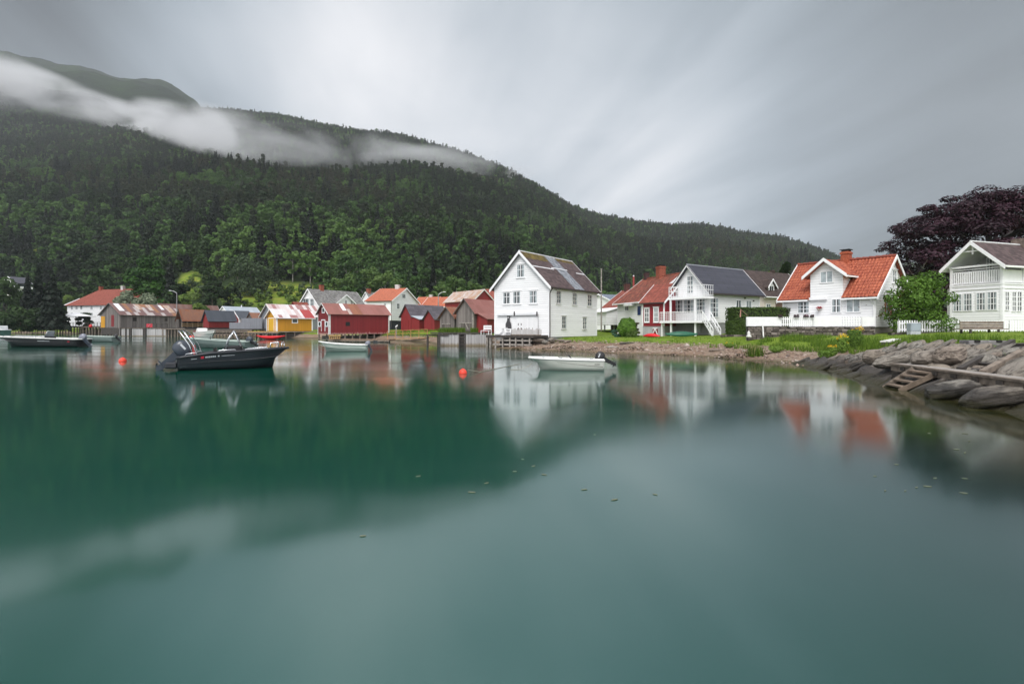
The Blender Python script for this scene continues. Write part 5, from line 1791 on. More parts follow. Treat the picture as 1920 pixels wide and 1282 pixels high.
MB().prism([rb.P(0.9, 0.5, 0.1), rb.P(rb.W - 0.4, 0.5, 0.1), rb.P(rb.W - 0.4, rb.L - 0.4, 0.1), rb.P(0.9, rb.L - 0.4, 0.1)], (0, 0, 0.6)).build('stone_footing', m_plain('dark_footing_stone', (0.09, 0.085, 0.075), 0.9, var=0.4, scale=2, bump=0.5), rb.root)

# ---- ochre boathouse
ys = Bld('ochre_boathouse', 'small ochre yellow boathouse with white trim and white and red striped metal roof', 518.3, 100, 1850, 500, 586.5, 1.32, 594, 579.5, cat='boathouse')
ys.walls(YELB)
ys.roof(WHITR, 0.35, 0.35, 0.07, TRIM, 0.2, TRIM)
roof_sheet(ys, ys.L - 1.75, ys.L + 0.33, 0.0, 0.985, 0.35, 0.07, REDR, 'red_sheet', 0.014)
ys.corner_boards(TRIM, 0.24)
door(ys, 'g', 504, 597, 514, 620.4, YELD, TRIM)
ys.window('s', 548.5, 598.5, 557, 604.5, 1, 1, 0.16, TRIM, GLASS, hood=False)
stilts(ys, -0.5, TIMBER, 5)
MB().prism([ys.P(0.4, 0.6, 0.0), ys.P(ys.W, 0.6, 0.0), ys.P(ys.W, ys.L, 0.0), ys.P(0.4, ys.L, 0.0)], (0, 0, 0.9)).build('stone_footing', TIMBERD, ys.root)

# ---- blue-grey boathouse behind it
dg = Bld('grey_boathouse', 'blue-grey boathouse with pale sheet roof standing right behind the ochre boathouse', 515, 110, 1850, 489, 604, 1.35, 592, 570.5, cat='boathouse')
dg.walls(SLATEB, TIMBERD, 0.2)
dg.roof(WHITR, 0.3, 0.35, 0.08, TRIM_OLD, 0.2, None)

# ---- row of dark red boathouses on the grass
r1 = Bld('red_boathouse', 'dark red boathouse with charcoal roof and a pale lean-to roof, on the grass bank', 771.5, 84, 1700, 752, 838, 1.45, 591.5, 571.5, cat='boathouse')
r1.walls(REDB, TIMBERD, 0.7)
r1.roof(T_DARK, 0.25, 0.3, 0.09, None, 0.2, None)
z_hi, z_lo = r1.ze - 0.1, r1.ze - 0.62
lean = MB().prism([r1.P(-1.75, 0.02, 1.0), r1.P(-0.01, 0.02, 1.0), r1.P(-0.01, 0.02, z_hi), r1.P(-1.75, 0.02, z_lo)], r1.V(0, 4.5, 0)).build('lean_to', REDB, r1.root)
MB().prism([r1.P(-1.95, -0.15, z_lo - 0.05), r1.P(-0.01, -0.15, z_hi + 0.01), r1.P(-0.01, -0.15, z_hi + 0.09), r1.P(-1.95, -0.15, z_lo + 0.03)], r1.V(0, 4.8, 0)).build('lean_to_roof', PALER, lean)
door(r1, 'g', 756, 600, 766, 620.5, REDB, None)
r2 = Bld('red_boathouse', 'small dark red boathouse with charcoal roof, beside the two weathered grey ones', 814.5, 80, 1700, 795.5, 850, 1.35, 596.5, 581.8, cat='boathouse')
r2.walls(REDB, TIMBERD, 0.7)
r2.roof(T_DARK, 0.25, 0.3, 0.09, None, 0.2, None)
door(r2, 'g', 798, 606, 810, 622.5, REDB, None)
g1 = Bld('weathered_boathouse', 'smaller weathered grey board boathouse with rusty red roof and low dark doorway', 852, 70, 1660, 824.8, 885, 1.5, 594.5, 576, cat='boathouse')
g1.walls(GREYB, TIMBERD, 0.9)
g1.roof(RUSTO, 0.25, 0.3, 0.07, GREYD, 0.16, None)
g1.panel('g', 829, 606.3, 845, 607.7, 0.01, 0.09, TIMBERG, 'lintel')
door(g1, 'g', 829.5, 607.8, 844.5, 619, GREYD, None)
g2 = Bld('weathered_boathouse', 'taller weathered grey board boathouse with brown-red roof beside the tall white warehouse', 889, 68, 1660, 855.8, 945, 1.5, 584, 560.6, cat='boathouse')
g2.walls(GREYB, TIMBERD, 0.9)
g2.roof(RUSTPK, 0.3, 0.3, 0.07, GREYD, 0.16, None)
g2.panel('g', 862.5, 604.5, 885, 606, 0.01, 0.09, TIMBERG, 'lintel')
dd = door(g2, 'g', 864.5, 606.2, 885, 619, GREYD, None)
g2.panel('g', 886.7, 581, 888.6, 620, 0.01, 0.12, TIMBERG, 'corner_post')
mb = MB()
o_, r_, n_ = g2.frame('g')
sA, zA = g2.at('g', 874, 606.5)
sB, zB = g2.at('g', 881, 618)
mb.bar(o_ + r_ * sA + n_ * 0.12 + Vector((0, 0, zA)), o_ + r_ * sB + n_ * 0.3 + Vector((0, 0, zB)), 0.08, 0.08)
mb.build('leaning_prop', TIMBERG, g2.root)
# red lean-to on its right
z_hi, z_lo = g2.ze - 0.15, g2.ze - 0.95
lean = MB().prism([g2.P(-1.75, 0.5, 1.0), g2.P(-0.01, 0.5, 1.0), g2.P(-0.01, 0.5, z_hi), g2.P(-1.75, 0.5, z_lo)], g2.V(0, 5, 0)).build('lean_to', REDB, g2.root)
MB().prism([g2.P(-1.95, 0.25, z_lo - 0.07), g2.P(-0.01, 0.25, z_hi + 0.02), g2.P(-0.01, 0.25, z_hi + 0.09), g2.P(-1.95, 0.25, z_lo)], g2.V(0, 5.4, 0)).build('lean_to_roof', RUSTPK, lean)

# ---- barn with a rusting white roof, houses behind
bn = Bld('red_barn', 'red barn with white sheet roof going rusty, its gable behind the weathered boathouses', 888.5, 95, 2262, 924, 834.5, 1.6, 561.5, 543, left=False, cat='barn')
bn.walls(REDB)
bn.roof(RUSTW, 0.3, 0.3, 0.08, TRIM_OLD, 0.2, None)
bk = Bld('red_tiled_house', 'house with plain red tiled roof showing between the red barn and the tall white warehouse', 940, 112, 1500, 960, 890, 1.6, 566, 541, left=False, W=8)
bk.walls(REDB)
bk.roof(T_RED, 0.35, 0.3, 0.1, TRIM, 0.2, None)
lo_ = Bld('orange_tiled_cottage', 'low cottage with long bright orange tiled roof behind the charcoal-roofed red boathouses', 850, 112, 1257, 870, 792, 1.6, 573.5, 557, left=False, W=7)
lo_.walls(WHITE)
lo_.roof(T_ORANGE2, 0.35, 0.3, 0.1, TRIM, 0.24, TRIM)
l2_ = Bld('orange_tiled_cottage', 'cottage with orange roof and pale chimney just right of the orange-roofed white gable', 812, 128, 1257, 830, 775, 1.8, 572, 557, left=False, W=7)
l2_.walls(WHITE)
l2_.roof(T_ORANGE2, 0.35, 0.3, 0.1, TRIM, 0.24, TRIM)
l2_.chimney(2.2, 0.7, 0.7, l2_.zr - 0.5, l2_.zr + 0.6, CHIMW, None)
ow = Bld('orange_roofed_house', 'white two-storey house with orange tiled roof and whitewashed chimney behind the boathouses', 733.3, 115, 1257, 784.5, 687, 3.55, 563.5, 541, left=False)
ow.walls(WHITE, m_plain('blue_black_plinth', (0.02, 0.022, 0.03), 0.8), 1.2)
ow.roof(T_ORANGE2, 0.3, 0.35, 0.11, TRIM, 0.32, DPIPE)
ow.chimney(ow.L * 0.33, 0.9, 0.8, ow.zr - 0.6, ZY(533.5, 121), CHIMW, None)
ow.window('g', 754, 552.3, 760, 558.6, 2, 2, 0.1, TRIM)
ow.window('g', 744, 569.5, 748.6, 578.5, 2, 2, 0.1, TRIM)
ow.window('s', 720, 569.5, 724, 576, 2, 2, 0.1, TRIM)
MB().path([ow.P(-0.09, -0.09, ow.ze - 0.1), ow.P(-0.09, -0.09, 2.0)], 0.06, 6).build('downpipe', DPIPE, ow.root)
gh = Bld('grey_roofed_house', 'white gabled house with long grey slate roof and cross gable behind the ochre boathouse', 599, 125, 1602, 559.6, 686.5, 3.2, 573.5, 542)
gh.walls(WHITE, CONC, 1.2)
gh.roof(T_GREY, 0.35, 0.35, 0.12, TRIM, 0.36, TRIM)
gh.chimney(3.6, 0.9, 0.8, gh.zr - 0.6, ZY(535, 131), BRICK, CAPS)
gh.window('g', 567, 560.5, 580, 573, 2, 1, 0.12, TRIM)
gh.window('g', 582, 560.5, 589, 573, 2, 2, 0.12, TRIM)
c_m = gh.at('s', 648, 560)[0]
zg_e, zg_r = ZY(567, 131), ZY(553, 131)
hw = 2.6
cg = MB().prism([gh.P(0.02, c_m - hw, gh.ze - 0.5), gh.P(0.02, c_m + hw, gh.ze - 0.5), gh.P(0.02, c_m + hw, zg_e), gh.P(0.02, c_m, zg_r), gh.P(0.02, c_m - hw, zg_e)], gh.V(gh.W / 2, 0, 0)).build('cross_gable', WHITE, gh.root)
gs = (zg_r - zg_e) / hw
for sg in (-1, 1):
    bb = c_m + sg * (hw + 0.5)
    ze_ = zg_e - 0.5 * gs + 0.01
    MB().prism([gh.P(-0.4, bb, ze_), gh.P(-0.4, c_m, zg_r + 0.01), gh.P(-0.4, c_m, zg_r + 0.13), gh.P(-0.4, bb, ze_ + 0.12)], gh.V(gh.W / 2 + 0.4, 0, 0)).build('gable_roof', T_GREY, cg)
    MB().prism([gh.P(-0.46, bb, ze_ - 0.16), gh.P(-0.46, c_m, zg_r - 0.16), gh.P(-0.46, c_m, zg_r + 0.17), gh.P(-0.46, bb, ze_ + 0.15)], gh.V(0.055, 0, 0)).build('bargeboard', TRIM, cg)
for px in (648.5, 659):
    s_, z_ = gh.at('s', px, 566)
    gh.window_m('s', s_ - 0.3, s_ + 0.3, z_ - 0.5, z_ + 0.3, 2, 2, 0.09, TRIM, GLASS, 0.0, hood=False, parent=cg)
sb_ = Bld('slate_roofed_house', 'house with grey slate roof and red chimney between the grey and the orange roofs', 697, 142, 1602, 676, 722, 2.5, 566, 548)
sb_.walls(WHITE)
sb_.roof(T_GREY, 0.3, 0.3, 0.1, TRIM, 0.25, None)
sb_.chimney(0.9, 0.9, 0.8, sb_.zr - 0.5, sb_.zr + 1.0, BRICK, CAPS)

# ---- long weathered boathouse on the left and its neighbours
lb = Bld('long_boathouse', 'long weathered grey board boathouse with patched rusty roof on the pale boarded quay', 224.8, 125, 1350, 189, 338, 1.98, 588, 568.6, cat='boathouse')
lb.walls(GREYB, TIMBERD, 0.4)
lb.roof(RUSTP, 0.5, 0.4, 0.08, GREYD, 0.2, None)
for b0, b1, f0, f1, m_ in ((0.5, 1.7, 0.35, 0.97, METALW), (5.0, 6.4, 0.5, 0.97, RUSTW), (8.0, 9.1, 0.45, 0.97, RUSTW), (11.2, 12.0, 0.55, 0.97, METALW), (12.6, 14.2, 0.3, 0.97, RUSTW)):
    roof_sheet(lb, b0, b1, f0, f1, 0.5, 0.08, m_, 'patch_sheet', 0.014)
lb.panel('g', 189.5, 593, 197, 614, 0.004, 0.05, YELB, 'yellow_boards')
door(lb, 'g', 208.8, 590.5, 214, 612, REDW, None)
lb.panel('s', 249, 595, 256, 602, 0.004, 0.04, m_plain('dark_opening', (0.02, 0.018, 0.016), 0.8), 'opening')
lb.panel('s', 309, 596, 314, 602, 0.004, 0.04, TIMBERD, 'opening')
l2 = Bld('rust_roofed_shed', 'long shed with rusty brown roof in the second row behind the patched roof', 303, 150, 1350, 291, 412, 2.0, 583, 569, cat='shed')
l2.walls(GREYD)
l2.roof(RUSTR, 0.3, 0.3, 0.08, TRIM_OLD, 0.2, None)
os_ = Bld('open_shed', 'open-fronted shed on posts with orange rusty roof beside the long weathered boathouse', 341, 117, 1400, 330, 391, 2.0, 598, 580, cat='shed')
os_.roof(RUSTO, 0.25, 0.15, 0.08, GREYD, 0.16, None)
MB().prism([os_.P(os_.W * 0.55, 0, 1.9), os_.P(os_.W, 0, 1.9), os_.P(os_.W, 0, os_.ze - 0.05), os_.P(os_.W * 0.55, 0, os_.ze - 0.05)], os_.V(0, os_.L, 0)).build('wall', GREYD, os_.root)
for k in range(6):
    b = 0.1 + (os_.L - 0.2) * k / 5
    MB().obox(os_.P(0, b - 0.08, 1.2), os_.V(0.16, 0, 0), os_.V(0, 0.16, 0), (0, 0, os_.ze - 1.25)).build('post', TIMBER, os_.root)
mb = MB()
for z in (2.35, 2.75, os_.ze - 0.2):
    mb.obox(os_.P(-0.03, 0, z), os_.V(0.06, 0, 0), os_.V(0, os_.L, 0), (0, 0, 0.13))
mb.build('cross_rail', TIMBERY, os_.root)
rg = Bld('red_boathouse', 'red boathouse with dark blue-grey sheet roof next to the open-fronted shed', 391.5, 113, 1500, 381, 441, 2.0, 598, 582, cat='boathouse')
rg.walls(REDB, TIMBERD, 0.6)
rg.roof(DARKR, 0.3, 0.3, 0.08, DARKR, 0.16, None)
rw = Bld('red_boathouse', 'red boathouse gable with white bargeboards and grey roof behind the grey screen', 449, 122, 1500, 433, 473, 2.2, 595.5, 583, cat='boathouse')
rw.walls(REDB, TIMBERD, 0.6)
rw.roof(DARKR, 0.3, 0.3, 0.08, TRIM, 0.3, None)
rw.corner_boards(TRIM, 0.3)
pb = Bld('pale_roofed_shed', 'long shed with pale blue-white sheet roof behind the red boathouses', 428, 142, 1500, 410, 488, 2.2, 586.5, 574.5, cat='shed')
pb.walls(WHITE)
pb.roof(PALER, 0.3, 0.3, 0.08, TRIM, 0.25, None)
mb = MB().path([pb.P(pb.W / 2, pb.L * 0.55, pb.zr - 0.2), pb.P(pb.W / 2, pb.L * 0.55, pb.zr + 0.55)], 0.16, 8)
mb.build('roof_vent', METALW, pb.rf)
rs = Bld('small_rusty_shed', 'little shed with rusty orange roof squeezed behind the grey screen', 473, 118, 1500, 464, 490, 2.2, 595.5, 586.5, cat='shed')
rs.walls(GREYD)
rs.roof(RUSTO, 0.2, 0.2, 0.07, GREYD, 0.14, None)
rr_ = Bld('red_gabled_shed', 'small red gabled shed roof peeping out above the white and red striped roof', 556, 120, 1602, 545, 580, 2.2, 576, 566.5, cat='shed')
rr_.walls(REDB)
rr_.roof(T_RED, 0.2, 0.2, 0.08, REDB, 0.14, None)

# ---- white manor with hipped red roof, far house above it
mn = Bld('white_manor', 'large white house with wide hipped red roof behind the white parasol', 243, 165, 1257, 300, 126, 3.0, 571, 540, left=False, W=13)
mn.walls_ = MB().prism([mn.P(0, 0, 2.0), mn.P(mn.W, 0, 2.0), mn.P(mn.W, mn.L, 2.0), mn.P(0, mn.L, 2.0)], (0, 0, mn.ze - 2.0)).build('wall', WHITE, mn.root)
oe = 0.6
zE_, zR_ = mn.ze - 0.05, ZY(540, 170)
mb = MB()
hp = 5.2
vs = [mn.P(-oe, -oe, zE_), mn.P(mn.W + oe, -oe, zE_), mn.P(mn.W + oe, mn.L + oe, zE_), mn.P(-oe, mn.L + oe, zE_), mn.P(mn.W / 2, 1.0, zR_), mn.P(mn.W / 2, mn.L - hp, zR_)]
mb.add(vs, [(0, 1, 4), (1, 2, 5, 4), (2, 3, 5), (3, 0, 4, 5), (3, 2, 1, 0)])
mn.rf = mb.build('roof', T_RED, mn.root)
MB().path([mn.P(-oe, mn.L + oe, zE_ + 0.1), mn.P(mn.W * 0.2, mn.L + oe - (hp + oe) * 0.43, zE_ + (zR_ - zE_) * 0.43)], 0.16, 6).build('hip_ridge', TRIM, mn.rf)
for bb, mt_ in ((mn.L - hp - 0.6, BRICK), (mn.L * 0.42, CHIMW), (1.6, CHIMW)):
    mn.chimney(bb, 0.9, 0.9, zR_ - 0.6, zR_ + 1.0, mt_, None)
for x0, x1 in ((133, 137), (141.7, 145.8), (150.6, 154.7), (169.8, 174), (187, 191.5), (196.2, 200.4)):
    mn.window('s', x0, 573.7, x1, 579.8, 2, 2, 0.12, TRIM, GLASS, hood=False)
    mn.window('s', x0, 586.5, x1, 592.5, 2, 2, 0.12, TRIM, GLASS, hood=False)
fh = Bld('hillside_house', 'pale house with dark roof and balcony half hidden by dark conifers on the far left', 30, 215, 1300, 22, 57, ZY(553, 215), 530, 519, W=8)
fh.walls(WHITE)
fh.roof(T_BLACK, 0.5, 0.6, 0.15, TRIM, 0.3, None)
mb = MB()
fh.wbox(mb, 's', 0.0, fh.L, ZY(541, 215), ZY(537, 215), 0.01, 1.5)
mb.build('balcony', TRIM, fh.root)
for k in range(3):
    fh.window('s', 32 + k * 8, 543, 36 + k * 8, 548, 2, 1, 0.1, TRIM, GLASS, hood=False)
mb = MB()
fh.wbox(mb, 's', 0.4, fh.L - 0.4, ZY(536.5, 215), ZY(531, 215), 0.01, 0.06)
mb.build('window_band', GLASS, fh.root)


# ================================================================== QUAYS AND DOCKS
def dock(name, label, p0, p1, zt, depth, npost, zfoot=-0.8, deckm=TIMBERD, postm=TIMBER, pr=0.13, th=0.22, rail=0.0, railm=None, rows=2, group=None, cat='dock'):
    """deck with its front edge from p0 to p1 (x, y), posts under it"""
    a, b_ = Vector((p0[0], p0[1], 0)), Vector((p1[0], p1[1], 0))
    d = (b_ - a)
    t = d.normalized()
    n = Vector((-t.y, t.x, 0))               # away from the camera
    rt = thing(name, label, cat, (a + b_) / 2, group)
    mb = MB().obox(a + Vector((0, 0, zt - th)), d, n * depth, (0, 0, th))
    mb.build('deck', deckm, rt)
    MB().obox(a - n * 0.08 + Vector((0, 0, zt - th - 0.16)), d, n * 0.075, (0, 0, 0.2)).build('edge_beam', postm, rt)
    rd = random.Random(len(name) + npost)
    for r_ in range(rows):
        for k in range(npost):
            q = a + d * ((k + 0.5) / npost) + n * (0.12 + r_ * (depth - 0.3)) + t * rd.uniform(-0.15, 0.15)
            MB().path([q + Vector((rd.uniform(-0.06, 0.06), 0, zfoot)), q + Vector((0, 0, zt - th - 0.003))], [pr * 1.05, pr * 0.9], 7).build('post', postm, rt)
    if rail:
        mb = MB()
        for k in range(npost + 1):
            q = a + d * (k / npost) + n * 0.1
            mb.obox(q + Vector((-0.05, 0, zt)), (0.1, 0, 0), (0, 0.1, 0), (0, 0, rail))
        for f in (0.5, 1.0):
            mb.bar(a + n * 0.15 + Vector((0, 0, zt + rail * f)), b_ + n * 0.15 + Vector((0, 0, zt + rail * f)), 0.06, 0.1)
        mb.build('railing', railm or postm, rt)
    return rt


def XY(px, Y):
    return ((px - 960) / F * Y, Y)


# boarded quay in front of the grey boathouses
q0, q1 = XY(823, 57.2), XY(914, 56.6)
qz = ZY(625.5, 57)
qw = thing('boarded_quay', 'quay faced with bleached white upright boards and brown tide line, grass growing on top', 'quay', ((q0[0] + q1[0]) / 2, 57, 0))
mb = MB()
d_ = Vector((q1[0] - q0[0], q1[1] - q0[1], 0))
rd = random.Random(5)
nb = 34
for k in range(nb):
    if 15 <= k <= 17:
        continue
    a = Vector((q0[0], q0[1], 0)) + d_ * (k / nb)
    mb.obox(a + Vector((0, rd.uniform(-0.03, 0.0), -0.8)), d_ * (0.78 / nb), (0, 0.06, 0), (0, 0, 0.72 + qz + rd.uniform(-0.04, 0.05)))
mb.build('board_facing', PALEQ, qw)
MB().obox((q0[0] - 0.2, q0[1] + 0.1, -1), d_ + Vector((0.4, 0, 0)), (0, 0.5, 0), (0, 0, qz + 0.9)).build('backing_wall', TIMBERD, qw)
MB().obox((q0[0] - 0.9, q0[1] - 0.12, qz), d_ + Vector((1.6, 0, 0)), (0, 0.9, 0), (0, 0, 0.13)).build('edge_beam', TIMBERD, qw)
MB().obox((q0[0] - 0.3, q0[1] + 0.65, -0.5), d_ + Vector((0.6, 0, 0)), (0, 5.5, 0), (0, 0, qz + 0.45)).build('earth_fill', m_plain('quay_soil', (0.07, 0.08, 0.03), 0.95, var=0.4), qw)
lx = q0[0] + d_.x * 16.5 / nb
mb = MB()
for sx_ in (-0.32, 0.32):
    mb.obox((lx + sx_ - 0.06, 56.75, -0.7), (0.12, 0, 0), (0, 0.08, 0), (0, 0, qz + 0.7))
for k in range(5):
    mb.obox((lx - 0.26, 56.77, -0.2 + k * 0.36), (0.52, 0, 0), (0, 0.06, 0), (0, 0, 0.1))
mb.build('ladder', TIMBERD, qw)
for px in (824, 913.5, 920):
    x = (px - 960) / F * 56.6
    MB().path([(x, 56.4, -0.8), (x, 56.4, qz + 0.05)], 0.14, 7).build('post', TIMBERD if px < 900 else TIMBERG, qw)
MB().obox((q0[0] - 1.4, 57.4, qz - 0.22), (2.4, -0.5, 0), (0, 0.6, 0), (0, 0, 0.15)).build('side_jetty', TIMBERD, qw)
for dx in (-1.25,):
    MB().path([(q0[0] + dx, 57.3, -0.8), (q0[0] + dx, 57.3, qz - 0.13)], 0.10, 6).build('post', TIMBERD, qw)

# grass on the quay top
rq = np.random.default_rng(8)
nq = 2600
bx_ = rq.uniform(q0[0] - 0.2, q1[0] - 1.2, nq)
by_ = rq.uniform(57.6, 59.6, nq)
keep = np.abs(bx_ - (q0[0] + 3.0)) > 0.35
bx_, by_ = bx_[keep], by_[keep]
M_GRASS = m_leaf('meadow_grass', [(0.055, 0.11, 0.012), (0.105, 0.19, 0.018), (0.16, 0.235, 0.035)], 0, 0.7)


def grass_mesh(name, x, y, z, hmin, hmax, seed, w=0.03, mat=None, lean=0.35):
    r = np.random.default_rng(seed)
    n = len(x)
    h = r.uniform(hmin, hmax, n)
    a = r.uniform(0, 6.283, n)
    ww = w * r.uniform(0.7, 1.4, n)
    b0 = np.stack([x, y, z], -1)
    side = np.stack([np.cos(a), np.sin(a), 0 * a], -1) * ww[:, None]
    ln = np.stack([np.cos(a + 1.4), np.sin(a + 1.4), 0 * a], -1) * (h * r.uniform(0, lean, n))[:, None]
    up = np.stack([0 * h, 0 * h, h], -1)
    v = np.stack([b0 - side, b0 + side, b0 + side * 0.45 + up * 0.65 + ln * 0.45, b0 - side * 0.1 + up + ln], 1).reshape(-1, 3)
    return raw_mesh(name, v, np.arange(n * 4).reshape(n, 4), mat or M_GRASS, {'tone': ('FACE', r.uniform(0, 1, n))})


tag(link('quay_grass', grass_mesh('quay_grass', bx_, by_, np.full(len(bx_), qz + 0.02), 0.15, 0.75, 2, 0.025)), 'tall grass growing along the top of the bleached board quay', 'grass', kind='stuff')

# deck in front of the tall white warehouse
zt = wh.at('g', 960, 628.5, 2.0)[1]
o_, r_, n_ = wh.frame('g')
dk = thing('wooden_deck', 'dark timber deck on thin posts in front of the tall white warehouse', 'deck', o_ + r_ * 3 + n_ * 1.5)
aR = wh.at('g', 1000, 628, 2.6)[0]
aL = wh.at('g', 911, 628, 2.6)[0]
MB().obox(o_ + r_ * aR + n_ * 0.05 + Vector((0, 0, zt - 0.22)), r_ * (aL - aR), n_ * 2.55, (0, 0, 0.22)).build('deck_boards', TIMBERD, dk)
for k, z in enumerate((zt - 0.55, zt - 0.95)):
    MB().obox(o_ + r_ * (aR + 0.3) + n_ * 2.35 + Vector((0, 0, z)), r_ * (aL - aR - 1.0), n_ * 0.1, (0, 0, 0.16)).build('cross_beam', TIMBERG, dk)
for px in (919, 929, 942.5, 956, 967, 979.5, 993):
    a = wh.at('g', px, 640, 2.5)[0]
    q = o_ + r_ * a + n_ * 2.5
    MB().path([q + Vector((0, 0, -0.8)), q + Vector((0, 0, zt - 0.225))], [0.085, 0.075], 7).build('post', TIMBERG, dk)
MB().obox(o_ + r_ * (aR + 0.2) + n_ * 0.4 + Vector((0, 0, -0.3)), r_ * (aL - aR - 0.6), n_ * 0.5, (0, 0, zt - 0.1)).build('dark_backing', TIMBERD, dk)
mb = MB()
rd = random.Random(3)
nsp = 26
for k in range(nsp):
    a = aR - 0.6 + (3.4) * k / nsp
    mb.obox(o_ + r_ * a + n_ * 2.2 + Vector((0, 0, zt)), r_ * 0.035, n_ * 0.035, (0, 0, 0.62 + rd.uniform(-0.12, 0.12)))
mb.bar(o_ + r_ * (aR - 0.6) + n_ * 2.22 + Vector((0, 0, zt + 0.06)), o_ + r_ * (aR + 2.8) + n_ * 2.22 + Vector((0, 0, zt + 0.06)), 0.04, 0.08)
mb.build('thin_railing', TIMBER, dk)
# white garden furniture on the deck
def chair_white(a, d, label, w=0.6):
    q = o_ + r_ * a + n_ * d + Vector((0, 0, zt))
    c = thing('garden_bench', label, 'bench', q)
    MB().obox(q + Vector((0, 0, 0.40)), r_ * w, n_ * 0.5, (0, 0, 0.05)).build('seat', TRIM, c)
    mb = MB()
    for z in (0.55, 0.70, 0.85):
        mb.obox(q + Vector((0, 0, z)), r_ * w, n_ * 0.04, (0, 0, 0.10))
    mb.build('backrest', TRIM, c)
    for s_ in (0.0, w - 0.05):
        for t_ in (0.0, 0.45):
            MB().obox(q + r_ * s_ + n_ * t_ + Vector((0, 0, 0.005)), r_ * 0.05, n_ * 0.05, (0, 0, 0.39 if t_ else 0.9)).build('leg', TRIM, c)


a9 = wh.at('g', 922, 625, 1.2)[0]
chair_white(a9, 1.2, 'wide white slatted garden bench at the left end of the warehouse deck', 1.0)
a9 = wh.at('g', 960, 625, 1.4)[0]
q = o_ + r_ * wh.at('g', 942, 625, 1.4)[0] + n_ * 1.3 + Vector((0, 0, zt))
tb = thing('garden_table', 'white round garden table beside the slatted bench on the deck', 'table', q)
MB().lathe([(0.02, 0.66), (0.46, 0.67), (0.48, 0.70), (0.46, 0.73), (0.02, 0.73)], q, 18).build('table_top', TRIM, tb)
MB().lathe([(0.26, 0.005), (0.26, 0.03), (0.05, 0.06), (0.04, 0.655)], q, 12).build('pedestal', TRIM, tb)
cv_ = thing('white_cover', 'white cloth cover over a low heap on the warehouse deck', 'cover', o_ + r_ * wh.at('g', 936, 620, 0.8)[0] + n_ * 0.8 + Vector((0, 0, zt)))
MB().lathe([(0.4, 0.0), (0.42, 0.15), (0.34, 0.30), (0.2, 0.40), (0.02, 0.42)], cv_.location, 14).build('cloth', TRIM, cv_, True)

# low dock in front of the big red boathouse
fd = dock('floating_dock', 'low brown timber dock in front of the big red boathouse', XY(616, 73.5), XY(730, 70.5), 0.42, 1.6, 7, -0.7, m_plain('brown_dock_planks', (0.20, 0.125, 0.085), 0.85, var=0.3, scale=3), TIMBER, 0.10, 0.16, rows=2)
MB().obox((*XY(700, 71.0), 0.0), (2.0, -0.05, 0), (0, 0.9, 0), (0, 0, 0.24)).build('float', m_plain('black_float', (0.025, 0.03, 0.035), 0.6), fd)
mb = MB()
for k in range(6):
    mb.obox((*XY(617 + k * 3.7, 72.6), 0.43), (0.16, 0, 0), (0, 0.14, 0), (0, 0, 0.55))
mb.obox((*XY(616, 72.5), 0.8), (1.75, -0.05, 0), (0, 0.06, 0), (0, 0, 0.12))
tag(mb.build('step_crate', TIMBERY), 'low pale timber crate standing on the brown dock by the red boathouse', 'crate')
# gangway with orange posts between red boathouse and quay
gw = thing('gangway', 'narrow timber gangway with slender orange-brown handrail over the grassy shore', 'gangway', (-17, 74, 0))
g0, g1_ = P(728, 636, 75), P(802, 633.5, 70)
MB().bar(g0, g1_, 0.9, 0.10).build('walkway', TIMBERY, gw)
mb = MB()
for k in range(6):
    q = g0.lerp(g1_, k / 5.0)
    mb.obox(q + Vector((-0.035, -0.4, 0)), (0.07, 0, 0), (0, 0.07, 0), (0, 0, 1.15))
for z in (0.75, 1.15):
    mb.bar(g0 + Vector((0, -0.36, z)), g1_ + Vector((0, -0.36, z)), 0.05, 0.06)
mb.build('handrail', m_plain('orange_brown_timber', (0.42, 0.22, 0.09), 0.75), gw)
MB().path([g1_ + Vector((0, 0, -1.5)), g1_ + Vector((0, 0, 0.2))], 0.13, 7).build('post', TIMBERD, gw)
MB().bar(P(728, 629, 79), P(800, 628, 76), 1.0, 0.12).build('upper_plank', TIMBERD, gw)

# ochre boathouse deck
yd = dock('timber_deck', 'yellowish plank deck on posts beside the ochre boathouse door', XY(464, 97.5), XY(522, 96.5), 1.30, 3.2, 7, -0.7, TIMBERY, TIMBER, 0.12, 0.18)
MB().obox((*XY(522.3, 96.6), 1.14), (6.9, -0.4, 0), (0, 1.2, 0), (0, 0, 0.14)).build('side_walk', TIMBER, yd)
# quay of the long weathered boathouse
lq0, lq1 = XY(224, 123), XY(313, 121)
lq = thing('boarded_quay', 'quay wall of pale upright boards below the long weathered boathouse', 'quay', ((lq0[0] + lq1[0]) / 2, 122, 0))
dl_ = Vector((lq1[0] - lq0[0], lq1[1] - lq0[1], 0))
mb = MB()
nb = 44
for k in range(nb):
    if k in (9, 10, 22, 23, 24):
        continue
    a = Vector((*lq0, 0)) + dl_ * (k / nb)
    mb.obox(a + Vector((0, rd.uniform(-0.03, 0), -0.8)), dl_ * (0.8 / nb), (0, 0.06, 0), (0, 0, 0.8 + 1.72 + rd.uniform(-0.05, 0.05)))
mb.build('board_facing', PALEQ, lq)
MB().obox((lq0[0], lq0[1] + 0.1, -0.8), dl_, (0, 3.5, 0), (0, 0, 2.55)).build('backing_wall', TIMBERD, lq)
MB().obox((lq0[0] - 0.3, lq0[1] - 0.1, 1.76), dl_ + Vector((0.6, 0, 0)), (0, 3.6, 0), (0, 0, 0.16)).build('deck', TIMBER, lq)
for px in (226, 236, 246, 271, 272.5, 293, 313):
    x, y = XY(px, 121.6)
    MB().path([(x, y, -0.8), (x, y, 1.9)], 0.17, 7).build('post', TIMBERD, lq)
mb = MB()
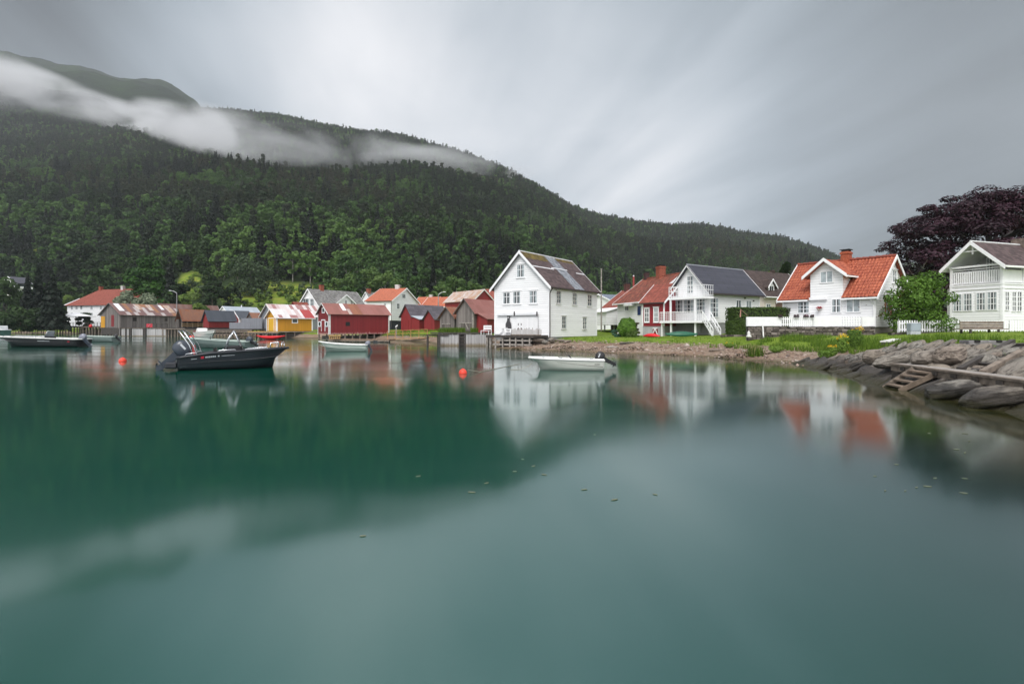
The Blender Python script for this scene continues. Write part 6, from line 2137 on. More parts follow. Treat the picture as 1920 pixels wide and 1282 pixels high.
for k in range(5):
    x, y = XY(273 + k * 10, 121.8)
    mb.obox((x, y, 1.93), (0.1, 0, 0), (0, 0.1, 0), (0, 0, 1.0))
mb.bar((*XY(273, 121.8), 2.9), (*XY(313, 121.6), 2.9), 0.08, 0.12)
mb.build('railing', TIMBERD, lq)
sgn2 = thing('warning_sign', 'red sign with a slanting white stroke on the quay railing', 'sign', (*XY(279.5, 121), 2.0))
x, y = XY(274.5, 121.5)
MB().obox((x, y, ZY(613.5, 121.5)), (1.35, 0, 0), (0, 0.05, 0), (0, 0, 0.8)).build('board', m_plain('red_sign_paint', (0.48, 0.04, 0.06), 0.5), sgn2)
mb = MB()
zc_ = ZY(613.5, 121.5)
mb.bar((x + 0.4, y - 0.008, zc_ + 0.12), (x + 0.95, y - 0.008, zc_ + 0.68), 0.012, 0.17, up=(0, 1, 0))
mb.build('white_stroke', TRIM, sgn2)
# other docks along the left shore
dock('jetty', 'dark jetty with plank railing on posts in front of the open-fronted shed', XY(302, 114), XY(347, 112), 2.0, 3.0, 8, -0.8, TIMBERD, TIMBER, 0.14, 0.25, 0.0)
d4 = dock('jetty', 'long dark pile jetty below the red boathouse with blue-grey roof', XY(346, 110), XY(473, 104), 1.75, 3.5, 20, -0.8, TIMBERD, TIMBER, 0.13, 0.28, 0.0)
for z in (0.6, 1.1):
    MB().bar((*XY(346, 109.8), z), (*XY(473, 103.8), z), 0.1, 0.18).build('cross_beam', TIMBER, d4)
dock('terrace_deck', 'dark timber terrace on close-set piles under the white parasol', XY(104, 160), XY(193, 150), 2.5, 6.0, 16, -0.8, TIMBERD, TIMBER, 0.18, 0.3, 1.0, TIMBERD)
dock('jetty', 'low brown jetty with plank railing at the far left shore', XY(-40, 182), XY(104, 168), 1.9, 2.5, 14, -0.8, TIMBER, TIMBER, 0.12, 0.22, 0.9, TIMBER)
# grey screens by the ochre boathouse
sc1 = thing('grey_screen', 'low blue-grey board screen on the jetty left of the ochre boathouse', 'screen', (*XY(450, 106), 1.5))
MB().obox((*XY(430, 107), 1.76), (4.4, -0.4, 0), (0, 0.08, 0), (0, 0, 1.25)).build('board_panel', SLATEB, sc1)
for k in range(4):
    MB().obox((XY(430, 107)[0] + k * 1.4, 106.6 - k * 0.13 + 0.5, 1.76), (0.1, 0, 0), (0, 0.1, 0), (0, 0, 1.2)).build('post', TIMBERG, sc1)
sc2 = thing('grey_screen', 'taller blue-grey board screen behind the low one', 'screen', (*XY(471, 112), 1.5))
MB().obox((*XY(452, 113), 1.6), (4.6, -0.3, 0), (0, 0.08, 0), (0, 0, 2.4)).build('board_panel', SLATEB, sc2)
for k in range(2):
    MB().obox((XY(452, 113)[0] + k * 4.2, 113.3, 1.4), (0.1, 0, 0), (0, 0.1, 0), (0, 0, 2.4)).build('post', TIMBERG, sc2)
# white parasol on the terrace
pc = P(142, 593, 156)
ps = thing('parasol', 'large white parasol over the terrace in front of the white manor', 'parasol', (pc.x, pc.y, 2.5))
rw_ = 4.7
MB().lathe([(rw_, ZY(593.5, 156)), (rw_, ZY(593.5, 156) + 0.16), (0.3, ZY(586.5, 156)), (0.05, ZY(586.5, 156) + 0.05)], (pc.x, pc.y, 0), 8).build('canopy', TRIM, ps)
MB().path([(pc.x, pc.y, 2.5), (pc.x, pc.y, ZY(588, 156))], 0.07, 7).build('pole', TIMBER, ps)
# red round lifebuoy-like float on the terrace railing
lbx = P(170, 611.5, 150)
fl = thing('red_float', 'round red float hanging on the dark terrace railing', 'float', lbx)
MB().lathe([(0.02, -0.55), (0.3, -0.45), (0.45, -0.1), (0.42, 0.25), (0.2, 0.5), (0.03, 0.55)], lbx, 14).build('float_body', m_plain('red_plastic', (0.55, 0.03, 0.03), 0.4), fl, True)
MB().path([lbx + Vector((0, 0, 0.5)), lbx + Vector((0, 0.2, 0.9))], 0.03, 6).build('rope', TRIM_OLD, fl)
# lamp posts, flag poles
def lamp(px, pyb, pyt, Y, label, arm=-1.0):
    b = P(px, pyb, Y)
    t_ = P(px, pyt, Y)
    r_ = thing('street_lamp', label, 'street lamp', b)
    MB().path([b, t_], [0.10, 0.07], 8).build('post', m_plain('grey_post', (0.28, 0.28, 0.29), 0.6), r_)
    e_ = t_ + Vector((arm, 0, 0.5))
    MB().path([t_ - Vector((0, 0, 0.05)), t_ + Vector((arm * 0.5, 0, 0.35)), e_], 0.045, 6).build('arm', METALW, r_)
    MB().obox(e_ + Vector((-0.45 if arm < 0 else 0, -0.12, -0.05)), (0.5, 0, 0), (0, 0.24, 0), (0, 0, 0.12)).build('lamp_head', METALW, r_)


lamp(331.5, 607, 549, 122, 'grey street lamp standing by the long weathered boathouse', -1.3)
lamp(822, 575, 552, 110, 'street lamp between the orange roofs and the birches', 1.0)
def pole(px, pyb, pyt, Y, label, mat, top=None):
    b, t_ = P(px, pyb, Y), P(px, pyt, Y)
    r_ = thing('pole', label, 'pole', b)
    MB().path([b, t_], [0.10, 0.07], 8).build('shaft', mat, r_)
    if top:
        MB().path([t_ - Vector((0, 0, 1.4)), t_ + Vector((0, 0, 0.02))], 0.125, 8).build('painted_top', top, r_)
    MB().lathe([(0.02, 0), (0.1, 0.05), (0.1, 0.14), (0.02, 0.2)], t_ + Vector((0, 0, 0.02)), 8).build('cap', mat, r_)


pole(1127.5, 620, 507, 64, 'tall bare wooden pole beside the tall white warehouse', TIMBERG)
pole(1188, 590, 519, 72, 'white pole with a red top behind the mossy red roof', METALW, m_plain('dull_red_paint', (0.30, 0.05, 0.045), 0.6))
# white gull standing by the red boathouses
gp_ = P(743, 614, 80)
gb = thing('gull', 'small white and grey gull standing on a post beside the red boathouse', 'gull', gp_)
MB().lathe([(0.01, -0.26), (0.07, -0.15), (0.12, 0.02), (0.10, 0.15), (0.05, 0.22), (0.02, 0.24)], gp_ + Vector((0, 0, 0.16)), 10, (0.75, -0.2, 0.55)).build('body', m_plain('white_feathers', (0.75, 0.75, 0.75), 0.8, var=0.1), gb, True)
MB().lathe([(0.01, -0.06), (0.06, -0.02), (0.06, 0.04), (0.015, 0.07)], gp_ + Vector((0.17, -0.04, 0.36)), 8).build('head', TRIM, gb, True)
MB().path([gp_ + Vector((0.22, -0.05, 0.36)), gp_ + Vector((0.31, -0.07, 0.34))], [0.018, 0.005], 5).build('beak', YELD, gb)
MB().path([gp_ + Vector((0, 0, -1.4)), gp_ + Vector((0, 0, -0.01))], 0.09, 7).build('perch_post', TIMBERG, gb)


# ================================================================== BOATS AND BUOYS
class Boat:
    """local frame: x from transom (0) to bow tip, y to port, z up from the water"""

    def __init__(s, name, label, stern, bow, group=None, cat='boat'):
        s.o = Vector((stern[0], stern[1], 0))
        d = Vector((bow[0] - stern[0], bow[1] - stern[1], 0))
        s.L = d.length
        s.x = d.normalized()
        s.y = Vector((-s.x.y, s.x.x, 0))
        s.root = thing(name, label, cat, s.o + d * 0.5, group)

    def W(s, x, y, z):
        return s.o + s.x * x + s.y * y + Vector((0, 0, z))

    def loft(s, st, name, mat, parent=None, n=24, smooth=True, floor=0.55, rim=0.05, rimmat=None, floormat=None, rake=0.16, draft=0.25):
        """st: list of (t, sheer half beam, sheer z, chine half beam, chine z); the hull narrows to the stem"""
        L = s.L
        ts = [i / n for i in range(n + 1)]

        def ip(k, t):
            xs = [a[0] for a in st]
            return float(np.interp(t, xs, [a[k] for a in st]))
        mb = MB()
        rows = []
        for t in ts:
            sb, szz, cb, czz = ip(1, t), ip(2, t), ip(3, t), ip(4, t)
            x = t * L
            back = rake * L * max(0.0, (t - 0.55) / 0.45) ** 2      # the stem slopes back under the bow
            kz = -draft * (1 - max(0, (t - 0.75) / 0.25) ** 2 * 0.7)
            sec = [(x, sb, szz), (x - back * 0.25, sb * 0.97, szz - (szz - czz) * 0.28), (x - back * 0.6, cb * 1.02 + (sb - cb) * 0.25, czz + (szz - czz) * 0.22), (x - back * 0.8, cb, czz), (x - back, 0.0, kz)]
            full = sec + [(p[0], -p[1], p[2]) for p in reversed(sec[:-1])]
            rows.append([s.W(*p) for p in full])
        m = len(rows[0])
        for r_ in rows:
            mb.v += [tuple(p) for p in r_]
        for i in range(n):
            for k in range(m - 1):
                a = i * m + k
                mb.f.append((a, a + 1, a + m + 1, a + m))
        mb.f.append(tuple(range(m)))
        h = mb.build(name, mat, parent or s.root, smooth)
        for p in h.data.polygons:
            if len(p.vertices) > 4:
                p.use_smooth = False
        # gunwale rim
        rm = MB()
        prt = [s.W(t * L, ip(1, t), ip(2, t)) for t in ts]
        stb = [s.W(t * L, -ip(1, t), ip(2, t)) for t in ts]
        rm.path(prt, rim, 6)
        rm.path(stb, rim, 6)
        rm.path([prt[0], stb[0]], rim, 6)
        rm.build('gunwale', rimmat or mat, h, True)
        # inner floor
        fl = MB()
        k0 = len(ts)
        for t in ts:
            z = ip(4, t) + (ip(2, t) - ip(4, t)) * floor
            fl.v += [tuple(s.W(t * L, ip(1, t) * 0.97, z)), tuple(s.W(t * L, -ip(1, t) * 0.97, z))]
        for i in range(n):
            fl.f.append((2 * i, 2 * i + 1, 2 * i + 3, 2 * i + 2))
        fl.build('floor', floormat or mat, h)
        s.ip = ip
        return h

    def motor(s, x, z, k, tilt, cow, leg, label=None, yoff=0.0, stripe=None):
        """outboard hung on the transom at x, z; tilt in degrees lifts the leg aft"""
        a = R(tilt)

        def T(px, py, pz):
            qx = px * math.cos(a) - pz * -math.sin(a)
            qz = -px * math.sin(a) * -1 * 0 + pz * math.cos(a) - px * math.sin(a)
            qx = px * math.cos(a) + pz * math.sin(a)
            return s.W(x + qx * k, yoff + py * k, z + qz * k)
        mb = MB()
        # cowling: rounded box lofted along its length
        secs = [(-0.50, 0.10, 0.22, 0.48), (-0.40, 0.20, 0.06, 0.62), (-0.15, 0.23, 0.0, 0.70), (0.12, 0.22, 0.02, 0.64), (0.24, 0.16, 0.08, 0.52), (0.28, 0.07, 0.18, 0.40)]
        for (xx_, hw, zl, zh) in secs:
            cz, hz_ = (zl + zh) / 2, (zh - zl) / 2
            for q in range(12):
                an = 2 * math.pi * q / 12
                ca, sa = math.cos(an), math.sin(an)
                mb.v.append(tuple(T(xx_, hw * math.copysign(abs(ca) ** 0.6, ca), cz + hz_ * math.copysign(abs(sa) ** 0.6, sa))))
        for i in range(len(secs) - 1):
            for q in range(12):
                a_, b_ = i * 12 + q, i * 12 + (q + 1) % 12
                mb.f.append((a_, b_, b_ + 12, a_ + 12))
        mb.f.append(tuple(range(11, -1, -1)))
        mb.f.append(tuple((len(secs) - 1) * 12 + q for q in range(12)))
        c = mb.build('outboard_motor', cow, s.root, True)
        if stripe:
            for sy_ in (-1, 1):
                m2 = MB()
                m2.add([T(-0.30, sy_ * 0.232, 0.50), T(-0.02, sy_ * 0.238, 0.48), T(-0.02, sy_ * 0.238, 0.40), T(-0.30, sy_ * 0.232, 0.42)], [(0, 1, 2, 3)])
                m2.build('stripe', stripe, c)
        l = MB()
        for (z0, z1, w0, w1, x0, d0) in ((0.04, -0.45, 0.11, 0.075, -0.10, 0.17), (-0.45, -0.95, 0.075, 0.045, -0.12, 0.13)):
            p = [T(x0 - d0, w0, z0), T(x0 + d0, w0, z0), T(x0 + d0, -w0, z0), T(x0 - d0, -w0, z0), T(x0 - d0 * 0.85, w1, z1), T(x0 + d0 * 0.75, w1, z1), T(x0 + d0 * 0.75, -w1, z1), T(x0 - d0 * 0.85, -w1, z1)]
            l.add(p, [(0, 1, 2, 3), (4, 7, 6, 5), (0, 4, 5, 1), (1, 5, 6, 2), (2, 6, 7, 3), (3, 7, 4, 0)])
        l.add([T(-0.38, 0.12, -0.62), T(0.06, 0.08, -0.62), T(0.06, -0.08, -0.62), T(-0.38, -0.12, -0.62), T(-0.38, 0.12, -0.65), T(0.06, 0.08, -0.65), T(0.06, -0.08, -0.65), T(-0.38, -0.12, -0.65)],
              [(0, 1, 2, 3), (4, 7, 6, 5), (0, 4, 5, 1), (1, 5, 6, 2), (2, 6, 7, 3), (3, 7, 4, 0)])
        l.path([T(0.12, 0, -0.82), T(-0.05, 0, -0.82), T(-0.30, 0, -0.82)], [0.02 * k, 0.065 * k, 0.05 * k], 8)
        l.add([T(-0.16, 0.012, -0.86), T(0.02, 0.012, -0.86), T(-0.10, 0.012, -1.06), T(-0.16, -0.012, -0.86), T(0.02, -0.012, -0.86), T(-0.10, -0.012, -1.06)], [(0, 1, 2), (3, 5, 4), (0, 3, 4, 1), (1, 4, 5, 2), (2, 5, 3, 0)])
        l.build('drive_leg', leg, c)
        pr = MB()
        for q in range(3):
            an = 2 * math.pi * q / 3 + 0.4
            ca, sa = math.cos(an), math.sin(an)
            pr.add([T(-0.30, 0, -0.82), T(-0.33, ca * 0.08 - sa * 0.05, -0.82 + sa * 0.08 + ca * 0.05), T(-0.35, ca * 0.17, -0.82 + sa * 0.17), T(-0.31, ca * 0.10 + sa * 0.05, -0.82 + sa * 0.10 - ca * 0.05)], [(0, 1, 2, 3)])
        pr.build('propeller', CHROME, c)
        br = MB()
        br.bar(T(0.05, 0.1, 0.05), s.W(x + 0.14, yoff + 0.1 * k, z + 0.02), 0.05 * k, 0.16 * k)
        br.bar(T(0.05, -0.1, 0.05), s.W(x + 0.14, yoff - 0.1 * k, z + 0.02), 0.05 * k, 0.16 * k)
        br.build('bracket', leg, c)
        return c


H_DARK = m_plain('charcoal_gel_coat', (0.014, 0.016, 0.022), 0.32, var=0.12, scale=1.0, spec=0.5)
H_DARK2 = m_plain('black_hull_paint', (0.010, 0.010, 0.012), 0.4, var=0.12, scale=1.0)
H_WHITE = m_plain('white_gel_coat', (0.76, 0.76, 0.73), 0.35, var=0.04, scale=1.0)
H_CREAM = m_plain('cream_hull', (0.62, 0.62, 0.57), 0.4, var=0.06, scale=1.0)
H_GREEN = m_plain('pale_green_grey_hull', (0.42, 0.49, 0.45), 0.45, var=0.08, scale=1.0)
H_GREY = m_plain('grey_green_aluminium', (0.19, 0.235, 0.225), 0.45, 0.3, var=0.1)
DECKG = m_plain('light_grey_deck', (0.42, 0.44, 0.45), 0.6, var=0.08)
MOT = m_plain('dark_blue_grey_cowling', (0.035, 0.045, 0.062), 0.3, var=0.1, spec=0.5)
MOTK = m_plain('black_cowling', (0.012, 0.012, 0.014), 0.35, var=0.1, spec=0.5)
MOTG = m_plain('silver_grey_cowling', (0.20, 0.21, 0.25), 0.35, 0.2, var=0.08)
SILV = m_plain('silver_lettering', (0.55, 0.57, 0.60), 0.4, 0.4, var=0.05)
REDP = m_plain('red_badge_paint', (0.45, 0.02, 0.04), 0.4)
CLEAR = m_plain('tinted_windscreen', (0.10, 0.105, 0.11), 0.08, var=0.15, spec=0.6)

# ---- dark open motorboat in front
bt = Boat('dark_motorboat', 'charcoal motorboat with tilted outboard, steel rails and centre console', XY(338, 24.3), XY(541, 26.1))
st = [(0, 0.86, 0.58, 0.74, 0.10), (0.12, 0.92, 0.66, 0.78, 0.10), (0.3, 0.96, 0.77, 0.80, 0.11), (0.55, 0.92, 0.83, 0.72, 0.13), (0.75, 0.74, 0.87, 0.50, 0.18), (0.9, 0.42, 0.91, 0.22, 0.28), (0.97, 0.18, 0.93, 0.07, 0.40), (1.0, 0.05, 0.94, 0.02, 0.50)]
hull = bt.loft(st, 'hull', H_DARK, None, 26, True, 0.45, 0.06, H_DARK, DECKG)
L = bt.L
for f_, mat_ in ((0.62, DECKG),):
    mb = MB()
    for i in range(13):
        t_ = 0.60 + 0.385 * i / 12
        mb.v += [tuple(bt.W(t_ * L, bt.ip(1, t_) * 0.96, bt.ip(2, t_) - 0.03)), tuple(bt.W(t_ * L, -bt.ip(1, t_) * 0.96, bt.ip(2, t_) - 0.03))]
    for i in range(12):
        mb.f.append((2 * i, 2 * i + 1, 2 * i + 3, 2 * i + 2))
    mb.build('foredeck', DECKG, hull)
for i, t_ in enumerate((0.10, 0.42)):
    MB().obox(bt.W(t_ * L, -0.72, 0.42), bt.x * 0.55, bt.y * 1.44, (0, 0, 0.18)).build('thwart_seat', DECKG, hull)
mb = MB().obox(bt.W(0.42 * L, -0.38, 0.45), bt.x * 0.62, bt.y * 0.76, (0, 0, 0.62))
con = mb.build('console', H_DARK2, bt.root, bevel=0.05)
for sy_ in (-1, 1):
    MB().obox(bt.W(0.30 * L, sy_ * 0.30 - 0.2, 0.50), bt.x * 0.32, bt.y * 0.40, (0, 0, 0.14)).build('seat', MOTK, bt.root, bevel=0.03)
    MB().obox(bt.W(0.30 * L, sy_ * 0.30 - 0.2, 0.64), bt.x * 0.07, bt.y * 0.40, (0, 0, 0.34)).build('seat_back', MOTK, bt.root, bevel=0.03)
# windscreen with steel frame
w0 = [bt.W(0.545 * L, -0.40, 1.05), bt.W(0.48 * L, -0.27, 1.78), bt.W(0.48 * L, 0.27, 1.78), bt.W(0.545 * L, 0.40, 1.05)]
ws = MB().add(w0, [(0, 1, 2, 3)])
ws = ws.build('windscreen', CLEAR, con)
MB().path(w0, 0.024, 7).build('windscreen_frame', CHROME, con, True)
for sy_ in (-1, 1):
    MB().path([bt.W(0.48 * L, sy_ * 0.27, 1.78), bt.W(0.43 * L, sy_ * 0.36, 1.4), bt.W(0.40 * L, sy_ * 0.40, 0.85)], 0.022, 7).build('screen_stay', CHROME, con, True)
MB().lathe([(0.17, -0.012), (0.185, 0), (0.17, 0.012)], bt.W(0.40 * L, 0, 1.03), 18, bt.x * -1 + Vector((0, 0, 0.5))).build('steering_wheel', RUBBER, con)


def rail(b, ts, h, y=0.9, out=0.0, r_=0.018, name='grab_rail', n=3):
    for sy_ in (-1, 1):
        pts = []
        for i in range(len(ts)):
            z = b.ip(2, ts[i]) + (h if 0 < i < len(ts) - 1 else 0.0)
            pts.append(b.W(ts[i] * b.L, sy_ * b.ip(1, ts[i]) * y, z))
        MB().path(pts, r_, 7).build(name, CHROME, b.root, True)


rail(bt, (0.06, 0.075, 0.16, 0.175), 0.12)
rail(bt, (0.34, 0.36, 0.50, 0.52), 0.10)
rail(bt, (0.58, 0.60, 0.78, 0.80), 0.08)
rail(bt, (0.82, 0.825, 0.87, 0.90, 0.905), 0.30, 0.85, r_=0.024, name='bow_rail')
rail(bt, (0.925, 0.935, 0.955, 0.96), 0.30, 0.7, r_=0.024, name='bow_rail')
# tow arch over the stern
for dx in (0.0, 0.16):
    MB().path([bt.W(0.62 + dx, -0.80, 0.68), bt.W(0.45 + dx, -0.76, 1.15), bt.W(0.12 + dx, -0.62, 1.66), bt.W(-0.02 + dx, -0.40, 1.78), bt.W(-0.02 + dx, 0.40, 1.78), bt.W(0.12 + dx, 0.62, 1.66), bt.W(0.45 + dx, 0.76, 1.15), bt.W(0.62 + dx, 0.80, 0.68)], 0.022, 7).build('tow_arch', CHROME, bt.root, True)
MB().obox(bt.W(0.52, -0.30, 0.70), bt.x * 0.10, bt.y * 0.2, (0, 0, 0.42)).build('red_rescue_bag', m_plain('red_webbing', (0.40, 0.07, 0.07), 0.7), bt.root)
bt.motor(-0.08, 0.60, 1.06, 46, MOT, MOT, stripe=SILV)
MB().obox(bt.W(-0.5, -0.72, 0.10), bt.x * 0.5, bt.y * 0.4, (0, 0, 0.28)).build('stern_pod', H_DARK, hull, bevel=0.06)
MB().obox(bt.W(-0.5, 0.32, 0.10), bt.x * 0.5, bt.y * 0.4, (0, 0, 0.28)).build('stern_pod', H_DARK, hull, bevel=0.06)
# badge and lettering strokes on the side facing the camera


def side_pt(b, t_, f, off):
    """a point on the starboard side, f from chine (0) to sheer (1)"""
    sb, szz, cb, czz = b.ip(1, t_), b.ip(2, t_), b.ip(3, t_), b.ip(4, t_)
    ff = max(0.0, f)
    return b.W(t_ * b.L, -(cb + (sb - cb) * (0.25 + 0.75 * ff) + off + 0.02), czz + (szz - czz) * f)


def side_patch(b, t0, t1, f0, f1, mat, name, off=0.022, par=None):
    n = max(1, int((t1 - t0) * 40))
    mb = MB()
    for i in range(n + 1):
        t_ = t0 + (t1 - t0) * i / n
        mb.v += [tuple(side_pt(b, t_, f0, off)), tuple(side_pt(b, t_, f1, off))]
    for i in range(n):
        mb.f.append((2 * i, 2 * i + 1, 2 * i + 3, 2 * i + 2))
    return mb.build(name, mat, par or b.root)


side_patch(bt, 0.205, 0.232, 0.70, 0.86, REDP, 'red_badge')
for k, (t0, t1, f0, f1) in enumerate(((0.245, 0.256, 0.72, 0.83), (0.261, 0.271, 0.72, 0.83), (0.276, 0.287, 0.72, 0.83), (0.292, 0.302, 0.72, 0.83), (0.307, 0.318, 0.72, 0.83), (0.323, 0.334, 0.72, 0.83), (0.352, 0.366, 0.74, 0.84), (0.385, 0.50, 0.77, 0.80), (0.12, 0.17, 0.72, 0.76))):
    side_patch(bt, t0, t1, f0, f1, SILV, 'lettering')
rope_m = m_plain('pale_rope', (0.36, 0.33, 0.27), 0.9, var=0.2)
MB().path([bt.W(0.985 * L, 0, 0.72), bt.W(1.03 * L, 0, 0.38), bt.W(1.02 * L, 0.05, 0.12), bt.W(0.985 * L, 0.02, 0.2), bt.W(0.99 * L, 0, 0.62)], 0.012, 5).build('mooring_line', rope_m, bt.root, True)

# ---- small white motorboat
wb_ = Boat('white_motorboat', 'small white motorboat with black outboard lying before the tall white warehouse', XY(1130.5, 24.2), XY(991, 24.4))
st = [(0, 0.62, 0.46, 0.52, 0.06), (0.2, 0.66, 0.47, 0.55, 0.06), (0.5, 0.68, 0.50, 0.52, 0.07), (0.75, 0.55, 0.52, 0.34, 0.12), (0.9, 0.30, 0.535, 0.13, 0.2), (1.0, 0.03, 0.545, 0.01, 0.32)]
hull = wb_.loft(st, 'hull', H_CREAM, None, 24, True, 0.9, 0.035, H_WHITE, H_WHITE)
MB().obox(wb_.W(0.35 * wb_.L, -0.5, 0.43), wb_.x * 0.4, wb_.y * 1.0, (0, 0, 0.05)).build('thwart_seat', H_WHITE, wb_.root)
mb = MB()
n = 20
for i in range(n + 1):
    t_ = i / n
    b_ = wb_.ip(1, t_)
    zz_b = wb_.ip(2, t_)
    mb.v += [tuple(wb_.W(t_ * wb_.L, b_ + 0.03, zz_b)), tuple(wb_.W(t_ * wb_.L, b_ * 0.8, zz_b + 0.07)), tuple(wb_.W(t_ * wb_.L, -b_ * 0.8, zz_b + 0.07)), tuple(wb_.W(t_ * wb_.L, -b_ - 0.03, zz_b))]
for i in range(n):
    for k in (0, 2):
        a = 4 * i + k
        mb.f.append((a, a + 1, a + 5, a + 4))
    if i >= 12:
        mb.f.append((4 * i + 1, 4 * i + 2, 4 * i + 6, 4 * i + 5))
mb.build('deck_moulding', H_WHITE, wb_.root)
wb_y = wb_.y
# the port side faces the camera here


def port_patch(b, t0, t1, f0, f1, mat, name, off=0.03):
    n = max(2, int((t1 - t0) * 40))
    mb = MB()
    for i in range(n + 1):
        t_ = t0 + (t1 - t0) * i / n
        for f in ((f0, f1) if not isinstance(f0, tuple) else (f0[0] + (f0[1] - f0[0]) * i / n, f1[0] + (f1[1] - f1[0]) * i / n)):
            p = side_pt(b, t_, f, off)
            loc = p - b.o
            y = loc.dot(b.y)
            mb.v.append(tuple(p - b.y * (2 * y)))
    for i in range(n):
        mb.f.append((2 * i, 2 * i + 1, 2 * i + 3, 2 * i + 2))
    return mb.build(name, mat, b.root)


m_strp = m_plain('dark_side_stripe', (0.07, 0.065, 0.06), 0.5)
port_patch(wb_, 0.02, 0.62, (0.28, 0.70), (0.33, 0.715), m_strp, 'side_stripe')
port_patch(wb_, 0.0, 0.97, 0.91, 0.96, m_plain('grey_rub_rail', (0.25, 0.26, 0.27), 0.5), 'rub_rail', 0.045)
port_patch(wb_, 0.06, 0.13, 0.55, 0.62, m_strp, 'maker_mark')
wb_.motor(-0.02, 0.44, 0.62, 62, MOTK, MOTK, stripe=SILV)
mb = MB().path([wb_.W(0.42 * wb_.L, 0.3, 0.50), wb_.W(0.46 * wb_.L, 0.28, 0.66), wb_.W(0.47 * wb_.L, 0.1, 0.68)], 0.03, 6).build('steering_console', MOTK, wb_.root)
for t_ in (0.15, 0.55, 0.78):
    MB().obox(wb_.W(t_ * wb_.L, wb_.ip(1, t_) * 0.86, wb_.ip(2, t_) + 0.055), wb_.x * 0.14, wb_.y * 0.03, (0, 0, 0.03)).build('cleat', CHROME, wb_.root)
MB().path([wb_.W(0.95 * wb_.L, 0, 0.30), wb_.W(1.02 * wb_.L, 0, 0.12), wb_.W(1.12 * wb_.L, 0.05, 0.02), wb_.W(1.25 * wb_.L, 0.1, 0.012)], 0.011, 5).build('mooring_line', rope_m, wb_.root, True)

# ---- pale green skiff before the red boathouse
gs_ = Boat('pale_green_skiff', 'pale green-white skiff with small outboard before the big red boathouse', XY(689, 43.8), XY(597.5, 43.2))
st = [(0, 0.66, 0.52, 0.55, 0.08), (0.3, 0.72, 0.55, 0.58, 0.07), (0.6, 0.68, 0.62, 0.45, 0.10), (0.85, 0.42, 0.72, 0.20, 0.2), (1.0, 0.03, 0.82, 0.01, 0.4)]
gs_.loft(st, 'hull', H_GREEN, None, 24, True, 0.4, 0.05, TRIM_OLD, TRIM_OLD)
for t_ in (0.25, 0.55):
    MB().obox(gs_.W(t_ * gs_.L, -0.6, 0.40), gs_.x * 0.28, gs_.y * 1.2, (0, 0, 0.04)).build('thwart_seat', TRIM_OLD, gs_.root)
port_patch(gs_, 0.05, 0.7, (0.35, 0.62), (0.40, 0.64), m_strp, 'side_stripe')
gs_.motor(-0.05, 0.46, 0.55, 25, MOTG, MOT)

# ---- big black open boat at the left edge
bb_ = Boat('black_open_boat', 'long black open motorboat with small raked windscreen at the left edge', XY(157, 54.0), XY(-4, 54.6))
st = [(0, 1.0, 0.78, 0.85, 0.10), (0.3, 1.1, 0.86, 0.95, 0.10), (0.6, 1.05, 0.94, 0.80, 0.12), (0.8, 0.8, 0.99, 0.5, 0.2), (0.93, 0.4, 1.02, 0.18, 0.36), (1.0, 0.04, 1.05, 0.02, 0.6)]
hull = bb_.loft(st, 'hull', H_DARK2, None, 24, True, 0.5, 0.06, TRIM_OLD, DECKG)
mb = MB().obox(bb_.W(0.36 * bb_.L, -0.45, 0.5), bb_.x * 0.5, bb_.y * 0.9, (0, 0, 0.55))
c_ = mb.build('console', H_DARK2, bb_.root, bevel=0.05)
w0 = [bb_.W(0.40 * bb_.L, -0.5, 1.04), bb_.W(0.375 * bb_.L, -0.4, 1.6), bb_.W(0.375 * bb_.L, 0.4, 1.6), bb_.W(0.40 * bb_.L, 0.5, 1.04)]
MB().add(w0, [(0, 1, 2, 3)]).build('windscreen', m_plain('pale_windscreen', (0.30, 0.33, 0.36), 0.15, spec=0.7), c_)
MB().path(w0, 0.025, 6).build('windscreen_frame', CHROME, c_, True)
rail(bb_, (0.45, 0.46, 0.85, 0.9), 0.14, 0.9, r_=0.025)
port_patch(bb_, 0.28, 0.42, 0.62, 0.68, SILV, 'lettering')
port_patch(bb_, 0.06, 0.085, 0.58, 0.70, REDP, 'red_badge')
bb_.motor(-0.05, 0.62, 1.0, 42, MOTG, MOT)

# ---- smaller boats further off
sk = Boat('grey_green_skiff', 'low grey-green skiff with black outboard behind the black open boat', XY(218, 73), XY(150, 74))
st = [(0, 0.7, 0.72, 0.6, 0.1), (0.4, 0.8, 0.74, 0.62, 0.1), (0.8, 0.55, 0.82, 0.3, 0.15), (1.0, 0.04, 0.92, 0.02, 0.4)]
sk.loft(st, 'hull', H_GREY, None, 18, True, 0.4, 0.05, H_GREEN, H_GREY)
MB().obox(sk.W(0.3 * sk.L, -0.65, 0.5), sk.x * 0.3, sk.y * 1.3, (0, 0, 0.04)).build('thwart_seat', H_GREEN, sk.root)
sk.motor(-0.05, 0.55, 0.8, 50, MOTK, MOTK)
s2 = Boat('grey_aluminium_boat', 'grey-green aluminium boat with its outboard raised, behind the charcoal motorboat', XY(470, 50.5), XY(346, 52))
st = [(0, 0.8, 0.62, 0.65, 0.1), (0.4, 0.9, 0.72, 0.72, 0.1), (0.8, 0.6, 0.88, 0.3, 0.15), (1.0, 0.05, 1.0, 0.02, 0.4)]
s2.loft(st, 'hull', H_GREY, None, 20, True, 0.4, 0.05, H_GREEN, H_GREY)
for t_ in (0.2, 0.5):
    MB().obox(s2.W(t_ * s2.L, -0.7, 0.5), s2.x * 0.3, s2.y * 1.4, (0, 0, 0.04)).build('thwart_seat', H_GREEN, s2.root)
MB().path([s2.W(0.58 * s2.L, 0.2, 0.5), s2.W(0.58 * s2.L, 0.2, 1.15)], 0.03, 6).build('fishing_post', MOTK, s2.root)
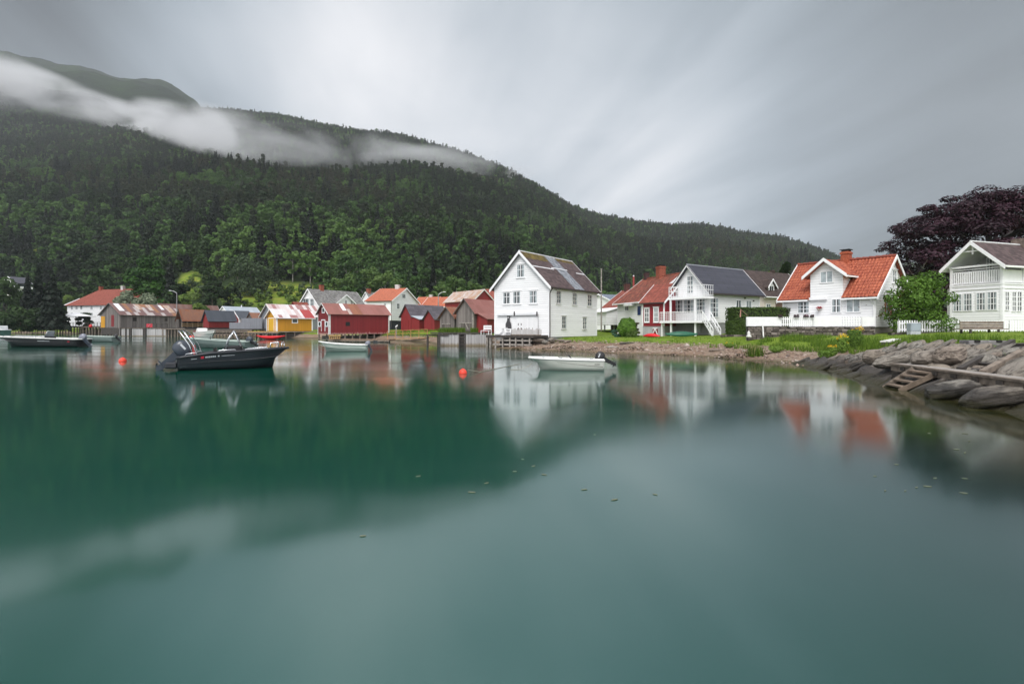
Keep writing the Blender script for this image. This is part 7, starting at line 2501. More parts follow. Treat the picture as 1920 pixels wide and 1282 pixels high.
s2.motor(-0.05, 0.55, 0.85, 55, MOT, MOTK)
mw = Boat('white_motorboat', 'white motorboat moored stern-on at the dark pile jetty', XY(374, 104), XY(402, 92.5))
st = [(0, 1.1, 1.0, 0.9, 0.15), (0.4, 1.15, 1.15, 0.95, 0.15), (0.8, 0.75, 1.35, 0.35, 0.25), (1.0, 0.05, 1.5, 0.02, 0.5)]
mw.loft(st, 'hull', H_WHITE, None, 18, True, 0.6, 0.06, H_WHITE, H_WHITE)
MB().prism([mw.W(1.2, -0.85, 1.1), mw.W(3.6, -0.7, 1.2), mw.W(3.0, -0.6, 1.85), mw.W(1.6, -0.7, 1.9)], mw.y * 1.5).build('cabin', H_WHITE, mw.root, bevel=0.08)
MB().obox(mw.W(-0.1, -1.0, 0.4), mw.x * 0.08, mw.y * 2.0, (0, 0, 1.0)).build('red_transom', m_plain('dark_red_transom', (0.16, 0.03, 0.03), 0.5), mw.root)
mw.motor(-0.1, 0.9, 1.3, 30, H_WHITE, H_WHITE)
el_ = Boat('green_white_boat', 'pale green boat cut off by the left edge of the picture', XY(9, 118), XY(-60, 122))
st = [(0, 1.2, 1.5, 1.0, 0.2), (0.5, 1.3, 1.7, 1.05, 0.2), (1.0, 0.05, 2.2, 0.02, 0.6)]
el_.loft(st, 'hull', m_plain('sea_green_hull', (0.05, 0.12, 0.10), 0.4), None, 14, True, 0.6, 0.10, TRIM, TRIM)
MB().obox(el_.W(0.5, -0.9, 1.2), el_.x * 2.4, el_.y * 1.8, (0, 0, 1.2)).build('wheelhouse', TRIM, el_.root, bevel=0.1)


def canoe(name, label, c0, c1, beam, z0, mat, rise=0.16, keel=-0.06, group=None, upside=False, cat='canoe'):
    b = Boat(name, label, c0, c1, group, cat)
    mb = MB()
    n, m = 22, 12
    for i in range(n + 1):
        t_ = i / n
        k = max(0.012, math.sin(math.pi * t_)) ** 0.75
        zc_ = z0 + rise * abs(2 * t_ - 1) ** 2.4
        for q in range(m):
            an = 2 * math.pi * q / m
            hh_ = (0.18 if math.sin(an) > 0 else 0.48) if not upside else (0.30 if math.sin(an) > 0 else 0.05)
            mb.v.append(tuple(b.W(t_ * b.L, beam * k * math.cos(an), zc_ + hh_ * max(0.3, k) * math.sin(an))))
    for i in range(n):
        for q in range(m):
            a_, b2 = i * m + q, i * m + (q + 1) % m
            mb.f.append((a_, b2, b2 + m, a_ + m))
    mb.f.append(tuple(range(m - 1, -1, -1)))
    mb.f.append(tuple(n * m + q for q in range(m)))
    mb.build('hull', mat, b.root, True)
    if not upside:
        kk = MB()
        for i in range(15):
            an = 2 * math.pi * i / 14
            kk.v.append(tuple(b.W(b.L * (0.5 + 0.16 * math.cos(an)), beam * 0.5 * math.sin(an), z0 + 0.19)))
        kk.f.append(tuple(range(14)))
        kk.build('cockpit', RUBBER, b.root)
    else:
        MB().path([b.W(b.L * t_, 0, z0 + rise * abs(2 * t_ - 1) ** 2.4 + 0.29 * max(0.3, max(0.012, math.sin(math.pi * t_)) ** 0.75)) for t_ in [i / 14 for i in range(15)]], 0.02, 5).build('keel_strip', mat, b.root)
    return b


RED_PL = m_plain('bright_red_plastic', (0.62, 0.012, 0.02), 0.4, var=0.06)
GRN_PL = m_plain('dark_green_canvas_hull', (0.012, 0.10, 0.055), 0.42, var=0.1)
canoe('red_kayak', 'bright red kayak floating in front of the ochre boathouse', XY(481, 88), XY(534.5, 87), 0.55, 0.46, RED_PL, 0.22)
gz = float(ground_z(14.2, 47.5))
c_ = canoe('red_canoe', 'small bright red canoe lying upturned on the lawn by the red cottage', XY(1206, 51.4), XY(1237.5, 49.8), 0.36, 1.10, RED_PL, 0.02, upside=True)
c_ = canoe('green_canoe', 'long dark green canoe lying upturned on the lawn under the veranda', XY(1247.5, 47.2), XY(1308, 46.8), 0.42, 1.16, GRN_PL, 0.10, upside=True)
for o_c in c_.root.children:
    pass
c_.root.scale = (1, 1, 1.35)
c_.root.location.z = -0.36

# ---- buoys
BUOY = m_plain('orange_red_buoy', (0.75, 0.055, 0.03), 0.4, var=0.08)


def buoy(px, py, r, label, Y=None, mat=BUOY):
    """round mooring buoy whose waterline shows at (px, py); r in photograph pixels"""
    Y = Y or CAMZ * F / (py - HZ)
    rr_ = r / F * Y
    c = Vector(((px - 960) / F * Y, Y, rr_ * 0.12))
    b = thing('mooring_buoy', label, 'buoy', c, 'round mooring buoys on the water')
    MB().lathe([(0.02 * rr_, -rr_)] + [(rr_ * math.sin(math.pi * k / 12), -rr_ * math.cos(math.pi * k / 12)) for k in range(1, 12)] + [(0.12 * rr_, rr_ * 1.0), (0.12 * rr_, rr_ * 1.14), (0.02, rr_ * 1.15)], c, 18).build('float', mat, b, True)
    MB().lathe([(rr_ * 0.13, -0.02 * rr_), (rr_ * 0.13, 0.05 * rr_)], c + Vector((0, 0, rr_ * 1.15)), 8).build('eyelet', RUBBER, b)


buoy(230, 677.5, 6.4, 'orange buoy on the open water between the two dark boats')
buoy(868, 700, 7.8, 'red buoy on the open water left of the white motorboat')
buoy(359.5, 634, 5, 'bright red buoy by the tow arch of the charcoal motorboat')
buoy(404, 641, 3.6, 'small red buoy behind the windscreen of the charcoal motorboat')
wbu = P(1285, 651, 41)
wbt = thing('white_float', 'round white float lying on the brown shingle beach', 'float', wbu)
MB().lathe([(0.02, -0.17)] + [(0.18 * math.sin(math.pi * k / 10), -0.17 * math.cos(math.pi * k / 10)) for k in range(1, 10)] + [(0.03, 0.17), (0.03, 0.21)], wbu, 16).build('float_body', TRIM, wbt, True)
MB().path([wbu + Vector((-0.15, 0.05, -0.1)), wbu + Vector((-1.2, 1.8, 0.0)), wbu + Vector((-2.6, 3.4, 0.25))], 0.02, 5).build('rope', rope_m, wbt)
ln = thing('mooring_rope', 'thin pale mooring rope running over the water from the red buoy', 'rope', (0, 22, 0))
MB().path([P(877, 693, 22.4), P(900, 697, 23), (-0.9, 24.5, 0.012), (0.4, 28, 0.012)], 0.012, 5).build('strand', rope_m, ln)


# ================================================================== GARDEN ON THE RIGHT: TERRACE, FENCES, HEDGE
def stone_wall(name, label, p0, p1, z0, z1, th, parent=None, seed=2, course=0.16, cat='stone wall', cap=True):
    """dry stone wall: irregular courses of separate rough blocks in one mesh over a dark core"""
    rd = random.Random(seed)
    a, b_ = Vector(p0), Vector(p1)
    d = (b_ - a)
    Lw = d.length
    t = d.normalized()
    n = Vector((t.y, -t.x, 0))                # towards the camera side
    rt = parent or thing(name, label, cat, (a + b_) / 2)
    MB().obox(a + Vector((0, 0, z0)), d, -n * th, (0, 0, z1 - z0 - 0.03)).build('core', m_plain('dark_wall_core', (0.03, 0.027, 0.024), 0.95), rt)
    mb = MB()
    z = z0
    while z < z1 - 0.04:
        h = min(course * rd.uniform(0.7, 1.4), z1 - z)
        s = -rd.uniform(0, 0.2)
        while s < Lw - 0.03:
            w = rd.uniform(0.18, 0.55)
            s0, s1 = max(0.0, s), min(Lw, s + w)
            if s1 - s0 > 0.05:
                pr = rd.uniform(0.01, 0.09)
                g = 0.012
                vs = []
                for (ss_, hh_) in ((s0 + g, z + g), (s1 - g, z + g), (s1 - g, z + h - g), (s0 + g, z + h - g)):
                    vs.append(a + t * (ss_ + rd.uniform(-0.02, 0.02)) + n * (0.003) + Vector((0, 0, hh_ + rd.uniform(-0.015, 0.015))))
                ins = []
                c = sum(vs, Vector()) / 4
                for v in vs:
                    ins.append(v + (c - v) * rd.uniform(0.08, 0.2) + n * (pr + rd.uniform(-0.015, 0.02)))
                mb.add(vs + ins, [(4, 5, 6, 7), (0, 1, 5, 4), (1, 2, 6, 5), (2, 3, 7, 6), (3, 0, 4, 7)])
            s += w
        z += h
    m, nt, b = mk('rough_wall_stone')
    setb(b, 0.9, spec=0.2)
    t_ = nd(nt, 'ShaderNodeTexCoord')
    g_ = nd(nt, 'ShaderNodeNewGeometry')
    n1_ = nd(nt, 'ShaderNodeTexNoise', {'Vector': t_.outputs['Object'], 'Scale': 5.0, 'Detail': 6.0, 'Roughness': 0.7}).outputs[0]
    k = mth(nt, 'ADD', mth(nt, 'MULTIPLY', g_.outputs['Random Per Island'], 0.65), mth(nt, 'MULTIPLY', n1_, 0.35))
    rp = nd(nt, 'ShaderNodeValToRGB', {0: k})
    e_ = rp.color_ramp.elements
    e_[0].position, e_[0].color = 0.15, (0.05, 0.042, 0.038, 1)
    e_[1].position, e_[1].color = 0.88, (0.30, 0.26, 0.235, 1)
    q_ = e_.new(0.5)
    q_.color = (0.14, 0.12, 0.105, 1)
    nt.links.new(rp.outputs[0], b.inputs['Base Color'])
    bumped(nt, b, n1_, 0.6, 0.03)
    mb.build('stones', m, rt, recalc=True)
    return rt


tz = 2.02
tl, tr = Vector((*XY(1402.5, 39.3), 0)), Vector((*XY(1640, 39.0), 0))
tw_ = stone_wall('stone_terrace', 'low dry stone terrace wall carrying the white fence below the orange tiled house', tl, tr, 0.9, tz, 0.3, seed=4, cat='terrace wall')
back = Vector((*XY(1420, 46.5), 0))
hb = oh.P(0.02, oh.L, 0)
hcor = oh.P(-0.02, 0.0, 0)
MB().prism([(tl.x, tl.y + 0.31, 0.9), (tr.x - 0.3, tr.y + 0.31, 0.9), (hcor.x - 0.1, hcor.y - 0.15, 0.9), (hb.x - 0.1, hb.y - 0.1, 0.9), (back.x, back.y, 0.9)], (0, 0, tz - 0.92)).build('terrace_floor', CONC, tw_)
# white fence along the terrace: close boards, some bays of spaced pickets
fz0, fz1 = tz + 0.01, tz + 0.70
wf = thing('terrace_fence', 'low white board fence with close and spaced pickets along the stone terrace', 'fence', (tl + tr) / 2)
tdir = (tr - tl)


def tq(f):
    return tl + tdir * f + Vector((0, 0.06, 0))


def tf(px):
    return (px - 1402.5) / (1640 - 1402.5)


for px0, px1, pitch, w_ in ((1403, 1466, 0.088, 0.080), (1466, 1527, 0.145, 0.085), (1527, 1577, 0.088, 0.084), (1578, 1617, 0.17, 0.09), (1617, 1640, 0.088, 0.085)):
    mb = fence_pickets(MB(), tq(tf(px0)) + Vector((0, 0, fz0)), tq(tf(px1)) + Vector((0, 0, fz0)), fz1 - fz0, pitch, w_, 0.02, 0.02)
    mb.build('picket_panel', TRIM, wf)
mb = MB()
for z in (fz0 + 0.15, fz1 - 0.15):
    mb.bar(tq(0) + Vector((0, 0.045, z)), tq(1) + Vector((0, 0.045, z)), 0.04, 0.08)
mb.build('fence_rail', TRIM, wf)
for f in (0.0, 0.27, 0.52, 0.74, 1.0):
    MB().obox(tq(f) + Vector((-0.05, 0.07, fz0)), (0.1, 0, 0), (0, 0.1, 0), (0, 0, fz1 - fz0 - 0.01)).build('fence_post', TRIM, wf)
mb = fence_pickets(MB(), tl + Vector((0.04, 0.2, fz0)), Vector((back.x, back.y, fz0)), fz1 - fz0, 0.088, 0.08, 0.02, 0.02)
mb.build('picket_panel', TRIM, wf)
M_PETAL = m_leaf('purple_petals', [(0.03, 0.06, 0.02), (0.12, 0.02, 0.06), (0.22, 0.03, 0.08)])
for k, (px, w_, lab) in enumerate(((1463, 6, 'dark flower box hanging at the left end of the house on the white terrace fence'), (1493, 9, 'dark flower box on the white terrace fence under the left ground-floor window'),
                                   (1511, 9, 'middle dark flower box of the three on the white terrace fence'), (1522, 6, 'short dark flower box at the right of the three on the white terrace fence'))):
    c = tq(tf(px)) + Vector((0, -0.12, fz1 - 0.04))
    bx = thing('flower_box', lab, 'flower box', c, 'dark flower boxes on the terrace fence')
    ww = w_ / F * 39
    MB().obox(c + Vector((-ww / 2, -0.07, 0)), (ww, 0, 0), (0, 0.14, 0), (0, 0, 0.12)).build('box', m_plain('dark_flower_box_wood', (0.035, 0.025, 0.03), 0.7), bx)
    p_ = np.random.default_rng(k).uniform(-1, 1, (60, 3)) * np.array([ww / 2, 0.07, 0.05]) + np.array([0, 0, 0.16])
    link('flowers', leaf_mesh('flowers', p_, 0.06, M_PETAL, None, k), bx)

# clipped hedge
hx0, hx1 = XY(1373, 45.5)[0], XY(1469, 47.5)[0]


def hedge(name, label, x0, x1, y0, y1, z0, z1, n, seed, mat=L_HEDGE, leaf=0.13, cat='hedge'):
    r = np.random.default_rng(seed)
    p = r.uniform(0, 1, (n, 3))
    face = r.integers(0, 4, n)
    p[:, 1] = np.where(face == 0, r.uniform(-0.02, 0.10, n), p[:, 1])
    p[:, 2] = np.where(face == 1, r.uniform(0.93, 1.03, n), p[:, 2])
    p[:, 0] = np.where(face == 2, r.uniform(-0.02, 0.05, n), p[:, 0])
    c = np.array([x0, y0, z0]) + p * np.array([x1 - x0, y1 - y0, z1 - z0])
    out = np.zeros((n, 3))
    out[face == 0] = (0, -1, 0.3)
    out[face == 1] = (0, -0.2, 1)
    out[face == 2] = (-1, 0, 0.3)
    out[face == 3] = (0, -0.5, 0.6)
    o = thing(name, label, cat, ((x0 + x1) / 2, (y0 + y1) / 2, z0))
    link('foliage', leaf_mesh('foliage', c - np.array(o.location), leaf, mat, out, seed, 0.8), o)
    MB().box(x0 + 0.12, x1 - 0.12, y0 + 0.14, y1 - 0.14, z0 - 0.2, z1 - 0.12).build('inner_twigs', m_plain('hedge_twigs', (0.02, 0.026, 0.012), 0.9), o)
    return o


hedge('clipped_hedge', 'clipped green box hedge between the white house and the terrace fence', hx0, hx1, 45.2, 46.8, 1.0, ZY(577, 45.4), 9000, 5)
hedge('low_hedge', 'dull green lower growth on the left end of the clipped hedge by the stairs', XY(1368, 44.3)[0], XY(1402, 44.3)[0], 44.2, 45.15, 1.0, ZY(602, 44.3), 3000, 6, L_HEDGE)
stone_wall('rubble_wall', 'low rubble stone wall between the white stairs and the terrace', (*XY(1351, 43.5), 0), (*XY(1404, 41.5), 0), 0.8, 1.38, 0.4, seed=9)

# white picket fence in front of the right house
pf0, pf1 = Vector((*XY(1687, 37.6), 1.58)), Vector((40.5, 35.2, 1.58))
pf = thing('picket_fence', 'white picket fence running behind the lawn in front of the balcony house', 'fence', (pf0 + pf1) / 2)
fence_pickets(MB(), pf0, pf1, 0.86, 0.157, 0.085, 0.022, 0.06).build('picket_panel', TRIM, pf)
mb = MB()
for z in (0.22, 0.66):
    mb.bar(pf0 + Vector((0, 0.04, z)), pf1 + Vector((0, 0.04, z)), 0.04, 0.09)
mb.build('fence_rail', TRIM, pf)
for f in (0, 0.17, 0.34, 0.51, 0.68, 0.85, 1.0):
    q = pf0.lerp(pf1, f)
    MB().obox(q + Vector((-0.05, 0.07, -0.3)), (0.1, 0, 0), (0, 0.1, 0), (0, 0, 1.12)).build('fence_post', TRIM, pf)
stone_wall('kerb_wall', 'low dark stone kerb under the white picket fence', pf0 - Vector((0.8, 0.3, 1.58)), pf1 - Vector((0, 0.3, 1.58)), 1.2, 1.60, 0.5, seed=12, course=0.2)
# utility box
ub = Vector((*XY(1707.5, 36.3), 1.40))
u_ = thing('utility_box', 'pale blue-grey utility box standing before the white picket fence', 'utility box', ub)
MB().obox(ub + Vector((0, 0, 0.02)), (0.66, -0.05, 0), (0, 0.35, 0), (0, 0, 0.25)).build('plinth', m_plain('pale_grey_plinth', (0.42, 0.45, 0.48), 0.6), u_)
MB().obox(ub + Vector((-0.01, -0.02, 0.28)), (0.68, -0.05, 0), (0, 0.38, 0), (0, 0, 0.56)).build('cabinet', m_plain('blue_grey_cabinet', (0.28, 0.32, 0.37), 0.5), u_, bevel=0.015)
MB().obox(ub + Vector((0.05, -0.03, 0.34)), (0.57, -0.04, 0), (0, 0.008, 0), (0, 0, 0.44)).build('cabinet_door', m_plain('blue_grey_cabinet_door', (0.30, 0.345, 0.395), 0.5), u_)
# bench with back towards the water
bq = Vector((*XY(1800, 34.6), 1.45))
bd = Vector((2.72, -0.12, 0))
bn_ = thing('park_bench', 'long weathered wooden bench seen from behind on the lawn', 'bench', bq + bd * 0.5)
mb = MB()
for k in range(3):
    mb.obox(bq + Vector((0, 0, 0.42 + k * 0.16)), bd, (0, 0.05, 0), (0, 0, 0.145))
mb.build('backrest', TIMBER, bn_)
MB().obox(bq + Vector((-0.05, -0.32, 0.36)), bd + Vector((0.1, 0, 0)), (0, 0.9, 0), (0, 0, 0.055)).build('seat', TIMBER, bn_)
for f in (0.18, 0.82):
    q = bq + bd * f
    MB().obox(q + Vector((-0.05, -0.25, -0.1)), (0.1, 0, 0), (0, 0.1, 0), (0, 0, 0.455)).build('leg', TIMBERD, bn_)
    MB().obox(q + Vector((-0.05, 0.45, -0.1)), (0.1, 0, 0), (0, 0.1, 0), (0, 0, 0.455)).build('leg', TIMBERD, bn_)
    MB().obox(q + Vector((-0.2, -0.32, 0.0)), (0.4, 0, 0), (0, 0.9, 0), (0, 0, 0.07)).build('foot_beam', TIMBERD, bn_)
# white plank (upturned dinghy edge) on the lawn
wp = thing('white_board', 'pale white board lying on the lawn edge left of the picket fence', 'board', P(1670, 638, 29))
mb = MB()
p0_, p1_ = P(1658, 640.5, 28.6), P(1682, 636.0, 29.4)
mb.bar(p0_, p1_, 0.42, 0.07)
mb.build('board_face', TRIM_OLD, wp)
MB().bar(p0_ - Vector((0, 0, 0.12)), p1_ - Vector((0, 0, 0.12)), 0.3, 0.12).build('underside_batten', DPIPE, wp)
# slim white stake with a red rope by the terrace wall
st_ = thing('stake', 'slim pale stake leaning against the terrace wall', 'stake', P(1430, 632, 38.5))
MB().bar(P(1431.5, 633, 38.5), P(1430, 609.5, 39.0), 0.07, 0.07, up=(0, 1, 0)).build('shaft', TRIM_OLD, st_)
MB().bar(P(1431.5, 634.5, 38.5), P(1431.4, 633, 38.5), 0.05, 0.05, up=(0, 1, 0)).build('tip', TIMBER, st_)
cn = thing('marker_rod', 'short pinkish rod with an orange line by the hedge end', 'rod', P(1389, 590, 44))
MB().path([P(1388, 594, 44.1), P(1389, 580, 44.1)], [0.05, 0.035], 8).build('rod', m_plain('pink_plastic', (0.5, 0.25, 0.2), 0.6), cn)
MB().path([P(1388.5, 579.5, 44.1), P(1402, 592, 40)], 0.012, 5).build('line', m_plain('orange_line', (0.35, 0.22, 0.15), 0.7), cn)
sg_ = thing('garden_ornament', 'small white garden figure at the left corner of the terrace wall', 'ornament', P(1404, 632, 38.6))
MB().lathe([(0.16, 0.0), (0.17, 0.12), (0.09, 0.22), (0.11, 0.34), (0.05, 0.44), (0.02, 0.47)], P(1404, 632.5, 38.6), 12).build('figure', TRIM_OLD, sg_, True)


# ================================================================== SHORE STONES
def rock_mesh(name, seed, mat, sx=1.0, sy=0.7, sz=0.45, sub=3, cuts=13, rough=0.055):
    r = np.random.default_rng(seed)
    bm = bmesh.new()
    bmesh.ops.create_icosphere(bm, subdivisions=sub, radius=1.0)
    co = np.array([v.co[:] for v in bm.verts])
    dirs = r.normal(size=(cuts, 3))
    dirs /= np.linalg.norm(dirs, axis=1, keepdims=True)
    dirs = np.vstack([dirs, [[0, 0, 1], [0.25, 0.1, 0.95]]])
    dist = np.concatenate([r.uniform(0.62, 0.95, cuts), [0.7, 0.72]])
    dots = co @ dirs.T
    k = np.where(dots > 0.05, dist / np.maximum(dots, 0.05), 9).min(axis=1)
    k = np.minimum(k, 1.0) * 0.82 + 0.18 * 0.78
    co = co * k[:, None]
    for v, c in zip(bm.verts, co):
        p = Vector(c)
        nn = noise.fractal(p * 1.7 + Vector((seed * 3.1, 0, 0)), 1.0, 2.1, 5) * rough
        ly = math.sin((p.z * 0.8 + p.y * 0.4 + nn * 3) * 11.0) * 0.012
        p = p * (1 + nn + ly)
        v.co = Vector((p.x * sx, p.y * sy, p.z * sz))
    me = bpy.data.meshes.new(name)
    bm.to_mesh(me)
    bm.free()
    me.materials.append(mat)
    for p in me.polygons:
        p.use_smooth = True
    try:
        me.set_sharp_from_angle(angle=R(42))
    except Exception:
        pass
    return me


def m_rock(name, c0, c1, c2):
    """stone with layered grain; the foot that the tide wets is dark"""
    m, nt, b = mk(name)
    setb(b, 0.8, spec=0.3)
    t_ = nd(nt, 'ShaderNodeTexCoord')
    oi = nd(nt, 'ShaderNodeObjectInfo')
    g_ = nd(nt, 'ShaderNodeNewGeometry')
    vv = nd(nt, 'ShaderNodeVectorMath', {0: t_.outputs['Object'], 1: oi.outputs['Location']}, operation='ADD').outputs[0]
    n1_ = nd(nt, 'ShaderNodeTexNoise', {'Vector': vv, 'Scale': 3.0, 'Detail': 8.0, 'Roughness': 0.7}).outputs[0]
    mp = nd(nt, 'ShaderNodeMapping', {'Vector': vv, 'Rotation': (0.4, 0.5, 0.3), 'Scale': (1.0, 2.0, 13.0)}).outputs[0]
    n2_ = nd(nt, 'ShaderNodeTexNoise', {'Vector': mp, 'Scale': 1.6, 'Detail': 6.0, 'Roughness': 0.65}).outputs[0]
    k = mth(nt, 'ADD', mth(nt, 'MULTIPLY', n1_, 0.5), mth(nt, 'MULTIPLY', n2_, 0.5))
    colr = mixc(nt, sstep(nt, k, 0.36, 0.66), c0, c1)
    colr = mixc(nt, sstep(nt, oi.outputs['Random'], 0.25, 0.9, 0.0, 0.75), colr, c2)
    colr = mixc(nt, sstep(nt, n2_, 0.36, 0.50, 0.8, 0.0), colr, sc(c0, 0.35))
    z = nd(nt, 'ShaderNodeSeparateXYZ', {0: g_.outputs['Position']}).outputs[2]
    wet_ = sstep(nt, mth(nt, 'ADD', z, mth(nt, 'MULTIPLY', mth(nt, 'SUBTRACT', n1_, 0.5), 0.55)), 0.62, 0.34)
    colr = mixc(nt, mth(nt, 'MULTIPLY', wet_, 0.86), colr, (0.030, 0.026, 0.023))
    alg = sstep(nt, mth(nt, 'ADD', z, mth(nt, 'MULTIPLY', mth(nt, 'SUBTRACT', n2_, 0.5), 0.5)), 0.24, 0.06)
    colr = mixc(nt, mth(nt, 'MULTIPLY', alg, 0.8), colr, (0.040, 0.036, 0.012))
    lich = nd(nt, 'ShaderNodeTexVoronoi', {'Vector': vv, 'Scale': 7.0}).outputs['Distance']
    colr = mixc(nt, mth(nt, 'MULTIPLY', sstep(nt, lich, 0.22, 0.10), sstep(nt, z, 0.75, 1.1, 0.0, 0.45)), colr, (0.42, 0.42, 0.37))
    nt.links.new(colr, b.inputs['Base Color'])
    nt.links.new(mth(nt, 'SUBTRACT', 0.85, mth(nt, 'MULTIPLY', wet_, 0.30)), b.inputs['Roughness'])
    bumped(nt, b, mth(nt, 'ADD', n1_, mth(nt, 'MULTIPLY', n2_, 1.6)), 1.0, 0.10)
    return m


M_R1 = m_rock('pale_grey_gneiss', (0.14, 0.127, 0.11), (0.40, 0.375, 0.33), (0.29, 0.24, 0.19))
M_R2 = m_rock('pinkish_gneiss', (0.17, 0.135, 0.11), (0.38, 0.32, 0.265), (0.27, 0.25, 0.22))
RM = [rock_mesh('boulder', 100 + i, M_R1 if i % 3 else M_R2, 1.0, r_[0], r_[1]) for i, r_ in enumerate(((0.62, 0.28), (0.72, 0.36), (0.55, 0.24), (0.66, 0.30), (0.5, 0.34), (0.7, 0.22), (0.6, 0.30), (0.75, 0.27)))]
# waterline from the far end of the revetment to the near edge of the picture (and a little beyond)
WL = [Vector((15.1, 28.6, 0)), Vector((14.3, 23.7, 0)), Vector((13.1, 20, 0)), Vector((12.5, 17.7, 0)), Vector((12.3, 16.3, 0)), Vector((11.8, 14.1, 0)), Vector((11.35, 12.2, 0)), Vector((10.9, 10.4, 0)), Vector((10.4, 8.2, 0))]
cum = [0.0]
for i in range(len(WL) - 1):
    cum.append(cum[-1] + (WL[i + 1] - WL[i]).length)


def wl_at(s):
    s = max(0.0, min(cum[-1], s))
    for i in range(len(WL) - 1):
        if s <= cum[i + 1] + 1e-6:
            t_ = (s - cum[i]) / (cum[i + 1] - cum[i])
            d_ = (WL[i + 1] - WL[i]).normalized()
            return WL[i].lerp(WL[i + 1], t_), d_
    return WL[-1], d_


rk = random.Random(17)
ROWL = {0: ('dark wet boulder at the waterline of the stone shore', 'dark wet boulders along the waterline'),
        1: ('dark boulder in the second row above the water', 'dark boulders in the second row'),
        2: ('grey boulder halfway up the stone shore', 'grey boulders halfway up the shore'),
        3: ('pale grey boulder in the upper rows of the stone shore', 'pale boulders in the upper rows'),
        4: ('whitish rounded boulder in the upper rows of the stone shore', 'whitish rounded boulders in the upper rows'),
        5: ('mixed grey boulder just below the lawn edge', 'mixed grey boulders below the lawn edge'),
        6: ('pale boulder at the top of the stone shore beside the lawn', 'pale boulders along the lawn edge')}
nrock = 0
for row in range(7):
    s = rk.uniform(0, 0.5)
    while s < cum[-1]:
        p, d_ = wl_at(s)
        inl = Vector((-d_.y, d_.x, 0))                         # inland
        fars = 0.80 + 0.35 * (s / cum[-1])
        size = rk.uniform(0.30, 0.62) * (1.35 if row < 2 else 1.0) * (0.85 + 0.3 * s / cum[-1])
        dist = (-0.10, 0.62, 1.30, 1.85, 2.40, 2.95, 3.45)[row] + rk.uniform(-0.18, 0.18)
        if s < 3.5:
            dist *= 0.45 + 0.55 * s / 3.5
        q = p + inl * dist
        z = float(ground_z(q.x, q.y)) - 0.02
        if q.y < 29:
            o = bpy.data.objects.new('boulder', RM[rk.randrange(len(RM))])
            C.objects.link(o)
            ang = math.atan2(inl.y, inl.x) + rk.uniform(-0.75, 0.75)
            o.location = (q.x, q.y, max(-0.10, z) + size * 0.02)
            o.rotation_euler = (rk.uniform(-0.2, 0.2), -0.42 + rk.uniform(-0.25, 0.15), ang)
            o.scale = (size * rk.uniform(0.9, 1.25), size * rk.uniform(0.85, 1.3), size * rk.uniform(0.75, 1.15))
            tag(o, ROWL[row][0], 'boulder', ROWL[row][1])
            nrock += 1
        s += size * rk.uniform(1.05, 1.45)
# a few large named stones
for (px, py, Y, sx_, sy_, sz_, rz, lab) in ((1783, 668, 17.3, 0.62, 0.5, 0.55, 0.5, 'big pinkish veined boulder beside the timber slipway'), (1735, 671, 17.9, 0.6, 0.42, 0.4, 0.3, 'large rounded pale boulder behind the boardwalk'),
                                            (1672, 676, 19.0, 0.8, 0.4, 0.26, 0.15, 'long flat whitish slab above the top of the wooden ladder'), (1640, 668, 21.0, 0.5, 0.4, 0.36, 0.2, 'rounded whitish boulder left of the flat slab'),
                                            (1795, 729, 14.3, 0.95, 0.7, 0.30, -0.5, 'huge smooth dark slab sloping into the water below the boardwalk'), (1865, 745, 12.8, 0.9, 0.7, 0.30, -0.4, 'huge dark slab at the right edge of the waterline'),
                                            (1262, 655, 41, 0.5, 0.35, 0.16, 0.4, 'flat grey stone lying on the shingle beach')):
    big_ = 'huge' in lab
    o = bpy.data.objects.new('boulder', rock_mesh('boulder', 200 + int(px), M_R1, 1.0, 0.65, 0.36, 4, 22, 0.11) if big_ else RM[(int(px) + 1) % len(RM)])
    C.objects.link(o)
    o.location = P(px, py, Y)
    o.scale = (sx_, sy_ / 0.65, sz_ / 0.36)
    o.rotation_euler = (0.05, -0.25, rz)
    tag(o, lab, 'boulder')
# small stones and rubble on the beach (uncountable)
rs_ = np.random.default_rng(31)
mb_v, mb_q = [], []
npeb = 2600
sx_ = rs_.uniform(1, 17, npeb)
sy_ = rs_.uniform(26, 50, npeb)
dd_ = shore_d(sx_, sy_)
keep = (dd_ > -0.4) & (dd_ < 5.2) & ~((sx_ > 12.5) & (sy_ < 27))
sx_, sy_ = sx_[keep], sy_[keep]
gz_ = ground_z(sx_, sy_)
n = len(sx_)
oct_ = np.array([[1, 0, 0], [0.2, 0.9, 0.1], [-1, 0.1, 0], [-0.1, -1, 0], [0.1, 0, 1], [0, 0, -1]])
siz = rs_.uniform(0.04, 0.13, n) * np.where(rs_.uniform(0, 1, n) > 0.95, 2.2, 1.0)
an_ = rs_.uniform(0, 6.28, n)
V_ = oct_[None] * np.stack([siz, siz * rs_.uniform(0.6, 1, n), siz * rs_.uniform(0.35, 0.7, n)], -1)[:, None, :]
ca, sa = np.cos(an_)[:, None], np.sin(an_)[:, None]
Vx = V_[..., 0] * ca - V_[..., 1] * sa + sx_[:, None]
Vy = V_[..., 0] * sa + V_[..., 1] * ca + sy_[:, None]
Vz = V_[..., 2] + gz_[:, None] + 0.02
verts = np.stack([Vx, Vy, Vz], -1).reshape(-1, 3)
tri = np.array([[0, 1, 4], [1, 2, 4], [2, 3, 4], [3, 0, 4], [1, 0, 5], [2, 1, 5], [3, 2, 5], [0, 3, 5]])
tris = (np.arange(n)[:, None, None] * 6 + tri[None]).reshape(-1, 3)
m_peb, nt, b = mk('beach_pebble')
setb(b, 0.85)
g_ = nd(nt, 'ShaderNodeNewGeometry')
rp = nd(nt, 'ShaderNodeValToRGB', {0: g_.outputs['Random Per Island']})
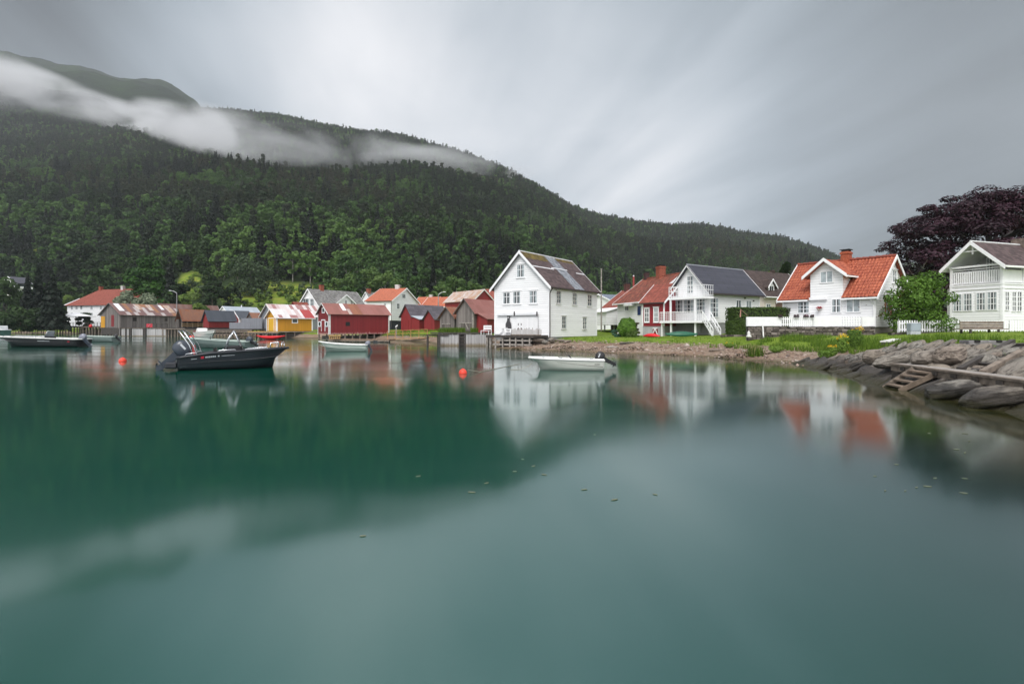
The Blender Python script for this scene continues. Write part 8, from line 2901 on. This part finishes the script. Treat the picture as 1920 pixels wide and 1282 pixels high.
e_ = rp.color_ramp.elements
e_[0].color, e_[1].color = (0.13, 0.10, 0.085, 1), (0.46, 0.40, 0.36, 1)
q_ = e_.new(0.6)
q_.color = (0.30, 0.20, 0.155, 1)
nt.links.new(rp.outputs[0], b.inputs['Base Color'])
tag(link('pebbles', raw_mesh('pebbles', verts, tris, m_peb)), 'brown and grey pebbles strewn over the beach', 'pebbles', kind='stuff')
# stone footing under the warehouse corner
for k, (px, py, Y, s_, lab) in enumerate(((1008, 638, 49.3, 0.55, 'large pale foundation stone under the right end of the deck'), (1035, 637, 49.0, 0.5, 'orange-brown foundation stone under the warehouse corner'), (1050, 638, 49.0, 0.42, 'dark foundation stone right of the orange-brown one'),
                                          (1064, 640, 48.6, 0.4, 'small broken stone in the rubble below the warehouse'), (1022, 641, 48.6, 0.4, 'grey stone below the warehouse downpipe'))):
    o = bpy.data.objects.new('foundation_stone', RM[k])
    C.objects.link(o)
    o.location = P(px, py, Y)
    o.scale = (s_ * 1.4, s_, s_ * 1.5)
    o.rotation_euler = (0, 0, k * 1.3)
    tag(o, lab, 'stone')

# ================================================================== BOARDWALK, LADDER, SLIPWAY ON THE STONES
bw0, bw1 = Vector((13.05, 18.4, 0.66)), Vector((11.35, 10.6, 0.62))
bw0 = P(1668, 684, 18.6)
bw1 = P(1925, 718.5, 12.2)
bwd = bw1 - bw0
bw = thing('boardwalk', 'narrow grey plank walkway running along the boulders above the water', 'boardwalk', bw0.lerp(bw1, 0.5))
sidev = Vector((bwd.y, -bwd.x, 0)).normalized()
if sidev.x < 0:
    sidev = -sidev
for k in range(3):
    MB().obox(bw0 + sidev * (0.21 * k), bwd * 1.6, sidev * 0.19, (0, 0, 0.06)).build('plank', TIMBERG if k else TIMBER, bw)
MB().obox(bw0 + sidev * 0.04 - Vector((0, 0, 0.19)), bwd * 1.6, sidev * 0.10, (0, 0, 0.185)).build('stringer_beam', TIMBER, bw)
for k in range(11):
    q = bw0 + bwd * (1.6 * (k + 0.3) / 11)
    MB().obox(q - Vector((0, 0, 0.75)) + sidev * 0.18, bwd.normalized() * 0.14, sidev * 0.12, (0, 0, 0.74)).build('post', TIMBERD, bw)
for k in range(10):
    q = bw0 + bwd * (1.6 * (k + 0.8) / 11)
    MB().obox(q - Vector((0, 0, 0.13)) - sidev * 0.02, bwd.normalized() * 0.22, sidev * 0.055, (0, 0, 0.10)).build('packing_block', TIMBERD, bw)

ld = thing('wooden_ladder', 'weathered wooden ladder leading from the walkway down into the water', 'ladder', P(1700, 712, 17))
la0, la1 = P(1657, 727, 17.3), P(1713, 690.5, 16.9)
lb0, lb1 = P(1686, 733, 16.3), P(1764, 696.5, 15.9)
for a_, b__ in ((la0, la1), (lb0, lb1)):
    MB().bar(a_, b__, 0.07, 0.14).build('side_rail', m_plain('worn_brown_rail', (0.15, 0.115, 0.085), 0.85, var=0.35, scale=4) if a_ is lb0 else TIMBER, ld)
for k, f in enumerate((0.16, 0.40, 0.64, 0.86)):
    p0_, p1_ = la0.lerp(la1, f), lb0.lerp(lb1, f)
    t_ = (p1_ - p0_).normalized()
    u_ = Vector((-t_.y, t_.x, 0))
    MB().obox(p0_ + t_ * 0.05 - u_ * 0.11, p1_ - p0_ - t_ * 0.10, u_ * 0.22, (0, 0, 0.05)).build('tread', m_plain('worn_tread', (0.22, 0.17, 0.13), 0.85, var=0.25, scale=4), ld)

sl_t = thing('slipway', 'dark timber slipway rails rising from the walkway to the lawn at the right edge', 'slipway', P(1860, 665, 17))
sa0, sa1 = P(1799, 694, 15.9), P(1899, 640, 18.6)
sb0, sb1 = P(1842, 699, 14.9), P(1958, 638, 17.2)
for a_, b__ in ((sa0, sa1), (sb0, sb1)):
    MB().bar(a_, b__, 0.15, 0.16).build('rail_beam', TIMBERD if a_ is sa0 else TIMBER, sl_t)
for k, f in enumerate((0.12, 0.30, 0.48, 0.66, 0.84, 0.97)):
    p0_, p1_ = sa0.lerp(sa1, f), sb0.lerp(sb1, f)
    d_ = (sa1 - sa0).normalized()
    MB().obox(p0_ - d_ * 0.10 - Vector((0, 0, 0.14)) + (p1_ - p0_).normalized() * 0.101, (p1_ - p0_) - (p1_ - p0_).normalized() * 0.202, d_ * 0.20, (0, 0, 0.09)).build('cross_tie', TIMBERD, sl_t)
for a_, b__ in ((sa0, sa1), (sb0, sb1)):
    for f in (0.35, 0.9):
        q = a_.lerp(b__, f)
        MB().obox(q + Vector((-0.08, -0.08, -0.95)), (0.16, 0, 0), (0, 0.16, 0), (0, 0, 0.83)).build('post', TIMBERD, sl_t)
rw0 = P(1816.5, 657, 20.3)
rwt = thing('timber_block', 'grey timber retaining block with two dark notches beside the slipway', 'timber wall', rw0)
mb = MB()
ht = ZY(637.5, 20.3) - rw0.z
for k in range(2):
    mb.obox(rw0 + Vector((0, 0, ht * k / 2)), (1.22, -0.25, 0), (0.05, 0.5, 0), (0, 0, ht / 2 - 0.012))
mb.build('beam_wall', m_plain('silver_beam', (0.21, 0.205, 0.205), 0.85, var=0.3, scale=5, bump=0.4), rwt, bevel=0.01)
for dx in (0.18, 0.88):
    MB().obox(rw0 + Vector((dx, -0.04 - dx * 0.2, ht - 0.085)), (0.17, -0.035, 0), (0, 0.3, 0), (0, 0, 0.09)).build('notch', m_plain('dark_notch', (0.012, 0.012, 0.012), 0.8), rwt)

# ================================================================== GRASS AND FLOWERS
rgz = np.random.default_rng(77)
def scatter(n, x0, x1, y0, y1, d0, d1, seed):
    r = np.random.default_rng(seed)
    x, y = r.uniform(x0, x1, n), r.uniform(y0, y1, n)
    d = shore_d(x, y)
    k = (d > d0) & (d < d1)
    k &= ~((x > tl.x - 0.1) & (x < tr.x + 8) & (y > 38.8))
    k &= ~((y > 44) & (x > bh.P(0, 0, 0).x - 4.2) & (x < bh.P(0, 0, 0).x + 12))
    x, y = x[k], y[k]
    return x, y, ground_z(x, y) - 0.02


x_, y_, z_ = scatter(26000, 2, 46, 17, 52, 4.1, 30, 1)
cl_ = vnoise(x_, y_, 1.3, 3, 3)
k_ = (cl_ > -0.03)
tag(link('lawn_grass', grass_mesh('lawn_grass', x_[k_], y_[k_], z_[k_], 0.04, 0.12, 11, 0.035)), 'short green grass covering the lawns above the beach', 'grass', kind='stuff')
x_, y_, z_ = scatter(30000, 10.5, 22, 23.5, 38.5, 3.2, 8.5, 2)
cl_ = vnoise(x_, y_, 0.9, 8, 3) + 0.10 * (y_ < 33)
k_ = cl_ > 0.02
tag(link('rough_grass', grass_mesh('rough_grass', x_[k_], y_[k_], z_[k_], 0.12, 0.42, 12, 0.02)), 'tall rough grass and weeds between beach and lawn', 'grass', kind='stuff')
x_, y_, z_ = scatter(9000, -2, 14, 38, 51, 3.6, 6.5, 3)
k_ = vnoise(x_, y_, 0.8, 5, 3) > 0.06
tag(link('edge_grass', grass_mesh('edge_grass', x_[k_], y_[k_], z_[k_], 0.08, 0.28, 13, 0.025)), 'uneven fringe of grass along the top of the beach', 'grass', kind='stuff')
x_, y_, z_ = scatter(7000, 14, 22, 11, 24.5, 3.1, 5.2, 4)
k_ = vnoise(x_, y_, 0.8, 6, 3) > -0.02
tag(link('lawn_edge_grass', grass_mesh('lawn_edge_grass', x_[k_], y_[k_], z_[k_], 0.05, 0.14, 14, 0.014, None, 0.8)), 'grass hanging over the top of the boulder shore', 'grass', kind='stuff')
r_ = np.random.default_rng(41)
x_, y_ = r_.uniform(-22, -6, 9000), r_.uniform(60, 86, 9000)
d_s = shore_d(x_, y_)
k_ = (d_s > 1.2) & (vnoise(x_, y_, 1.5, 5, 3) > -0.05)
tag(link('bank_grass', grass_mesh('bank_grass', x_[k_], y_[k_], ground_z(x_[k_], y_[k_]) - 0.02, 0.10, 0.4, 15, 0.05)), 'bright green grass on the bank in front of the red boathouses', 'grass', kind='stuff')
r_ = np.random.default_rng(51)
x_, y_ = r_.uniform(0, 16, 16000), r_.uniform(27, 49, 16000)
d_s = shore_d(x_, y_)
k_ = (d_s > -0.5) & (d_s < 2.4) & (vnoise(x_, y_, 1.6, 12, 3) > 0.10)
x_, y_ = x_[k_], y_[k_]
cen_ = np.stack([x_, y_, ground_z(x_, y_) + r_.uniform(0.0, 0.06, len(x_))], -1)
tag(link('seaweed', leaf_mesh('seaweed', cen_, 0.16, m_leaf('dark_seaweed', [(0.020, 0.018, 0.008), (0.045, 0.038, 0.012), (0.075, 0.07, 0.02)], trans=0.0), np.tile([[0, 0, 1.0]], (len(x_), 1)), 6, 0.5, lean=0.35)), 'dark seaweed washed up along the waterline of the beach', 'seaweed', kind='stuff')
for k, (px, py, Y, ln_, rz, lab) in enumerate(((1178, 643, 44, 1.5, 0.2, 'dark driftwood log on the grass edge right of the warehouse'), (1148, 651, 43, 0.9, -0.4, 'short pale driftwood branch on the shingle beach'), (1345, 655, 36.5, 1.1, 0.15, 'thin driftwood branch lying on the beach below the white stairs'))):
    c0 = P(px, py, Y)
    c0.z = float(ground_z(c0.x, c0.y)) + 0.05
    d_w = Vector((math.cos(rz), math.sin(rz), 0.02))
    tag(MB().path([c0 - d_w * ln_ / 2, c0 - d_w * ln_ * 0.1 + Vector((0, 0.06, 0.03)), c0 + d_w * ln_ * 0.3, c0 + d_w * ln_ / 2 + Vector((0, 0.1, 0.05))], [0.07, 0.09, 0.06, 0.03], 7).build('driftwood', (TIMBERD, TIMBERG, TIMBER)[k], None, True), lab, 'driftwood')
# tall reed-like clump
r_ = np.random.default_rng(5)
cx, cy = XY(1416, 32.6)
n = 420
x_, y_ = cx + r_.normal(0, 0.20, n), cy + r_.normal(0, 0.2, n)
rt = thing('tall_grass_clump', 'tuft of tall bright green grass at the top of the beach', 'grass clump', (cx, cy, float(ground_z(cx, cy))))
link('blades', grass_mesh('blades', x_ - cx, y_ - cy, np.zeros(n), 0.35, 0.75, 6, 0.014), rt)
n = 60
link('seed_heads', grass_mesh('seed_heads', r_.normal(0, 0.22, n), r_.normal(0, 0.22, n), np.full(n, 0.1), 0.5, 0.75, 7, 0.008, m_plain('dry_straw', (0.30, 0.26, 0.11), 0.8)), rt)
# yellow-flowered perennials
L_STALK = m_leaf('perennial_leaf', [(0.09, 0.17, 0.03), (0.16, 0.28, 0.04), (0.24, 0.37, 0.07)])
L_YEL = m_leaf('yellow_petals', [(0.55, 0.33, 0.01), (0.72, 0.47, 0.015), (0.80, 0.58, 0.03)], trans=0.1)
L_WHT = m_leaf('creamy_petals', [(0.60, 0.52, 0.25), (0.70, 0.65, 0.45)], trans=0.1)


def perennial(px, py, Y, H, W, lab, heads, nl=1400, pet=L_YEL):
    base = P(px, py, Y)
    base.z = float(ground_z(base.x, base.y))
    rt = thing('flowering_plant', lab, 'plant', base)
    r = np.random.default_rng(int(px))
    h = r.uniform(0, 1, nl) ** 0.85
    a = r.uniform(0, 6.28, nl)
    q = W / 2 * np.sqrt(r.uniform(0, 1, nl)) * (0.30 + 0.65 * np.sin(np.clip(h * 1.25, 0, 1) * 2.2))
    c = np.stack([q * np.cos(a), q * np.sin(a) * 0.7, h * H * 0.9], -1)
    link('leaves', leaf_mesh('leaves', c, 0.085, L_STALK, np.stack([np.cos(a), np.sin(a), 0.6 + 0 * a], -1), 3, 0.5, lean=0.9), rt)
    pts_ = []
    st = MB()
    for (fx, fz, n, sp) in heads:
        cc = np.array([fx * W, 0, fz * H])
        pts_.append(cc + r.normal(size=(n, 3)) * np.array([sp, sp, sp * 0.75]))
        st.path([base, base + Vector((fx * W * 0.6, 0, fz * H * 0.5)), base + Vector((fx * W, 0, fz * H))], [0.012, 0.01, 0.006], 5)
    st.build('stalk', m_plain('green_stalk', (0.06, 0.10, 0.03), 0.8), rt)
    link('blossom', leaf_mesh('blossom', np.vstack(pts_), 0.06, pet, None, 9), rt)


perennial(1602, 641, 30.5, 1.20, 0.95, 'tall bushy plant with yellow flowers before the terrace wall', [(0.36, 1.0, 34, 0.09), (0.2, 0.78, 20, 0.06), (0.42, 0.93, 20, 0.07), (-0.1, 0.9, 20, 0.05), (0.05, 0.7, 22, 0.06)], 2600)
perennial(1580, 642, 29.8, 0.95, 0.75, 'yellow-flowered plant left of the tall bushy one', [(-0.1, 1.0, 38, 0.09), (0.2, 0.98, 26, 0.08), (0.1, 0.75, 30, 0.06), (0.3, 0.62, 22, 0.05), (-0.3, 0.85, 30, 0.05)], 1500)
perennial(1561, 646, 29.0, 0.62, 0.6, 'short plant with small yellow and cream flowers at the left of the yellow ones', [(-0.2, 0.95, 40, 0.05), (0.2, 0.9, 40, 0.05), (0.0, 0.6, 26, 0.05)], 800)
perennial(1545, 650, 28.5, 0.5, 0.7, 'pale silvery weed in the rough grass by the first boulders', [(0.1, 0.8, 20, 0.05)], 900, L_WHT)
perennial(1455, 640, 33.0, 0.42, 1.0, 'low dark green weed patch in the grass right of the tall grass tuft', [(0.0, 0.4, 6, 0.03)], 1200, L_WHT)
perennial(1368, 644, 37.5, 0.35, 0.9, 'small weed with pale yellow flowers at the top of the beach', [(-0.2, 0.9, 20, 0.05), (0.2, 0.8, 20, 0.05)], 700)

# ================================================================== SINGLE TREES AND SHRUBS
def tree(name, label, px, Y, H, W, crown, nleaf, leaf, seed, base_z=None, base=0.18, nb=26, trunk_r=None, bark=BARK, cat='tree', group=None, limbs=5):
    p = P(px, HZ, Y)
    z = base_z if base_z is not None else max(float(ground_z(p.x, p.y)), float(hill_z(p.x, p.y)))
    rt = thing(name, label, cat, (p.x, p.y, z), group)
    r = np.random.default_rng(seed)
    bl = broad_blobs(r, H, W, base, nb)
    pp, oo, tn = blob_points(r, bl, nleaf / sum(b_[3] ** 2 for b_ in bl))
    link('crown', leaf_mesh('crown', pp, leaf, crown, oo, seed, 0.8, tn), rt)
    rr_ = trunk_r or H * 0.018
    lm = []
    for k in range(limbs):
        lm.append((H * (base + 0.1 + 0.1 * k), r.uniform(0, 6.28), W * r.uniform(0.14, 0.24), r.uniform(0.5, 1.0)))
    link('trunk', trunk_mesh('trunk', H * 0.72, rr_, bark, lm), rt)
    return rt


tree('garden_tree', 'bushy green garden tree with reddish leaf tips behind the picket fence', 1722, 38.6, ZY(514, 38.6) - 1.35, 4.6, L_ROWAN, 9500, 0.17, 3, 1.35, 0.12, 46, 0.07, limbs=9)
r_ = np.random.default_rng(12)
gtr = [o for o in bpy.data.objects if o.name == 'garden_tree'][0]
pp = r_.normal(size=(200, 3)) * np.array([0.75, 0.7, 0.55]) + np.array([-1.35, 0, 2.0])
pp[:60] = r_.normal(size=(60, 3)) * np.array([0.35, 0.3, 0.2]) + np.array([0.1, 0, 3.7])
link('red_leaf_tips', leaf_mesh('red_leaf_tips', pp, 0.13, m_leaf('red_young_leaf', [(0.05, 0.03, 0.01), (0.075, 0.025, 0.012), (0.11, 0.032, 0.015)]), None, 4), gtr)
r_ = np.random.default_rng(61)
sp_ = P(1176, HZ, 52.0)
rsh = thing('round_shrub', 'round bright green shrub beside the red cottage', 'shrub', (sp_.x, sp_.y, 0.95))
d_ = r_.normal(size=(6500, 3))
d_ /= np.linalg.norm(d_, axis=1, keepdims=True)
bl_ = np.array([noise.fractal(Vector(v) * 1.6 + Vector((5, 0, 0)), 1.0, 2.0, 3) for v in d_])
rr2 = (0.72 + 0.28 * r_.uniform(0, 1, 6500) ** 0.5) * (1.0 + 0.16 * bl_)
cs_ = d_ * rr2[:, None] * np.array([0.92, 0.85, 0.98]) + np.array([0, 0, 1.0])
link('crown', leaf_mesh('crown', cs_, 0.12, L_BUSH, d_ + np.array([0, 0, 0.3]), 62, 0.8, 0.5 + bl_ * 0.8), rsh)
link('trunk', trunk_mesh('trunk', 1.1, 0.05, BARK, [(0.3, 0.4, 0.6, 0.9), (0.35, 2.4, 0.6, 0.9), (0.4, 4.4, 0.6, 0.9)]), rsh)
tree('small_shrub', 'small reddish-brown shrub between the round shrub and the red cottage', 1194, 52.5, 1.6, 0.8, m_leaf('brown_green_leaf', [(0.03, 0.03, 0.015), (0.07, 0.035, 0.02), (0.05, 0.06, 0.02)]), 900, 0.12, 9, 1.0, 0.05, 12, 0.03, cat='shrub')
tree('small_shrub', 'low blue-green plant tuft left of the round shrub', 1157, 53.0, 0.75, 1.4, m_leaf('blue_green_leaf', [(0.03, 0.09, 0.05), (0.06, 0.15, 0.085)]), 900, 0.11, 10, 1.0, 0.0, 12, 0.03, cat='shrub')
tree('small_shrub', 'dark creeping bush at the foot of the round shrub', 1187, 50.5, 0.6, 1.5, L_HEDGE, 900, 0.10, 13, 1.0, 0.0, 12, 0.03, cat='shrub')


def beech():
    Y = 59.0
    p = P(1856, HZ, Y)
    rt = thing('copper_beech', 'huge dark purple copper beech towering behind the right-hand white houses', 'tree', (p.x, p.y, 1.6))
    r = np.random.default_rng(14)
    H = ZY(362, Y) - 1.6
    bl, lm = [], []
    # outline of the crown: half width by height, spreading in flat sprays
    for i in range(230):
        h = r.uniform(0.10, 1.0)
        wid = 12.2 * math.sqrt(max(0.02, 1 - ((h - 0.20) / 0.82) ** 2)) if h > 0.2 else 11.4
        a = r.uniform(0, 6.283)
        k = r.uniform(0.15, 1.0) ** 0.5
        bl.append((wid * k * math.cos(a), wid * k * math.sin(a) * 0.8, h * H * 0.97, r.uniform(0.9, 1.9), r.uniform(0.4, 0.65)))
    for i in range(46):                         # loose sprays along the upper left outline
        h = r.uniform(0.38, 1.0)
        wid = 12.2 * math.sqrt(max(0.02, 1 - ((h - 0.20) / 0.82) ** 2))
        a = r.uniform(1.6, 4.7)
        bl.append((wid * 1.03 * math.cos(a), wid * 0.8 * math.sin(a), h * H * 1.0, r.uniform(0.5, 1.1), 0.35))
    pp, oo, tn = blob_points(r, bl, 80000 / sum(b_[3] ** 2 for b_ in bl))
    oo[:, 2] += 0.8
    link('crown', leaf_mesh('crown', pp, 0.30, L_BEECH, oo, 5, 0.7, tn), rt)
    for k in range(26):
        lm.append((H * r.uniform(0.12, 0.75), r.uniform(0, 6.28), r.uniform(4, 8.5), r.uniform(0.25, 0.8)))
    link('trunk', trunk_mesh('trunk', H * 0.85, 0.55, m_plain('grey_beech_bark', (0.07, 0.06, 0.06), 0.85), lm), rt)


beech()
GT = [  # column, row of the top, crown width in columns, depth, kind, label
    (276, 479, 74, 172, 'maple', 'large deep green maple rising behind the long weathered boathouse'),
    (187, 500, 62, 196, 'broad', 'dark green broadleaf tree behind the red manor roof'),
    (236, 545, 46, 146, 'willow', 'silvery willow at the right end of the red manor roof'),
    (276, 547, 56, 146, 'willow', 'larger rounded silvery willow behind the patched boathouse roof'),
    (345, 552, 56, 168, 'light', 'bright light green bush behind the rusty shed roof and street lamp'),
    (398, 514, 44, 180, 'broad', 'mid green tree behind the row of sheds'),
    (442, 556, 40, 172, 'light', 'pale green rounded bush above the pale blue shed roof'),
    (470, 480, 80, 205, 'willow2', 'grey-green spreading tree at the left of the meadow slope'),
    (372, 568, 40, 160, 'light', 'light green bush over the rusty shed roofs'),
    (338, 522, 46, 186, 'broad', 'green tree between the big maple and the sheds'),
    (548, 556, 44, 185, 'light', 'light green bush left of the grey slate roof'),
    (500, 560, 40, 165, 'light', 'yellow-green shrub above the striped boathouse roof'),
    (1437, 489, 26, 95, 'light', 'light green tree top over the brown roofed cream house'),
    (1473, 486, 20, 98, 'broad', 'dark green tree top right of the light one over the brown roof'),
    (660, 512, 52, 176, 'birch', 'light birch behind the red chimney of the grey slate house'),
    (690, 498, 54, 186, 'birch', 'tall light birch left of the orange roofed white house'),
    (722, 503, 50, 182, 'birch', 'light birch directly behind the whitewashed chimney'),
    (748, 516, 44, 176, 'birch', 'light birch above the right slope of the orange roof'),
    (628, 520, 46, 182, 'birch', 'light birch behind the grey slate ridge'),
    (795, 534, 30, 160, 'birch', 'small slender birch above the low orange roofs'),
    (824, 520, 50, 172, 'birch', 'light birch behind the street lamp by the orange roofs'),
    (856, 512, 56, 180, 'birch', 'broad light birch above the rusting white barn roof'),
    (888, 520, 46, 174, 'birch', 'light birch left of the tall white warehouse gable'),
    (905, 530, 34, 168, 'birch', 'smaller light birch against the warehouse gable'),
    (16, 575, 60, 150, 'dbush', 'dark rounded bush on the far left shore'),
    (38, 583, 60, 148, 'dbush', 'lower dark bush right of the rounded one on the far left shore'),
    (66, 578, 50, 152, 'dbush', 'dark bush under the tall spruces on the left shore'),
    (12, 520, 60, 178, 'broad', 'dark broadleaf tree at the left edge beside the pale house'),
    (128, 548, 34, 186, 'light', 'yellow-green bush left of the red manor roof'),
    (160, 586, 26, 158, 'dbush', 'small green bush beside the white parasol'),
]
KM = {'maple': (L_MAPLE, 9000, 0.8), 'broad': (L_BROAD, 2600, 0.95), 'willow': (L_WILLOW, 3600, 0.55), 'willow2': (m_leaf('grey_green_leaf', [(0.035, 0.06, 0.028), (0.055, 0.09, 0.04), (0.085, 0.125, 0.06)]), 3000, 0.85),
      'light': (m_leaf('yellow_green_leaf', [(0.07, 0.125, 0.022), (0.115, 0.185, 0.032), (0.17, 0.245, 0.055)]), 1700, 0.75), 'birch': (m_leaf('village_birch_leaf', [(0.045, 0.09, 0.02), (0.085, 0.15, 0.034), (0.135, 0.21, 0.055)]), 1800, 0.7), 'dbush': (L_BROAD, 1800, 0.7)}
for i, (px, pyt, w_, Y, kd, lab) in enumerate(GT):
    p = P(px, HZ, Y)
    z = max(float(ground_z(p.x, p.y)), float(hill_z(p.x, p.y)), 1.5) - 0.2
    H = ZY(pyt, Y) - z
    mat_, nl, lf = KM[kd]
    tree({'birch': 'birch', 'willow': 'willow', 'willow2': 'broadleaf_tree', 'maple': 'maple', 'broad': 'broadleaf_tree'}.get(kd, 'shrub'), lab, px, Y, H, w_ / F * Y, mat_, nl, lf, 300 + i, z, 0.10 if kd != 'birch' else 0.2,
         70 if kd == 'maple' else 34 if kd in ('willow2', 'willow') else 22, None, BARKP if kd == 'birch' else BARK, 'shrub' if kd in ('light', 'dbush') and pyt > 540 else 'tree')
# dark conifers on the left shore and some spruces standing clear of the forest
rb_ = random.Random(88)
for k in range(40):
    for _try in range(60):
        px_, Y_ = (rb_.uniform(412, 606) if k < 30 else rb_.uniform(325, 392)), rb_.uniform(180, 340)
        p_ = P(px_, HZ, Y_)
        zt_ = max(float(ground_z(p_.x, p_.y)), float(hill_z(p_.x, p_.y)), 1.5) - 0.2
        row_ = HZ - (zt_ - CAMZ) / Y_ * F
        if (545 < row_ < 590) if k < 30 else (528 < row_ < 580):
            break
    H_ = rb_.uniform(2.4, 5.6)
    tree('shrub', 'rounded yellow-green shrub on the meadow slope behind the ochre boathouse' if k < 30 else 'rounded green shrub on the small meadow right of the big maple', px_, Y_, H_, H_ * rb_.uniform(0.9, 1.35), KM['light'][0] if k % 3 else KM['willow2'][0], 420, 0.6, 700 + k, zt_, 0.02, 14, 0.08, BARK, 'shrub',
         'shrubs on the meadow slope' if k < 30 else 'shrubs on the small meadow', 2)
CT = [(72, 492, 42, 158, 'tall ragged dark spruce at the left, hiding part of the pale house'), (100, 510, 62, 150, 'broad black-green spruce left of the red manor roof'),
      (52, 508, 36, 166, 'slimmer dark spruce beside the pale house on the far left'), (88, 530, 44, 156, 'shorter dark spruce between the two tall ones'),
      (812, 478, 24, 205, 'pointed dark spruce above the low orange roofs'), (778, 486, 26, 215, 'dark spruce above the right slope of the orange roof'), (900, 488, 28, 205, 'dark spruce left of the white warehouse ridge'),
      (600, 470, 26, 230, 'dark spruce above the grey slate roof'), (875, 494, 24, 210, 'dark spruce over the barn roof')]
for i, (px, pyt, w_, Y, lab) in enumerate(CT):
    p = P(px, HZ, Y)
    z = max(float(ground_z(p.x, p.y)), float(hill_z(p.x, p.y)), 1.5) - 0.3
    H = ZY(pyt, Y) - z
    rt = thing('spruce', lab, 'tree', (p.x, p.y, z))
    link('crown', conifer_mesh('crown', H, w_ / F * Y, 1500, L_SPRUCE, 600 + i, 1.35), rt)
    link('trunk', trunk_mesh('trunk', H * 0.9, 0.28, BARK), rt)

# ================================================================== LEAVES ON THE WATER
M_FLOAT = m_plain('yellowed_leaf', (0.16, 0.175, 0.115), 0.6, var=0.3)
mb = MB().prism([(-0.10, 0, 0.003), (-0.03, -0.025, 0.003), (0.06, -0.02, 0.003), (0.11, 0.005, 0.003), (0.05, 0.028, 0.003), (-0.05, 0.02, 0.003)], (0, 0, 0.006))
fl0 = mb.build('floating_leaf', M_FLOAT)
rf_ = random.Random(6)
spots = [(980, 861), (965, 884), (1000, 874), (1020, 890), (884, 923), (912, 906), (1095, 918), (1152, 937), (1228, 927), (680, 1005), (1115, 815), (784, 893)]
for k in range(14):
    spots.append((rf_.uniform(1640, 1850), rf_.uniform(760, 960)))
for k, (px, py) in enumerate(spots):
    Y = CAMZ * F / (py - HZ)
    o = fl0 if k == 0 else fl0.copy()
    if k:
        C.objects.link(o)
    o.location = ((px - 960) / F * Y, Y, 0.0)
    o.rotation_euler = (0, 0, rf_.uniform(-0.7, 0.7))
    s_ = rf_.uniform(0.2, 0.45)
    o.scale = (s_, s_, 1)
    if px > 1500:
        tag(o, 'pale leaf floating on the dark reflections near the boulders', 'leaf', 'leaves floating near the boulders')
    else:
        tag(o, 'yellowed leaf floating on the open green water', 'leaf', 'leaves floating on the open water')
